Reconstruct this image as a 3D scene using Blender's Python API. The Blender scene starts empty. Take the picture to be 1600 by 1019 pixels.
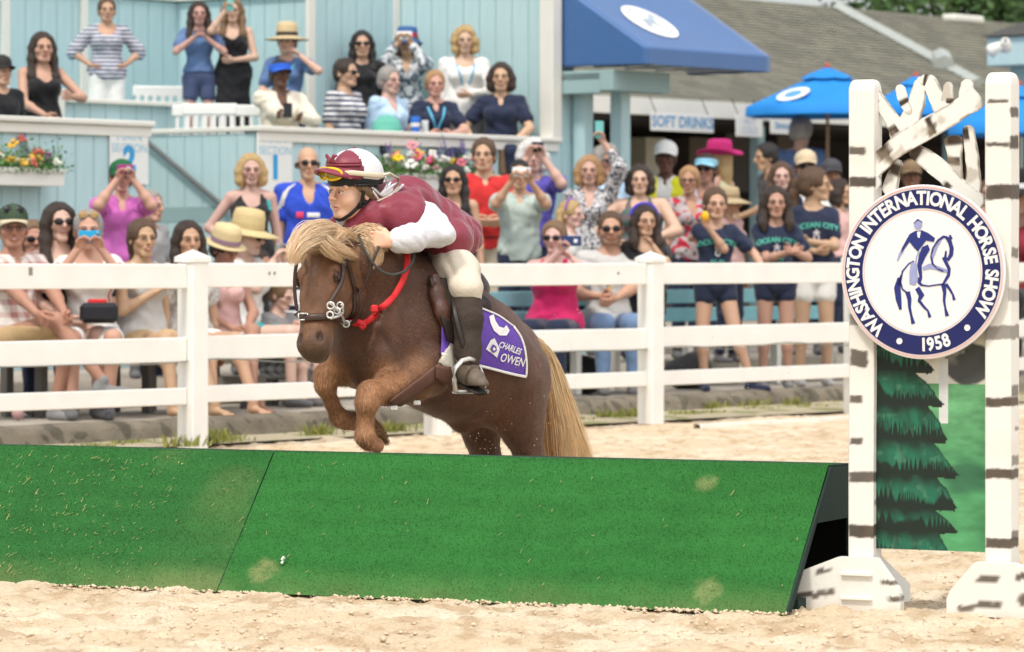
import bpy, math, random
import numpy as np
from mathutils import Vector, Matrix
from mathutils.bvhtree import BVHTree
random.seed(7); np.random.seed(7)
SC = bpy.context.scene
COL = SC.collection
R = math.radians
# ---------------------------------------------------------------- camera, world, sun, exposure
cam_d = bpy.data.cameras.new('camera'); cam = bpy.data.objects.new('camera', cam_d); COL.objects.link(cam)
cam.location = (0, 0, 1.2); cam.rotation_euler = (R(90), 0, 0)
cam_d.lens = 135.0; cam_d.sensor_width = 36.0; cam_d.shift_y = -98.5/1600
cam_d.clip_start = 0.5; cam_d.clip_end = 600
cam_d.dof.use_dof = True; cam_d.dof.focus_distance = 14.7; cam_d.dof.aperture_fstop = 5.8
SC.camera = cam
W_ = bpy.data.worlds.new('World'); SC.world = W_; W_.use_nodes = True
nt = W_.node_tree; bg = nt.nodes['Background']
sky = nt.nodes.new('ShaderNodeTexSky'); sky.sky_type = 'NISHITA'; sky.sun_disc = False
SUN_EL, SUN_AZ = 58.0, -35.0      # azimuth measured from the camera's back, to the left
sky.sun_elevation = R(SUN_EL); sky.sun_rotation = R(180 + SUN_AZ); sky.altitude = 100
sky.air_density = 1.0; sky.dust_density = 3.0; sky.ozone_density = 1.0
hs = nt.nodes.new('ShaderNodeHueSaturation'); hs.inputs['Saturation'].default_value = 0.25
nt.links.new(sky.outputs[0], hs.inputs['Color']); nt.links.new(hs.outputs[0], bg.inputs[0])
bg.inputs[1].default_value = 0.12
sun_d = bpy.data.lights.new('sun', 'SUN'); sun_d.energy = 1.5; sun_d.angle = R(10); sun_d.color = (1, .94, .84)
sun = bpy.data.objects.new('sun', sun_d); COL.objects.link(sun)
_sd = Vector((math.sin(R(SUN_AZ))*math.cos(R(SUN_EL)), -math.cos(R(SUN_AZ))*math.cos(R(SUN_EL)), math.sin(R(SUN_EL))))
sun.rotation_euler = (_sd).to_track_quat('Z', 'Y').to_euler()
vs = SC.view_settings; vs.view_transform = 'Standard'; vs.look = 'None'; vs.gamma = 1; vs.use_curve_mapping = False
vs.exposure = 0.87
# ---------------------------------------------------------------- helpers
F = 6000.0
def PX(px, py, Y): return np.array([(px-800)/F*Y, Y, 1.2-(py-411)/F*Y])
U2 = np.array([.636, .771]); N2 = np.array([-.771, .636]); F0 = np.array([-2.07, 24.9]); RZ = math.atan2(.771, .636)
def W(s, t, z=0.0): p = F0+U2*s+N2*t; return np.array([p[0], p[1], z])
def SX(px, t):       # the run s along the fence direction at which offset t shows at pixel px
    k = (px-800)/F; p = F0+N2*t
    return (k*p[1]-p[0])/(U2[0]-k*U2[1])
def YX(px, t): return W(SX(px, t), t)[1]
def ZP(py, Y): return 1.2-(py-411)/F*Y
def vhash(i, j, k, s):
    n = (i*374761393+j*668265263+k*2147483647+s*974634777) & 0xffffffff
    n = ((n ^ (n >> 13))*1274126177) & 0xffffffff
    n = ((n ^ (n >> 16))*2246822519) & 0xffffffff
    return ((n ^ (n >> 15)) & 0xffff)/65535.0
def noise(P, sc=1.0, seed=0, octv=2):
    P = np.asarray(P, float)*sc; out = np.zeros(len(P)); amp = 1; tot = 0
    for o in range(octv):
        I = np.floor(P).astype(np.int64); f = P-I; f = f*f*(3-2*f)
        v = 0
        for a in (0, 1):
            for b in (0, 1):
                for c in (0, 1):
                    v = v + vhash(I[:, 0]+a, I[:, 1]+b, I[:, 2]+c, seed+o)*(f[:, 0] if a else 1-f[:, 0])*(f[:, 1] if b else 1-f[:, 1])*(f[:, 2] if c else 1-f[:, 2])
        out += amp*v; tot += amp; amp *= .5; P = P*2.03
    return out/tot
def sm(e0, e1, x): t = np.clip((x-e0)/(e1-e0), 0, 1); return t*t*(3-2*t)
_M = {}
def mat(name, col=(.5, .5, .5), rough=.6, var=.12, sc=8.0, bump=.15, bsc=60.0, vc=False, spec=.3, metal=0, pat=None, emit=None, stretch=None, sheen=0, trans=0, alpha=None):
    key = name
    if key in _M: return _M[key]
    m = bpy.data.materials.new(name); m.use_nodes = True; n = m.node_tree.nodes; l = m.node_tree.links
    b = n['Principled BSDF']; b.inputs['Roughness'].default_value = rough; b.inputs['Metallic'].default_value = metal
    b.inputs['Specular IOR Level'].default_value = spec
    if sheen: b.inputs['Sheen Weight'].default_value = sheen
    if trans: b.inputs['Transmission Weight'].default_value = trans
    tc = n.new('ShaderNodeTexCoord'); src = tc.outputs['Object']
    if stretch:
        mp = n.new('ShaderNodeMapping'); mp.inputs['Scale'].default_value = stretch; l.new(src, mp.inputs['Vector']); src2 = mp.outputs[0]
    else: src2 = src
    def rgb(c): x = n.new('ShaderNodeRGB'); x.outputs[0].default_value = (*c, 1); return x.outputs[0]
    def mix(f, a, c, mode='MIX'):
        x = n.new('ShaderNodeMix'); x.data_type = 'RGBA'; x.blend_type = mode
        if isinstance(f, float): x.inputs['Factor'].default_value = f
        else: l.new(f, x.inputs['Factor'])
        l.new(a, x.inputs['A']); l.new(c, x.inputs['B']); return x.outputs['Result']
    def math_(op, a, c=None, d=None):
        x = n.new('ShaderNodeMath'); x.operation = op
        for i, v in enumerate((a, c, d)):
            if v is None: continue
            if isinstance(v, (int, float)): x.inputs[i].default_value = v
            else: l.new(v, x.inputs[i])
        return x.outputs[0]
    def nz(scale, det=3.0, vec=src2):
        x = n.new('ShaderNodeTexNoise'); x.inputs['Scale'].default_value = scale; x.inputs['Detail'].default_value = det; l.new(vec, x.inputs['Vector']); return x.outputs['Fac']
    if vc:
        a = n.new('ShaderNodeAttribute'); a.attribute_name = 'Col'; base = a.outputs['Color']
    else: base = rgb(col)
    if pat:
        kind = pat[0]; c2 = rgb(pat[1]); scl = pat[2]
        sep = n.new('ShaderNodeSeparateXYZ'); l.new(src, sep.inputs[0])
        if kind == 'stripe':
            base = mix(math_('GREATER_THAN', math_('SINE', math_('MULTIPLY', sep.outputs['Z'], scl*6.283)), .1), base, c2)
        elif kind == 'vstripe':
            base = mix(math_('GREATER_THAN', math_('SINE', math_('MULTIPLY', sep.outputs['X'], scl*6.283)), .1), base, c2)
        elif kind == 'plaid':
            h = math_('MULTIPLY', math_('GREATER_THAN', math_('SINE', math_('MULTIPLY', sep.outputs['Z'], scl*6.283)), .2), .5)
            v = math_('MULTIPLY', math_('GREATER_THAN', math_('SINE', math_('MULTIPLY', math_('ADD', sep.outputs['X'], math_('MULTIPLY', sep.outputs['Y'], .6)), scl*6.283)), .2), .5)
            base = mix(math_('ADD', h, v), base, c2)
        elif kind == 'spots':
            vo = n.new('ShaderNodeTexVoronoi'); vo.inputs['Scale'].default_value = scl; l.new(src, vo.inputs['Vector'])
            base = mix(math_('LESS_THAN', nz(scl*.8, 1.0, src), pat[3] if len(pat) > 3 else .47), base, c2)
            if len(pat) > 4: base = mix(math_('LESS_THAN', vo.outputs['Distance'], .3), base, rgb(pat[4]))
    if var:
        f = nz(sc); g = math_('MULTIPLY_ADD', f, var*2.0, 1-var)
        cmb = n.new('ShaderNodeCombineColor'); [l.new(g, cmb.inputs[i]) for i in range(3)]
        base = mix(1.0, base, cmb.outputs[0], 'MULTIPLY')
    l.new(base, b.inputs['Base Color'])
    if bump:
        bp = n.new('ShaderNodeBump'); bp.inputs['Strength'].default_value = bump; bp.inputs['Distance'].default_value = .01
        l.new(nz(bsc, 4.0), bp.inputs['Height']); l.new(bp.outputs[0], b.inputs['Normal'])
    if emit: b.inputs['Emission Color'].default_value = (*emit[0], 1); b.inputs['Emission Strength'].default_value = emit[1]
    _M[key] = m; return m
def mesh(name, V, Fc, smooth=False, colors=None):
    """Fc: list of arrays (n,3)/(n,4) or list of index lists"""
    me = bpy.data.meshes.new(name); V = np.asarray(V, np.float32).reshape(-1, 3)
    if isinstance(Fc, np.ndarray): Fc = [Fc]
    if len(Fc) and not isinstance(Fc[0], np.ndarray):
        me.from_pydata([tuple(map(float, v)) for v in V], [], [list(map(int, f)) for f in Fc])
    else:
        Fc = [f for f in Fc if len(f)]
        tot = np.concatenate([np.full(len(f), f.shape[1]) for f in Fc]); lp = np.concatenate([f.ravel() for f in Fc]).astype(np.int32)
        me.vertices.add(len(V)); me.vertices.foreach_set('co', V.ravel()); me.loops.add(len(lp)); me.loops.foreach_set('vertex_index', lp)
        me.polygons.add(len(tot)); st = np.concatenate([[0], np.cumsum(tot)[:-1]]).astype(np.int32)
        me.polygons.foreach_set('loop_start', st); me.polygons.foreach_set('loop_total', tot.astype(np.int32))
    if smooth: me.polygons.foreach_set('use_smooth', np.ones(len(me.polygons), bool))
    if colors is not None:
        ca = me.color_attributes.new('Col', 'FLOAT_COLOR', 'POINT'); c = np.ones((len(V), 4), np.float32); c[:, :3] = colors; ca.data.foreach_set('color', c.ravel())
    me.update(); me.validate()
    return me
def obj(name, me, m=None, parent=None, loc=None, rz=None, **kw):
    o = bpy.data.objects.new(name, me); COL.objects.link(o)
    if m is not None and me is not None and not me.materials: me.materials.append(m)
    if parent is not None: o.parent = parent
    if loc is not None: o.location = [float(v) for v in loc]
    if rz is not None: o.rotation_euler = (0, 0, rz)
    for k, v in kw.items(): o[k] = v
    return o
def thing(name, label, cat, loc=(0, 0, 0), rz=0, group=None, scale=None):
    o = obj(name, None, loc=loc, rz=rz, label=label, category=cat)
    if group: o['group'] = group
    if scale: o.scale = (scale,)*3
    return o
def tag(o, label, cat, group=None):
    o['label'] = label; o['category'] = cat
    if group: o['group'] = group
    return o
def setting(name, me, m, **kw): return obj(name, me, m, kind='structure', **kw)
class MB:
    """collects shapes (local coordinates) into one mesh"""
    def __init__(s): s.V = []; s.F = []; s.n = 0
    def add(s, V, Fc):
        V = np.asarray(V, float).reshape(-1, 3); s.V.append(V); s.F += [[i+s.n for i in f] for f in Fc]; s.n += len(V); return s
    def box(s, c, d, rot=None, bev=0.0):
        c = np.array(c, float); d = np.array(d, float)/2
        if bev <= 0:
            v = np.array([[x, y, z] for x in (-1, 1) for y in (-1, 1) for z in (-1, 1)])*d; f = [[0, 1, 3, 2], [4, 6, 7, 5], [0, 4, 5, 1], [2, 3, 7, 6], [0, 2, 6, 4], [1, 5, 7, 3]]
        else:
            v = []; f = []
            b = min(bev, d.min()*.9)
            for x in (-1, 1):
                for y in (-1, 1):
                    for z in (-1, 1):
                        v += [[x*d[0], y*(d[1]-b), z*(d[2]-b)], [x*(d[0]-b), y*d[1], z*(d[2]-b)], [x*(d[0]-b), y*(d[1]-b), z*d[2]]]
            ix = lambda x, y, z, k: ((x*2+y)*2+z)*3+k
            f = [[ix(0,0,0,0), ix(0,0,1,0), ix(0,1,1,0), ix(0,1,0,0)], [ix(1,0,0,0), ix(1,1,0,0), ix(1,1,1,0), ix(1,0,1,0)],
                 [ix(0,0,0,1), ix(1,0,0,1), ix(1,0,1,1), ix(0,0,1,1)], [ix(0,1,0,1), ix(0,1,1,1), ix(1,1,1,1), ix(1,1,0,1)],
                 [ix(0,0,0,2), ix(0,1,0,2), ix(1,1,0,2), ix(1,0,0,2)], [ix(0,0,1,2), ix(1,0,1,2), ix(1,1,1,2), ix(0,1,1,2)]]
            for x in (0, 1):
                for y in (0, 1): f.append([ix(x,y,0,0), ix(x,y,1,0), ix(x,y,1,1), ix(x,y,0,1)] if x == y else [ix(x,y,0,1), ix(x,y,1,1), ix(x,y,1,0), ix(x,y,0,0)])
            for x in (0, 1):
                for z in (0, 1): f.append([ix(x,0,z,0), ix(x,0,z,2), ix(x,1,z,2), ix(x,1,z,0)] if x == z else [ix(x,1,z,0), ix(x,1,z,2), ix(x,0,z,2), ix(x,0,z,0)])
            for y in (0, 1):
                for z in (0, 1): f.append([ix(0,y,z,1), ix(1,y,z,1), ix(1,y,z,2), ix(0,y,z,2)])
            for x in (0, 1):
                for y in (0, 1):
                    for z in (0, 1): f.append([ix(x,y,z,0), ix(x,y,z,1), ix(x,y,z,2)])
            v = np.array(v)
        if rot is not None: v = v @ np.array(rot.to_3x3() if hasattr(rot, 'to_3x3') else rot).T
        return s.add(v+c, f)
    def tube(s, P, r, n=8, cap=True, flat=1.0, up=(0, 0, 1)):
        P = np.asarray(P, float); m = len(P); r = np.full(m, r) if np.isscalar(r) else np.asarray(r, float)
        T = np.gradient(P, axis=0) if m > 2 else np.repeat([P[1]-P[0]], 2, 0); T /= np.linalg.norm(T, axis=1)[:, None]+1e-12
        up = np.array(up, float); V = []
        for i in range(m):
            a = np.cross(T[i], up)
            if np.linalg.norm(a) < .05: a = np.cross(T[i], (0, 1, .1))
            a /= np.linalg.norm(a); b = np.cross(a, T[i])
            for k in range(n):
                th = 2*math.pi*k/n; V.append(P[i]+r[i]*(math.cos(th)*a+math.sin(th)*b*flat))
        Fc = [[i*n+k, i*n+(k+1) % n, (i+1)*n+(k+1) % n, (i+1)*n+k] for i in range(m-1) for k in range(n)]
        if cap: Fc += [list(range(n))[::-1], [(m-1)*n+k for k in range(n)]]
        return s.add(V, Fc)
    def lathe(s, prof, n=24, c=(0, 0, 0), sx=1, sy=1, f=None, M=None):
        V = []; c = np.array(c, float)
        for (r, z) in prof:
            for k in range(n):
                th = 2*math.pi*k/n; p = np.array([r*math.cos(th)*sx, r*math.sin(th)*sy, z])
                if f: p = f(p, th)
                V.append(p)
        V = np.array(V); m = len(prof)
        if M is not None: V = V @ np.array(M).T
        Fc = [[i*n+k, i*n+(k+1) % n, (i+1)*n+(k+1) % n, (i+1)*n+k] for i in range(m-1) for k in range(n)]
        return s.add(V+c, Fc)
    def prism(s, pts, y0, y1):          # polygon in x,z extruded along y
        k = len(pts); V = [(p[0], y0, p[1]) for p in pts]+[(p[0], y1, p[1]) for p in pts]
        return s.add(V, [list(range(k)), [k+i for i in range(k)][::-1]]+[[i, k+i, k+(i+1) % k, (i+1) % k] for i in range(k)])
    def me(s, name, smooth=False):
        V = np.concatenate(s.V) if s.V else np.zeros((0, 3)); m = mesh(name, V, s.F, smooth); return m
    def obj(s, name, m, parent=None, smooth=False, **kw): return obj(name, s.me(name, smooth), m, parent, **kw)
def text_mesh(txt, size=1.0, bold=0.0, align='CENTER', cache={}):
    key = (txt, bold, align)
    if key not in cache:
        cu = bpy.data.curves.new('t', 'FONT'); cu.body = txt; cu.align_x = align; cu.align_y = 'CENTER'; cu.offset = bold; cu.resolution_u = 3
        o = bpy.data.objects.new('t', cu); COL.objects.link(o); dg = bpy.context.evaluated_depsgraph_get(); dg.update()
        me = o.evaluated_get(dg).to_mesh(); V = np.array([v.co[:] for v in me.vertices]); Fc = [list(p.vertices) for p in me.polygons]
        bpy.data.objects.remove(o); bpy.data.curves.remove(cu); cache[key] = (V, Fc)
    V, Fc = cache[key]; return V.copy()*size, Fc
def lettering(txt, size, m, parent, loc, rot, bold=.01, name='lettering', sx=1.0, thick=0.0):
    V, Fc = text_mesh(txt, size, bold); V[:, 0] *= sx
    o = obj(name, mesh(name, V, Fc), m, parent); o.location = [float(q) for q in loc]; o.rotation_euler = rot; return o
# ---------------------------------------------------------------- signed distance modelling
class SDF:
    def __init__(s): s.p = []
    def cone(s, a, b, r1, r2, k=.03, op='u', flat=None): s.p.append(('c', np.array(a, float), np.array(b, float), r1, r2, k, op, flat)); return s
    def ball(s, c, r, k=.03, op='u', M=None):
        r = np.array([r]*3 if np.isscalar(r) else r, float); s.p.append(('e', np.array(c, float), r, None if M is None else np.array(M, float), 0, k, op, None)); return s
    def cut(s, c, n, k=.004): s.p.append(('p', np.array(c, float), np.array(n, float)/np.linalg.norm(n), 0, 0, k, 'i', None)); return s
    def chain(s, pts, rs, k=.03, flat=None):
        for i in range(len(pts)-1): s.cone(pts[i], pts[i+1], rs[i], rs[i+1], k, 'u', flat)
        return s
    def bounds(s):
        lo = np.full(3, 9e9); hi = -lo
        for q in s.p:
            if q[6] != 'u': continue
            a, b = s.bb(q); lo = np.minimum(lo, a); hi = np.maximum(hi, b)
        return lo, hi
    def bb(s, q):
        if q[0] == 'c': r = max(q[3], q[4])*(1.0 if not q[7] else max(1, 1/q[7][1])); return np.minimum(q[1], q[2])-r, np.maximum(q[1], q[2])+r
        if q[0] == 'e':
            r = q[2] if q[3] is None else np.full(3, q[2].max()); return q[1]-r, q[1]+r
        return np.full(3, -9e9), np.full(3, 9e9)
    def ev(s, P, q):
        if q[0] == 'c':
            a, b, r1, r2, fl = q[1], q[2], q[3], q[4], q[7]; ab = b-a; pa = P-a
            if fl is not None:
                nn = np.array(fl[0], float); nn = nn/np.linalg.norm(nn); pa = pa+(pa @ nn)[..., None]*nn*(fl[1]-1); ab = ab+(ab @ nn)*nn*(fl[1]-1)
            t = np.clip((pa @ ab)/max(ab @ ab, 1e-9), 0, 1); dd = pa-t[..., None]*ab
            return np.sqrt((dd*dd).sum(-1))-(r1+(r2-r1)*t)
        if q[0] == 'e':
            p = P-q[1]
            if q[3] is not None: p = p @ q[3]
            a = p/q[2]; k0 = np.sqrt((a*a).sum(-1)); b = a/q[2]; k1 = np.sqrt((b*b).sum(-1))+1e-9
            return k0*(k0-1)/k1
        return (P-q[1]) @ q[2]
    def grid(s, h, pad=None):
        pad = pad or 3*h; lo, hi = s.bounds(); lo = lo-pad; hi = hi+pad; n = np.ceil((hi-lo)/h).astype(int)+1
        D = np.full(n, .12, np.float32); ax = [(lo[i]+h*np.arange(n[i])).astype(np.float32) for i in range(3)]
        for q in s.p:
            a, b = s.bb(q); mg = max(q[5]*1.2, 2.5*h)
            i0 = np.clip(np.floor((a-mg-lo)/h).astype(int) if q[0] != 'p' else np.zeros(3, int), 0, n-1); i1 = np.clip(np.ceil((b+mg-lo)/h).astype(int)+1 if q[0] != 'p' else n, 0, n)
            if (i1 <= i0).any(): continue
            sl = tuple(slice(i0[i], i1[i]) for i in range(3)); G = np.stack(np.meshgrid(*[ax[i][sl[i]] for i in range(3)], indexing='ij'), -1)
            d = s.ev(G, q); c = D[sl]; k = max(q[5], 1e-5)
            if q[6] == 'u': hh = np.maximum(k-np.abs(c-d), 0)/k; D[sl] = np.minimum(c, d)-hh*hh*k*.25
            else:
                if q[6] == 's': d = -d
                hh = np.maximum(k-np.abs(c-d), 0)/k; D[sl] = np.maximum(c, d)+hh*hh*k*.25
        return D, lo
    def mesh(s, h):
        D, lo = s.grid(h); return snet(D, lo, h)
def snet(D, lo, h):
    s = D < 0; c = np.zeros(tuple(np.array(D.shape)-1), np.int8)
    for a in (0, 1):
        for b in (0, 1):
            for e in (0, 1): c += s[a:D.shape[0]-1+a, b:D.shape[1]-1+b, e:D.shape[2]-1+e]
    act = (c > 0) & (c < 8); I, J, K = np.nonzero(act); ids = np.full(act.shape, -1, np.int32); ids[I, J, K] = np.arange(len(I))
    cs = [(a, b, e) for a in (0, 1) for b in (0, 1) for e in (0, 1)]; val = {q: D[I+q[0], J+q[1], K+q[2]] for q in cs}
    P = np.zeros((len(I), 3)); cnt = np.zeros(len(I))
    for q in cs:
        for x in range(3):
            if q[x]: continue
            r = list(q); r[x] = 1; r = tuple(r); va, vb = val[q], val[r]; mk = (va < 0) != (vb < 0); t = np.where(mk, va/np.where(mk, va-vb, 1), 0)
            pt = np.array(q, float)[None].repeat(len(I), 0); pt[:, x] = t; P[mk] += pt[mk]; cnt[mk] += 1
    V = lo+h*(np.stack([I, J, K], 1)+P/np.maximum(cnt, 1)[:, None]); Q = []
    for x in range(3):
        y, z = (x+1) % 3, (x+2) % 3; a = [slice(None)]*3; b = [slice(None)]*3; a[x] = slice(0, -1); b[x] = slice(1, None)
        ch = s[tuple(a)] != s[tuple(b)]; E = np.stack(np.nonzero(ch), 1); E = E[(E[:, y] > 0) & (E[:, z] > 0) & (E[:, y] < D.shape[y]-1) & (E[:, z] < D.shape[z]-1)]
        if not len(E): continue
        def cell(dy, dz): e = E.copy(); e[:, y] += dy; e[:, z] += dz; return ids[e[:, 0], e[:, 1], e[:, 2]]
        q = np.stack([cell(-1, -1), cell(0, -1), cell(0, 0), cell(-1, 0)], 1); fl = ~s[E[:, 0], E[:, 1], E[:, 2]]; q[fl] = q[fl][:, ::-1]; Q.append(q)
    return V, np.concatenate(Q).astype(np.int32)
def vnorm(V, Q):
    a = V[Q[:, 2]]-V[Q[:, 0]]; b = V[Q[:, 3]]-V[Q[:, 1]]; n = np.cross(a, b); N = np.zeros_like(V)
    for i in range(4): np.add.at(N, Q[:, i], n)
    return N/(np.linalg.norm(N, axis=1)[:, None]+1e-12)
# ================================================================= materials of the place
M_white = mat('white vinyl', (.80, .79, .75), .5, .09, 5, .12, 30)
M_wpaint = mat('white paint', (.78, .77, .72), .5, .08, 5, .1, 40)
M_teal = mat('pale blue boards', (.45, .62, .645), .6, .10, 2.5, .25, 50, stretch=(6, 6, 1))
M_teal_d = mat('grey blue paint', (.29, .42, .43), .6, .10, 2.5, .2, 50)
M_trim = mat('cream trim paint', (.72, .71, .65), .55, .07, 4, .1, 30)
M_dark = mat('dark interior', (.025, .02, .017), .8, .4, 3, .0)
M_black = mat('black metal', (.02, .02, .022), .4, .1, 10, .0)
M_blue_txt = mat('pale blue print', (.30, .55, .70), .6, .05, 5, 0)
M_blue_txt2 = mat('bright blue print', (.03, .33, .66), .6, .05, 5, 0)
M_resin = mat('white resin', (.8, .8, .77), .4, .03, 5, .0)
M_conc = mat('old concrete', (.20, .172, .13), .9, .60, 5, .9, 30, pat=('spots', (.12, .105, .08), 9, .42))
M_pave = mat('paving', (.36, .32, .27), .9, .25, 3, .4, 60)
# ---- the sand ring: one sheet out to the horizon
def build_ground():
    xs = np.unique(np.round(np.concatenate([[-260, -120, -60, -30, -18, -12], np.arange(-8, -2, .16), np.arange(-2, 2.3, .021), np.arange(2.3, 8, .1), [9, 12, 18, 30, 60, 120, 260]]), 4))
    ys = np.unique(np.round(np.concatenate([[-60, -20, -5, 3, 7, 10], np.arange(11, 11.5, .06), np.arange(11.5, 14.3, .02), np.arange(14.3, 22, .05), np.arange(22, 33, .07), [34, 37, 42, 50, 70, 110, 180, 320]]), 4))
    X, Y = np.meshgrid(xs, ys, indexing='ij'); n = X.size; P = np.stack([X.ravel(), Y.ravel(), np.zeros(n)], 1)
    a = noise(P, 1.6, 3, 2)-.5; b = noise(P, 9, 5, 3); c = noise(P, 30, 9, 2)
    near = sm(60, 30, P[:, 1])*sm(-20, 5, P[:, 1])*sm(30, 10, np.abs(P[:, 0]))
    z = .03*a+.034*(b-.5)+.026*np.maximum(c-.5, 0)*1.6
    # hoof marks
    rng = np.random.RandomState(4)
    for i in range(90):
        cx, cy = rng.uniform(-2, 3.0), rng.uniform(11.6, 22); r = rng.uniform(.05, .08); d = np.hypot(P[:, 0]-cx, (P[:, 1]-cy))/r
        m = d < 2.2; z[m] += -.020*np.exp(-d[m]**2*1.6)+.010*np.exp(-(d[m]-1.35)**2*6)
    P[:, 2] = z*near-.01
    nx, ny = len(xs), len(ys); I = np.arange(n).reshape(nx, ny); Q = np.stack([I[:-1, :-1], I[1:, :-1], I[1:, 1:], I[:-1, 1:]], -1).reshape(-1, 4)
    t = sm(.35, .75, noise(P, 3.2, 21, 3)); c0 = np.array([.62, .49, .335]); c1 = np.array([.70, .59, .44]); c2 = np.array([.42, .285, .165])
    C = c0*(1-t)[:, None]+c1*t[:, None]; u = sm(.52, .72, noise(P*[1, .55, 1], 14, 33, 3))[:, None]*.65; C = C*(1-u)+c2*u
    m = mat('ring sand', vc=True, rough=.95, var=.30, sc=70, bump=.9, bsc=140, spec=.1)
    setting('sand_ground', mesh('sand_ground', P, Q, True, C), m)
    # loose clods of sand lying about
    mb_v = []; mb_f = []; k = 0; ico = [(0,0,1),(.9,0,.2),(.2,.85,.25),(-.8,.4,.2),(-.6,-.7,.25),(.4,-.8,.2),(0,0,-.6)]
    fcs = [[0,1,2],[0,2,3],[0,3,4],[0,4,5],[0,5,1],[6,2,1],[6,3,2],[6,4,3],[6,5,4],[6,1,5]]
    def clod(cx, cy, cz, r):
        nonlocal k
        th = rng.uniform(0, 6.28); ca, sa = math.cos(th), math.sin(th); j = rng.uniform(.7, 1.3, (7, 3))
        for q, v in enumerate(ico):
            v = np.array(v)*j[q]*r; mb_v.append((cx+v[0]*ca-v[1]*sa, cy+v[0]*sa+v[1]*ca, cz+v[2]*.7))
        mb_f.extend([[i+k for i in f] for f in fcs]); k += 7
    for i in range(3800):
        y = 11.6+rng.uniform(0, 1)**1.3*9; x = rng.uniform(-.15, .15)*y+rng.uniform(-.1, .1); clod(x, y, .0+rng.uniform(-.006, .008), abs(rng.normal(0, .005))+.003)
    for i in range(900):      # a ridge of crumbs against the foot of the jump
        s = rng.choice([.1, .35, .5, .9, 1.3, 1.5, 2.1, 2.6, 3.0, 3.5, 3.7, 4.1])+rng.normal(0, .13); o = abs(rng.normal(0, .04))-.02; p = np.array([.929, 13.115])-s*np.array([.912, -.409])-o*np.array([.409, .912]); clod(p[0], p[1], .002, rng.uniform(.003, .012))
    setting('sand_clods', mesh('sand_clods', mb_v, np.array(mb_f)), mat('sand clod', (.66, .53, .38), .95, .3, 30, .5, 150, spec=.1))['kind'] = 'stuff'
build_ground()
# ---- kerb, paving, terrace, verge
def kshift(s): return np.interp(s, [-3, 1, 5, 9], [-.52, -.42, -.10, .06])
def strip(name, m, s0, s1, prof, ds=.25, wav=.03, seed=1, kind='structure', tsh=None):
    """prof: list of (t, z) swept along the fence direction"""
    S = np.arange(s0, s1+ds, ds); V = []
    for s in S:
        for (t, z) in prof: V.append([s, t, z])
    V = np.array(V, float); k = len(prof); w = noise(np.stack([V[:, 0], V[:, 1]*0, V[:, 2]*0], 1), .8, seed, 2)-.5
    w2 = noise(V, 5, seed+3, 2)-.5; V[:, 1] += wav*2*w+wav*.6*w2; V[:, 1] += 0 if tsh is None else np.where(V[:, 1] < tsh[1], 1, 0)*np.where(V[:, 1] > tsh[0], 1, 0)*kshift(V[:, 0]); V[:, 2] += np.where(V[:, 2] > .03, wav*.5*w2, 0)
    P = F0+V[:, :1]*U2+V[:, 1:2]*N2; P = np.concatenate([P, V[:, 2:]], 1); I = np.arange(len(V)).reshape(-1, k)
    Q = np.stack([I[:-1, :-1], I[1:, :-1], I[1:, 1:], I[:-1, 1:]], -1).reshape(-1, 4)
    o = obj(name, mesh(name, P, Q, False), m); o['kind'] = kind; return o
M_verge = mat('gravel verge', (.46, .40, .28), .95, .35, 30, .8, 90, pat=('spots', (.27, .27, .13), 3.5, .42))
strip('verge', M_verge, -8, 22, [(.12, .012), (.40, .03), (.95, .04)], wav=.05, tsh=(.7, 2))
strip('kerb', M_conc, -8, 22, [(.90, -.02), (.925, .03), (.945, .07), (.96, .105), (.985, .14), (1.04, .155), (1.12, .158), (1.22, .15), (1.24, .14)], .09, .055, 8, tsh=(0, 3))
strip('pavement', M_pave, -12, 22, [(1.2, .135), (2.75, .137)], .5, 0, tsh=(0, 2))
strip('terrace', M_pave, -12, 22, [(2.7, .17), (2.7, .34), (5.35, .342)], 2, 0)
strip('forecourt', M_pave, 10.3, 60, [(5.3, .33), (5.3, .48), (11, .49), (40, .5)], 4, 0)
strip('white_edging', mat('dirty edging', (.62, .57, .48), .8, .3, 6), 4.6, 22, [(-.66, -.02), (-.655, .02), (-.60, .026), (-.595, -.02)], .2, .05, 12)
def grass(name, label, spots, n, seed, h=(.03, .10)):
    rng = np.random.RandomState(seed); V = []; Fc = []; C = []
    for i in range(n):
        s, t, r = spots[rng.randint(len(spots))]; p = W(s+rng.normal(0, r), t+rng.normal(0, r*.35)+(kshift(s) if t > .5 else 0), .02); a = rng.uniform(0, 6.28); hh = rng.uniform(*h); w = rng.uniform(.004, .010)
        d = np.array([math.cos(a), math.sin(a), 0]); l = np.array([rng.normal(0, .4), rng.normal(0, .4), 1])*hh
        k = len(V); V += [p-d*w, p+d*w, p+l*.6+d*w*.7, p+l*.6-d*w*.7, p+l+[0, 0, -hh*.15]]; Fc += [[k, k+1, k+2, k+3], [k+3, k+2, k+4]]
        g = rng.uniform(0, 1); C += [[.16+.16*g, .20+.10*g, .06]]*5
    o = obj(name, mesh(name, V, Fc, False, np.array(C)), mat('grass blades', vc=True, rough=.7, var=.1, bump=0)); o['kind'] = 'stuff'; o['label'] = label; o['category'] = 'grass'
    return o
rg = np.random.RandomState(5)
grass('grass_tufts', 'weedy grass tufts along the foot of the kerb', [(rg.uniform(-2, 20), rg.uniform(.5, .95), .12) for i in range(60)], 4500, 3, (.012, .045))
grass('weeds', 'taller green weeds around the fence post and kerb', [(SX(px, t), t, .09) for px, t in ((250, .75), (265, .8), (318, .15), (330, .1), (290, -.12), (955, .5), (975, .55), (1115, .9), (1180, .9), (440, .7), (560, .6), (1240, .8))], 900, 6, (.04, .11))
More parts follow.
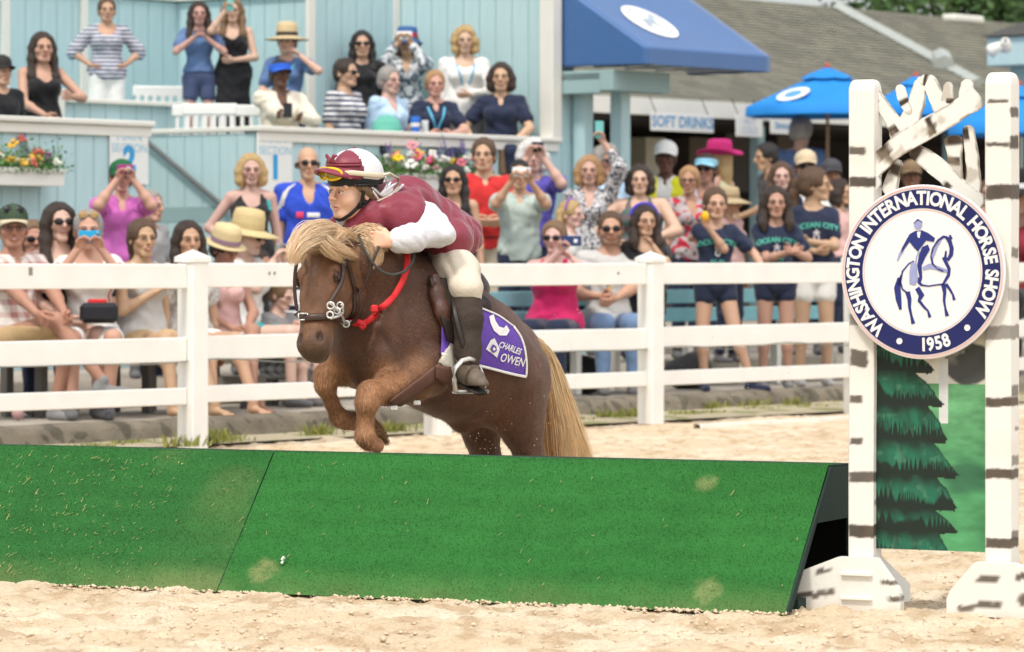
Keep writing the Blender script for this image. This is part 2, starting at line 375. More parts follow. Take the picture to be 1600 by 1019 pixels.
# ---- the white fence
def build_fence():
    t = thing('fence', 'white three-rail post fence running across between the ring and the crowd', 'fence', W(0, 0, 0), RZ)
    pm = MB().box((0, 0, .6), (.145, .145, 1.21), bev=.006).me('post'); cm = MB()
    cm.add([(-.085, -.085, 1.205), (.085, -.085, 1.205), (.085, .085, 1.205), (-.085, .085, 1.205), (-.085, -.085, 1.238), (.085, -.085, 1.238), (.085, .085, 1.238), (-.085, .085, 1.238), (0, 0, 1.288)],
           [[3, 2, 1, 0], [0, 1, 5, 4], [1, 2, 6, 5], [2, 3, 7, 6], [3, 0, 4, 7], [4, 5, 8], [5, 6, 8], [6, 7, 8], [7, 4, 8]])
    cm = cm.me('cap'); L = 2.44
    rms = {}
    for k, (z0, z1) in enumerate(((1.04, 1.198), (.562, .72), (.287, .397))):
        rms[k] = MB().box((L/2, 0, (z0+z1)/2), (L-.149, .045, z1-z0), bev=.006).me('rail')
    for i in range(-3, 8):
        p = obj('post', pm, M_white, t, (i*L+(.26 if i == 3 else 0), 0, 0)); obj('cap', cm, M_white, p)
        for k in range(3): r = obj('rail', rms[k], M_white, t, (i*L+(.26 if i == 3 else 0), 0, random.uniform(-.006, .006))); r.scale.x = {2: 1+.26/2.44, 3: 1-.26/2.44}.get(i, 1); r.rotation_euler = (0, random.uniform(-.0025, .0025), 0)
    # worn screw marks on the top rail
    for px in (421, 429, 48, 966):
        s = SX(px, -.024); d = MB().box((s, -.0245, ZP(427 if px > 100 else 424, YX(px, -.024))), (.018 if px > 100 else .03, .004, .02 if px > 100 else .05)); d.obj('nick', mat('grey wear', (.25, .24, .2), .8), t)
    return t
build_fence()
wire = MB(); wire.tube([W(s, -.03, .57-.02*math.sin(s*1.9)**2+.01*math.sin(s*5)) for s in np.arange(-4, 12, .2)], .004, 5)
tag(wire.obj('cord', mat('grey cord', (.2, .2, .18), .6)), 'thin grey cord strung along the middle fence rails', 'cord')
# ================================================================= grandstand
def planks(parent, s0, t0, s1, t1, z0, z1, m, w=.155, d=.018, name='plank', gap=.006):
    L = math.hypot(s1-s0, t1-t0); n = max(1, round(L/w)); w = L/n; a = math.atan2(t1-t0, s1-s0)
    me = MB().box((0, 0, 0), (w-gap, d, z1-z0), bev=.003).me(name)
    for i in range(n):
        f = (i+.5)/n; s = s0+(s1-s0)*f; t = t0+(t1-t0)*f; o = obj(name, me, m, parent, (s, t, (z0+z1)/2)); o.rotation_euler = (0, 0, a)
def sbox(mb, s0, s1, t0, t1, z0, z1, bev=.004): return mb.box(((s0+s1)/2, (t0+t1)/2, (z0+z1)/2), (abs(s1-s0), abs(t1-t0), z1-z0), bev=bev)
sL, sR, sE = SX(228, 5.1), SX(400, 5.1), SX(865, 5.1); sEnd = SX(897, 5.1); LT = 2.37
def build_stand():
    g = thing('grandstand', 'pale blue boarded grandstand with cream ledges behind the crowd', 'grandstand', W(0, 0, 0), RZ)
    # low front wall, left and right of the stair opening
    planks(g, -2, 5.1, sL, 5.1, .3, LT-.03, M_teal, .2); planks(g, sR, 5.1, sEnd, 5.1, .3, LT-.05, M_teal, .2)
    wl = MB(); sbox(wl, -8, sL-.01, 5.118, 5.2, .3, LT-.05); sbox(wl, sR+.01, sEnd-.01, 5.118, 5.2, .3, LT-.05); sbox(wl, -8, sL, 5.2, 6.9, 1.55, 1.69); sbox(wl, sR, sE, 5.2, 6.9, 1.55, 1.69)
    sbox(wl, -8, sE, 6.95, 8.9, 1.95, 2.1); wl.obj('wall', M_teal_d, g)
    for s in (sL, sR): planks(g, s+(.012 if s == sR else -.012), 5.12, s+(.012 if s == sR else -.012), 7.0, .3, LT-.08 if s == sL else LT-.06, M_teal, .2)
    for a, b in ((-8, sL+.05), (sR-.03, sE+.05)):
        m = MB(); sbox(m, a, b, 5.03, 5.22, LT-.045, LT, .008); sbox(m, a+.02, b-.02, 5.06, 5.085, LT-.13, LT-.047); m.obj('ledge', M_trim, g)
    m = MB(); sbox(m, sR-.02, sR+.13, 5.22, 7.0, LT-.045, LT-.002, .006); m.obj('ledge', M_trim, g)
    m = MB(); sbox(m, sR-.01, sR+.09, 5.07, 5.088, .3, LT-.13); m.obj('corner_board', M_trim, g)
    # second tier front
    s2 = SX(283, 6.9); s2a = SX(90, 6.9); zt = ZP(155, YX(150, 6.9))
    planks(g, s2a, 6.9, s2, 6.9, 1.69, zt-.03, M_teal, .2); m = MB(); sbox(m, s2a-.05, s2+.03, 6.82, 7.0, zt-.04, zt, .006); m.obj('ledge', M_trim, g)
    m = MB(); sbox(m, s2a-.12, s2a+.0, 6.8, 6.92, 1.69, zt+.07, .008); m.obj('newel_post', M_trim, g)
    # back walls
    tA, sB, tC = 8.75, 8.76, 7.0
    planks(g, -1.5, tA, sB, tA, 2.1, 3.72, M_teal, .2); planks(g, sB, tA, sB, tC, 2.1, 3.72, M_teal, .2)
    planks(g, sB, tC, sE, tC, 1.69, 4.3, M_teal, .2); planks(g, sE, tC, sE, 5.2, LT-.6, 4.3, M_teal, .2)
    bk = MB(); sbox(bk, -8, sB, tA+.02, tA+.1, 1.9, 5); sbox(bk, sB+.02, sE+.1, tC+.02, tC+.1, 1.6, 5); sbox(bk, sE+.02, sEnd-.02, 5.22, tC+.1, 1.6, 5)
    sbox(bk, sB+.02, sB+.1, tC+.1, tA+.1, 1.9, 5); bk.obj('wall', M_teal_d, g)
    m = MB(); sbox(m, -8, sB, tA-.06, tA+.01, 3.73, 3.83); sbox(m, sB-.06, sB+.01, tC, tA-.06, 3.73, 3.83); m.obj('cornice', M_trim, g)
    m = MB(); sbox(m, -8, sB, tA-.02, tA+.015, 3.835, 5); sbox(m, sB-.02, sB+.015, tC, tA-.03, 3.835, 5); m.obj('upper_wall', M_teal, g)
    for (px, t, w, axis) in ((8, tA-.03, .1, 's'), (131, tA-.03, .09, 's'), (485, tC-.03, .1, 's'), (618, tC-.0, .09, 'n')):
        s = SX(px, t); m = MB(); sbox(m, s-w/2, s+w/2, t-.02, t+.02, 1.7, 4.8); m.obj('batten', M_trim, g)
    m = MB(); sbox(m, sE-.09, sE+.05, 5.04, 5.2, LT, 5, .006); m.obj('corner_board', M_trim, g)
    m = MB(); sbox(m, sE+.06, sEnd, 5.1, 5.16, LT-.05, 4.6, .004); m.obj('wall', M_teal, g)
    st = MB()
    for i in range(7): sbox(st, sL+.02, sR-.02, 5.2+i*.26, 5.5+i*.26, .3, .34+.22*(i+1))
    st.obj('steps', M_conc, g)
    # porch posts and beam by the awning
    for px, t in ((911, 5.0), (969, 4.75)):
        s = SX(px, t); m = MB(); sbox(m, s-.07, s+.07, t-.07, t+.07, .3, 3.0, .006); m.obj('post', M_teal, g)
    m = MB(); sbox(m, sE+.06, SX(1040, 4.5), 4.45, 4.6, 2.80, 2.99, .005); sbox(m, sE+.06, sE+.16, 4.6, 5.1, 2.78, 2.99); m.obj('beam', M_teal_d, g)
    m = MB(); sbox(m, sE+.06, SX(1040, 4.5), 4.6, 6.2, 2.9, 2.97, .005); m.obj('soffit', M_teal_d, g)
    # things fixed on the front wall
    m = MB(); s0, s1 = SX(781, 5.07), SX(812, 5.07); Y = YX(796, 5.07); sbox(m, s0, s1, 5.05, 5.088, ZP(272, Y), ZP(234, Y)); m.obj('hatch', mat('brown hatch', (.22, .14, .08), .6), g)
    return g
build_stand()
def rail_obj(label, pts, r=.02):
    m = MB(); m.tube(pts, r, 8); tag(m.obj('handrail', mat('dark grey metal', (.12, .13, .13), .5)), label, 'handrail')
def _sw(px, py):
    s = sR-.05; k = (px-800)/F; a = F0+U2*s; t = (k*a[1]-a[0])/(N2[0]-k*N2[1]); Y = W(s, t)[1]; return PX(px, py, Y)
rail_obj('dark sloping handrail on the stair wall between the two section signs', [_sw(226, 218), _sw(352, 325)], .022)
_h = MB(); _h.tube([PX(138, 160, 34.6), PX(150, 160, 34.5), PX(186, 187, 34.2)], .02, 8); _h.tube([PX(152, 162, 34.5), PX(152, 200, 34.5)], .018, 8)
tag(_h.obj('handrail', mat('dark grey metal')), 'short black bent handrail above the left ledge', 'handrail')
def section_sign(label, px0, px1, y0, y1, num, ynum, extra=None):
    t0 = 5.075; Y = YX((px0+px1)/2, t0); s0, s1 = SX(px0, t0), SX(px1, t0); z0, z1 = ZP(y1, Y), ZP(y0, Y); c = W((s0+s1)/2, t0, (z0+z1)/2)
    t = thing('section_sign', label, 'sign', c, RZ); w, h = s1-s0, z1-z0
    MB().box((0, .0, 0), (w, .014, h), bev=.003).obj('board', mat('sign white', (.76, .77, .74), .5, .03), t)
    zz = lambda y: ZP(y, Y)-c[2]
    lettering('MAIN', .10, M_blue_txt, t, (0, -.0095, zz(y0+18)), (R(90), 0, 0), sx=1.2, bold=0)
    lettering('SECTION', .10, M_blue_txt, t, (0, -.0095, zz(y0+36)), (R(90), 0, 0), sx=1.0, bold=0)
    lettering(num, .27, M_blue_txt2, t, (0, -.0095, zz(ynum)), (R(90), 0, 0), bold=.055)
    if extra: lettering(extra, .045, M_blue_txt, t, (0, -.0095, zz(296)), (R(90), 0, 0))
section_sign('white sign reading MAIN SECTION 2 with round blue numeral, left of the stair', 171, 231, 196, 288, '2', 250)
section_sign('white sign reading MAIN SECTION 1, right of the stair', 402, 456, 200, 304, '1', 263)
def flower_box(label, px0, px1, ybot, ytop, cols, seed, tall):
    t0 = 4.95; Y = YX((px0+px1)/2, t0); s0, s1 = SX(px0, t0), SX(px1, t0); z0, z1 = ZP(ybot, Y), ZP(ytop, Y); L = s1-s0; c = W((s0+s1)/2, t0, z0)
    t = thing('flower_box', label, 'flower box', c, RZ); h = z1-z0; m = MB()
    m.box((0, -.1, h/2), (L, .02, h), bev=.004); m.box((0, .095, h/2), (L, .02, h)); m.box((-L/2+.01, 0, h/2), (.02, .17, h-.004)); m.box((L/2-.01, 0, h/2), (.02, .17, h-.004)); m.box((0, 0, .012), (L-.05, .16, .02)); m.box((0, -.118, h-.02), (L+.02, .014, .03)); m.obj('planter', M_wpaint, t)
    MB().box((0, 0, h-.03), (L-.05, .165, .03)).obj('soil', mat('soil', (.06, .04, .03), .9), t)
    rng = np.random.RandomState(seed); V = []; Fc = []; C = []
    for i in range(int(L*2600)):
        x = rng.uniform(-L/2, L/2); a = rng.uniform(0, 6.28); p = np.array([x, rng.normal(-.03, .08), h-.02+abs(rng.normal(0, .085))*(1.0 if rng.rand() < .8 else .5)]); 
        if rng.rand() < .03: p[2] = h-rng.uniform(0, .05); p[1] = -.12-rng.uniform(0, .04)
        d = rng.normal(0, 1, 3); d /= np.linalg.norm(d); e = np.cross(d, rng.normal(0, 1, 3)); e /= np.linalg.norm(e); l = rng.uniform(.015, .035)
        k = len(V); V += [p, p+d*l*.5+e*l*.35, p+d*l, p+d*l*.5-e*l*.35]; Fc.append([k, k+1, k+2, k+3]); g = rng.rand(); C += [[.04+.09*g, .12+.14*g, .03+.03*g]]*4
    o = obj('foliage', mesh('foliage', V, Fc, False, np.array(C)), mat('flower leaves', vc=True, rough=.6, bump=0), t); o['kind'] = 'stuff'
    bm_ = {}
    for i in range(int(L*26)):
        ci = rng.randint(len(cols)); c_ = cols[ci]
        if ci not in bm_:
            q = MB()
            for k in range(9):
                a = k*2.4; rr = .018+.010*(k % 3); q.lathe([(.001, .006), (.014, .010), (.018, .002), (.010, -.008)], 6, (math.cos(a)*rr, math.sin(a)*rr, .008*(k % 4)))
            q = q.me('blossom'); q.materials.append(mat('petal%d seed%d' % (ci, seed), c_, .6, .1, 10, 0)); bm_[ci] = q
        z = h+.03+abs(rng.normal(.03, .07)); y = rng.normal(-.05, .07)
        o = obj('blossom', bm_[ci], None, t, (rng.uniform(-L/2+.03, L/2-.03), y, z)); o.rotation_euler = (rng.uniform(.3, 1.3), rng.uniform(-.4, .4), rng.uniform(0, 6)); o.scale = (rng.uniform(.8, 1.25),)*3
    sp = MB()
    for i in range(tall):
        x = rng.uniform(-L/2+.05, L/2-.05); hh = rng.uniform(.22, .36); b = np.array([x, rng.uniform(-.04, .06), h]); l = rng.normal(0, .05, 2)
        for k in range(14):
            f = .45+.55*k/13; p = b+np.array([l[0]*f, l[1]*f, hh*f]); r = .020*(1.25-f); a = k*2.4; sp.lathe([(.001, r), (r*1.1, 0), (.001, -r)], 5, p+np.array([math.cos(a), math.sin(a), 0])*r*.7)
        sp.tube([b, b+[l[0], l[1], hh]], .003, 4)
    if tall: o = sp.obj('flower_spikes', mat('purple spikes', (.16, .11, .30), .7), t); o['kind'] = 'stuff'
flower_box('white flower box with red, yellow and white flowers at the left edge', -60, 86, 290, 262, [(.75, .70, .45), (.70, .22, .10), (.80, .5, .08), (.8, .8, .7), (.62, .16, .12), (.2, .1, .2)], 3, 3)
flower_box('white flower box with pink, white and purple flowers behind the rider', 585, 748, 302, 272, [(.80, .14, .28), (.8, .8, .76), (.82, .36, .42), (.85, .60, .02), (.8, .78, .74), (.80, .20, .30), (.8, .8, .78)], 8, 9)
# ---- white resin chairs and a stack of tables in the stand
def resin_chair(label, px, Y, zf, rz, group='white resin chairs in the grandstand'):
    t = thing('resin_chair', label, 'chair', [(px-800)/F*Y, Y, zf], rz, group)
    m = MB(); m.box((0, 0, .42), (.5, .46, .03), bev=.01); m.obj('seat', M_resin, t)
    for x in (-.22, .22):
        for y in (-.2, .2): MB().tube([(x*1.1, y*1.1, 0), (x, y, .41)], .022, 6).obj('leg', M_resin, t)
        MB().tube([(x*1.1, -.22, .42), (x*1.15, -.2, .62), (x*1.12, .2, .66)], .02, 6).obj('armrest', M_resin, t)
    m = MB(); m.box((0, .24, .87), (.5, .025, .1), bev=.01); [m.box((x, .235, .63), (.035, .02, .4), bev=.005) for x in (-.2, -.12, -.04, .04, .12, .2)]; m.box((0, .235, .47), (.46, .024, .05)); m.obj('backrest', M_resin, t)
resin_chair('white resin chair against the back wall beside the standing girl', 258, 36.0, 1.95, R(20))
resin_chair('white resin chair at the left edge behind the seated brunette', 24, 33.6, 1.72, R(160))
for i, (px, Y, rz) in enumerate(((300, 34.6, 200), (338, 34.2, 170), (385, 34.5, 185))):
    resin_chair(['white resin chair nearest the stair under the standing girl', 'middle white resin chair in the row above the right sign', 'white resin chair beside the woman in the blue visor'][i], px, Y, 1.69, R(rz))
resin_chair('white resin chair between the white blouse and the navy shirt women', 722, YX(722, 5.5), 1.45, R(230))
# ---- awning
def build_awning():
    t = thing('awning', 'blue canvas awning with a round white emblem at the end of the grandstand', 'awning', W(sE+.1, 5.08, 0), RZ)
    a, b = .99, 1.96; z0, z1, z2 = 3.03, 3.18, 3.80; s0 = -.02
    nv = 24
    def sheet(name, c4, col, sag=0, parent=t):
        V = []; c4 = np.array(c4, float)
        for i in range(nv+1):
            for j in range(nv+1):
                u, v = i/nv, j/nv; p = c4[0]*(1-u)*(1-v)+c4[1]*u*(1-v)+c4[2]*u*v+c4[3]*(1-u)*v
                p = p-np.array([0, 0, sag*math.sin(math.pi*u)*math.sin(math.pi*v)]); V.append(p)
        I = np.arange((nv+1)**2).reshape(nv+1, nv+1); Q = np.stack([I[:-1, :-1], I[1:, :-1], I[1:, 1:], I[:-1, 1:]], -1).reshape(-1, 4)
        o = obj(name, mesh(name, V, Q, True), col, parent); so = o.modifiers.new('t', 'SOLIDIFY'); so.thickness = .006; return o
    mb = mat('awning blue', (.022, .105, .30), .5, .12, 3, .25, 30, spec=.7, sheen=.25)
    sheet('canopy', [(s0, -a, z1), (b, -a, z1), (b, 0, z2), (s0, 0, z2)], mb, .02)
    sheet('valance', [(s0, -a, z0), (b, -a, z0), (b, -a, z1), (s0, -a, z1)], mb)
    sheet('end_panel', [(s0-.003, 0, z0), (s0-.003, -a, z0), (s0-.003, -a, z1), (s0-.003, 0, z2)], mb)
    sheet('end_panel', [(b+.003, -a, z0), (b+.003, 0, z0), (b+.003, 0, z2), (b+.003, -a, z1)], mb)
    fr = MB()
    for s in np.linspace(s0+.03, b-.03, 5): fr.tube([(s, -a+.02, z0+.03), (s, 0, z0+.03)], .014, 6); fr.tube([(s, -a+.02, z1-.03), (s, -.0, z2-.04)], .012, 6)
    fr.tube([(s0+.02, -a+.02, z0+.03), (b-.02, -a+.02, z0+.03)], .014, 6); fr.obj('frame', mat('grey pipe', (.4, .4, .4), .4, metal=.6), t)
    # emblem
    sl = math.atan2(z2-z1, a); e = obj('emblem', None, parent=t); 
    c = np.array([.67, -a*.52, z1+(z2-z1)*.48-.016]); V = []; k = 40
    def ep(x, y, off=0): return np.array([c[0]+x, c[1]+y*math.cos(sl)-off*math.sin(sl)*1, c[2]+y*math.sin(sl)+off*math.cos(sl)])
    disc = [ep(.30*math.cos(q), .30*math.sin(q), .014) for q in np.linspace(0, 2*math.pi, k, endpoint=False)]
    e = obj('emblem', mesh('emblem', disc, [list(range(k))]), mat('emblem white', (.8, .8, .78), .6), t)
    ring = []; 
    for r_ in (.235, .215): ring += [ep(r_*math.cos(q), r_*math.sin(q), .019) for q in np.linspace(0, 2*math.pi, k, endpoint=False)]
    obj('ring', mesh('ring', ring, [[i, (i+1) % k, k+(i+1) % k, k+i] for i in range(k)]), mat('emblem grey', (.35, .42, .5), .6), e)
    hs_ = MB(); pts = [(-.12, -.08), (-.1, .02), (-.02, .06), (.04, .05), (.09, .12), (.13, .13), (.15, .08), (.1, .03), (.07, -.02), (.1, -.12), (.07, -.12), (.03, -.04), (-.04, -.04), (-.07, -.12), (-.1, -.12)]
    V = [ep(x, y, .021) for x, y in pts]; obj('horse_mark', mesh('horse_mark', V, [list(range(len(V)))]), mat('emblem grey'), e)
build_awning()
# ---- concession building
def rayz(px, py, p0, nrm):
    d = np.array([(px-800)/F, 1, -(py-411)/F]); o = np.array([0, 0, 1.2]); return o+d*((p0-o) @ nrm)/(d @ nrm)
def build_concession():
    g = thing('concession_building', 'long low refreshment building with grey shingle roof and dark open counter', 'building', W(0, 0, 0), RZ)
    s0, s1, te, tr, ze, zr = 13.5, 62, 10.6, 16.2, 3.17, 5.12
    n = 34; V = []; Fc = []; dt = (tr-te)/n
    for i in range(n):
        ta, tb = te+i*dt-.02, te+(i+1)*dt; za, zb = ze+(zr-ze)*i/n+.02, ze+(zr-ze)*(i+1)/n; k = len(V)
        V += [(s0, ta, za-.018), (s1, ta, za-.018), (s1, ta, za), (s0, ta, za), (s1, tb, zb), (s0, tb, zb)]; Fc += [[k, k+1, k+2, k+3], [k+3, k+2, k+4, k+5]]
    o = obj('shingles', mesh('shingles', V, Fc), mat('grey shingles', (.23, .225, .175), .9, .22, 1.8, .6, 25, pat=('spots', (.185, .18, .145), 3.2, .5), stretch=(1, 1, 1)), g); o['kind'] = 'stuff'
    m = MB(); m.add([(s0, tr, zr), (s1, tr, zr), (s1, 22, ze), (s0, 22, ze)], [[0, 1, 2, 3]]); m.obj('roof', mat('grey shingles'), g)
    m = MB(); sbox(m, s0-.02, s1, te-.08, te-.03, ze-.20, ze-.0); m.obj('fascia', M_trim, g)
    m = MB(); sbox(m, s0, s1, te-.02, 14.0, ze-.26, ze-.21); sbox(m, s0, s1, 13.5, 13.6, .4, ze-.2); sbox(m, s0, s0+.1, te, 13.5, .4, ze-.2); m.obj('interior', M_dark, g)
    m = MB(); sbox(m, 17, s1, te+.8, te+1.2, .45, 1.35); m.obj('counter', mat('counter', (.10, .09, .08), .6), g)
    for px in (1190, 1490): s = SX(px, te); m = MB(); sbox(m, s-.07, s+.07, te, te+.14, .45, ze-.2); m.obj('post', M_teal_d, g)
    for px, y0, y1, col in ((1152, 205, 300, (.08, .07, .06)), (985, 215, 300, (.10, .06, .04)), (1232, 210, 290, (.12, .10, .08)), (1095, 215, 300, (.16, .13, .10))):
        s = SX(px, te+2); Y = YX(px, te+2); m = MB(); sbox(m, s-.25, s+.25, te+2, te+2.3, ZP(y1, Y), ZP(y0, Y)); m.obj('shelf_unit', mat('shelf%d' % px, col, .6), g)
    s = SX(1064, te+.9); Y = YX(1064, te+.9); m = MB(); sbox(m, s-.2, s+.2, te+1.3, te+1.7, .45, ZP(214, Y)); m.obj('fridge', mat('fridge cream', (.62, .58, .45), .4), g)
    # flashing that runs down the valley of the roof
    nr = np.array([0, -(zr-ze), tr-te]); nw = np.array([N2[0]*nr[1], N2[1]*nr[1], nr[2]]); nw /= np.linalg.norm(nw); p0 = W(20, te, ze+.05)
    a, b = rayz(1312, 10, p0, nw), rayz(1530, 128, p0, nw); d = (b-a)/np.linalg.norm(b-a)
    toL = lambda p: [((p[:2]-F0) @ U2), ((p[:2]-F0) @ N2), p[2]]
    m = MB(); m.tube([toL(a), toL(b)], .13, 4, flat=.5); m.obj('flashing', mat('pale metal', (.42, .45, .42), .4, metal=.2), g)
    a2, b2 = rayz(1470, 92, p0, nw), rayz(1476, 104, p0, nw); m = MB(); m.tube([toL(a2), toL(b2)], .16, 8); m.obj('bracket', mat('pale metal'), g)
    a3 = rayz(1505, 30, p0, nw); m = MB(); m.box(toL(a3), (.9, .25, .12), bev=.03); m.obj('roof_vent', M_trim, g)
    return g
build_concession()
def hang_sign(label, px0, px1, y0, y1, txt, col, t0=10.35, size=.2, txt2=None):
    Y = YX((px0+px1)/2, t0); s0, s1 = SX(px0, t0), SX(px1, t0); z0, z1 = ZP(y1, Y), ZP(y0, Y)
    t = thing('hanging_sign', label, 'sign', W((s0+s1)/2, t0, (z0+z1)/2), RZ, 'white signs hung along the concession eave'); w, h = s1-s0, z1-z0
    MB().box((0, 0, 0), (w, .02, h), bev=.004).obj('board', mat('sign white2', (.70, .70, .67), .5, .05), t)
    mm = mat('sign print '+label[:6], col, .6)
    if txt2: lettering(txt, size, mm, t, (0, -.013, h*.2), (R(90), 0, 0)); lettering(txt2, size, mm, t, (0, -.013, -h*.22), (R(90), 0, 0))
    else: lettering(txt, size, mm, t, (0, -.013, 0), (R(90), 0, 0), bold=.025, sx=1.08)
    for x in (-w*.42, w*.42): MB().tube([(x, 0, h/2), (x, .1, h/2+.2)], .006, 5).obj('hook', M_black, t)
hang_sign('white board reading SOFT DRINKS in blue letters', 1017, 1114, 178, 206, 'SOFT DRINKS', (.10, .28, .50), size=.185)
hang_sign('small white two-line board right of the SOFT DRINKS board', 1150, 1191, 180, 214, 'HOT', (.35, .45, .6), size=.12, txt2='COLD')
hang_sign('white board reading Smoothies partly behind the first blue umbrella', 1204, 1256, 184, 210, 'Smoothies', (.30, .32, .34), size=.12)
def build_kiosk():
    t = thing('kiosk', 'pale blue kiosk with dark hipped roof at the right edge', 'kiosk', PX(1795, 411, 46), RZ)
    t.location.z = .48; m = MB(); m.box((0, 0, 2.75), (3.0, 2.0, .9)); m.box((0, .9, 1.2), (3, .1, 2.2)); m.obj('wall', M_teal_d, t); MB().box((0, .3, .55), (2.8, 1, 1.1)).obj('counter', mat('counter'), t); MB().box((0, .83, 1.4), (2.9, .03, 1.6)).obj('shade_panel', M_dark, t)  # dark panel over the back wall stands in for the shade inside
    m = MB(); m.box((0, 0, 3.22), (3.4, 2.4, .34), bev=.01); m.obj('fascia', M_teal, t)
    m = MB(); m.add([(-1.75, -1.25, 3.4), (1.75, -1.25, 3.4), (1.75, 1.25, 3.4), (-1.75, 1.25, 3.4), (-.6, 0, 4.0), (.6, 0, 4.0)], [[3, 2, 1, 0], [0, 1, 5, 4], [1, 2, 5], [2, 3, 4, 5], [3, 0, 4]]); m.obj('roof', mat('dark roof', (.07, .07, .065), .8, .2), t)
    p = PX(1556, 74, 44.4); f = thing('floodlight', 'white double floodlight fixed to the kiosk fascia', 'floodlight', p, R(20))
    for dx, dz, a in ((-.06, -.02, .5), (.07, .03, -.4)):
        m = MB(); m.lathe([(.02, .09), (.05, .07), (.075, -.03), (.08, -.07), (.07, -.07), (.001, -.05)], 14, (dx, -.1, dz), M=Matrix.Rotation(R(60), 3, 'X') @ Matrix.Rotation(a, 3, 'Y')); m.obj('lamp_head', M_wpaint, f, True)
    MB().box((0, -.0, 0), (.1, .1, .08), bev=.01).obj('bracket', M_wpaint, f)
build_kiosk()
# ---- blue umbrellas
def umbrella(label, px, ytop, yedge, Y, rad, rz=0.2, emb=None):
    zt, z0 = ZP(ytop, Y), ZP(yedge, Y); t = thing('market_umbrella', label, 'umbrella', [(px-800)/F*Y, Y, .48], rz, 'blue umbrellas by the refreshment building'); z0 -= .48; zt -= .48; h = zt-z0
    mb = mat('umbrella blue', (.015, .22, .62), .7, .08, 3, .1, 100)
    def lobes(n, prof, cen=(0, 0, 0)):
        m = MB(); N = n*6
        def f(p, th):
            a = (th*n/(2*math.pi)) % 1; q = 1-.055*math.sin(math.pi*a)-.0; rr = math.hypot(p[0], p[1]); 
            return np.array([p[0]*q, p[1]*q, p[2]-.03*rr/rad*math.sin(math.pi*a)*1.0+(.035*abs(math.sin(math.pi*a)) if rr > rad*.97 else 0)])
        return m.lathe(prof, N, cen, f=f)
    lobes(8, [(rad, -.11), (rad*.985, 0), (rad*.8, h*.17), (rad*.6, h*.36), (rad*.4, h*.55), (rad*.2, h*.74)]).obj('canopy', mb, t, True).location.z = z0
    lobes(8, [(rad*.33, h*.70), (rad*.2, h*.84), (.03, h*.97), (.001, h*.98)]).obj('vent_cap', mb, t, True).location.z = z0
    MB().tube([(0, 0, 0), (0, 0, zt-.02)], .022, 8).obj('pole', mat('pole wood', (.3, .2, .12), .5), t)
    MB().lathe([(.001, .08), (.025, .06), (.032, .03), (.022, 0), (.02, -.03)], 10, (0, 0, zt-.03)).obj('finial', mat('red finial', (.5, .08, .04), .5), t, True)
    ri = MB()
    for k in range(8): a = k*math.pi/4; ri.tube([(0.02, 0, z0+h*.74), (math.cos(a)*rad*.97, math.sin(a)*rad*.97, z0)], .008, 4)
    ri.obj('ribs', mat('pole wood'), t)
    if emb is not None:
        a = emb; c = np.array([math.cos(a)*rad*.70, math.sin(a)*rad*.70, z0+h*.26]); sl = math.atan2(h*.57, rad*.6)
        er = np.array([-math.cos(a)*math.cos(sl), -math.sin(a)*math.cos(sl), math.sin(sl)]); et = np.array([-math.sin(a), math.cos(a), 0]); en = np.cross(et, er); en *= np.sign(en[2])
        for nm, r0, off, mm in (('emblem', .2, .012, mat('emblem white')), ('emblem_mark', .11, .016, mat('emblem blue', (.1, .3, .6), .6))):
            pts = [c+en*off+r0*(math.cos(q)*et+math.sin(q)*er) for q in np.linspace(0, 2*math.pi, 28, endpoint=False)]; obj(nm, mesh(nm, pts, [list(range(28))]), mm, t)
    MB().lathe([(.001, .1), (.05, .1), (.22, .06), (.25, 0)], 16).obj('base', M_black, t)
umbrella('blue umbrella with round emblem left of the jump standard', 1293, 104, 168, 45.5, 1.0, .15, R(-138))
umbrella('blue umbrella behind the middle of the birch lattice', 1431, 118, 168, 46, .62, .1)
umbrella('blue umbrella behind the right upright of the standard', 1512, 150, 190, 44, .62, .3)
umbrella('blue umbrella at the right edge of the picture', 1592, 132, 196, 42, .80, .4, R(-60))
# ---- trees behind the roofs
def tree(label, x, y, h, r, seed):
    rng = np.random.RandomState(seed); t = thing('tree', label, 'tree', (x, y, 0)); m = MB()
    m.tube([(0, 0, 0), (.1, 0, h*.3), (0, .1, h*.6), (.1, 0, h*.85)], [.25, .2, .13, .04], 8)
    for i in range(7): a = i*.9; m.tube([(0, 0, h*(.35+.06*i)), (math.cos(a)*r*.4, math.sin(a)*r*.4, h*(.5+.06*i)), (math.cos(a)*r*.8, math.sin(a)*r*.8, h*(.6+.05*i))], [.09, .05, .02], 6)
    m.obj('trunk', mat('bark', (.10, .08, .06), .9, .3, 10, .6), t)
    V = []; C = []; Q = []
    cl = [(rng.normal(0, r*.45), rng.normal(0, r*.45), h*.68+rng.normal(0, h*.14), rng.uniform(.35, .8)) for i in range(26)]
    for i in range(7000):
        c = cl[rng.randint(26)]; d = rng.normal(0, 1, 3); d /= np.linalg.norm(d); p = np.array(c[:3])+d*c[3]*rng.uniform(.6, 1.1)*r*.4; e = rng.normal(0, 1, 3); e /= np.linalg.norm(e); f = np.cross(e, d); f /= np.linalg.norm(f)+1e-9; l = rng.uniform(.06, .14)
        k = len(V); V += [p-e*l, p+f*l*.5, p+e*l, p-f*l*.5]; Q.append([k, k+1, k+2, k+3]); g = rng.rand(); C += [[.03+.05*g, .07+.08*g, .02+.02*g]]*4
    o = obj('crown', mesh('crown', V, np.array(Q), False, np.array(C)), mat('tree leaves', vc=True, rough=.6, bump=0), t); o['kind'] = 'stuff'
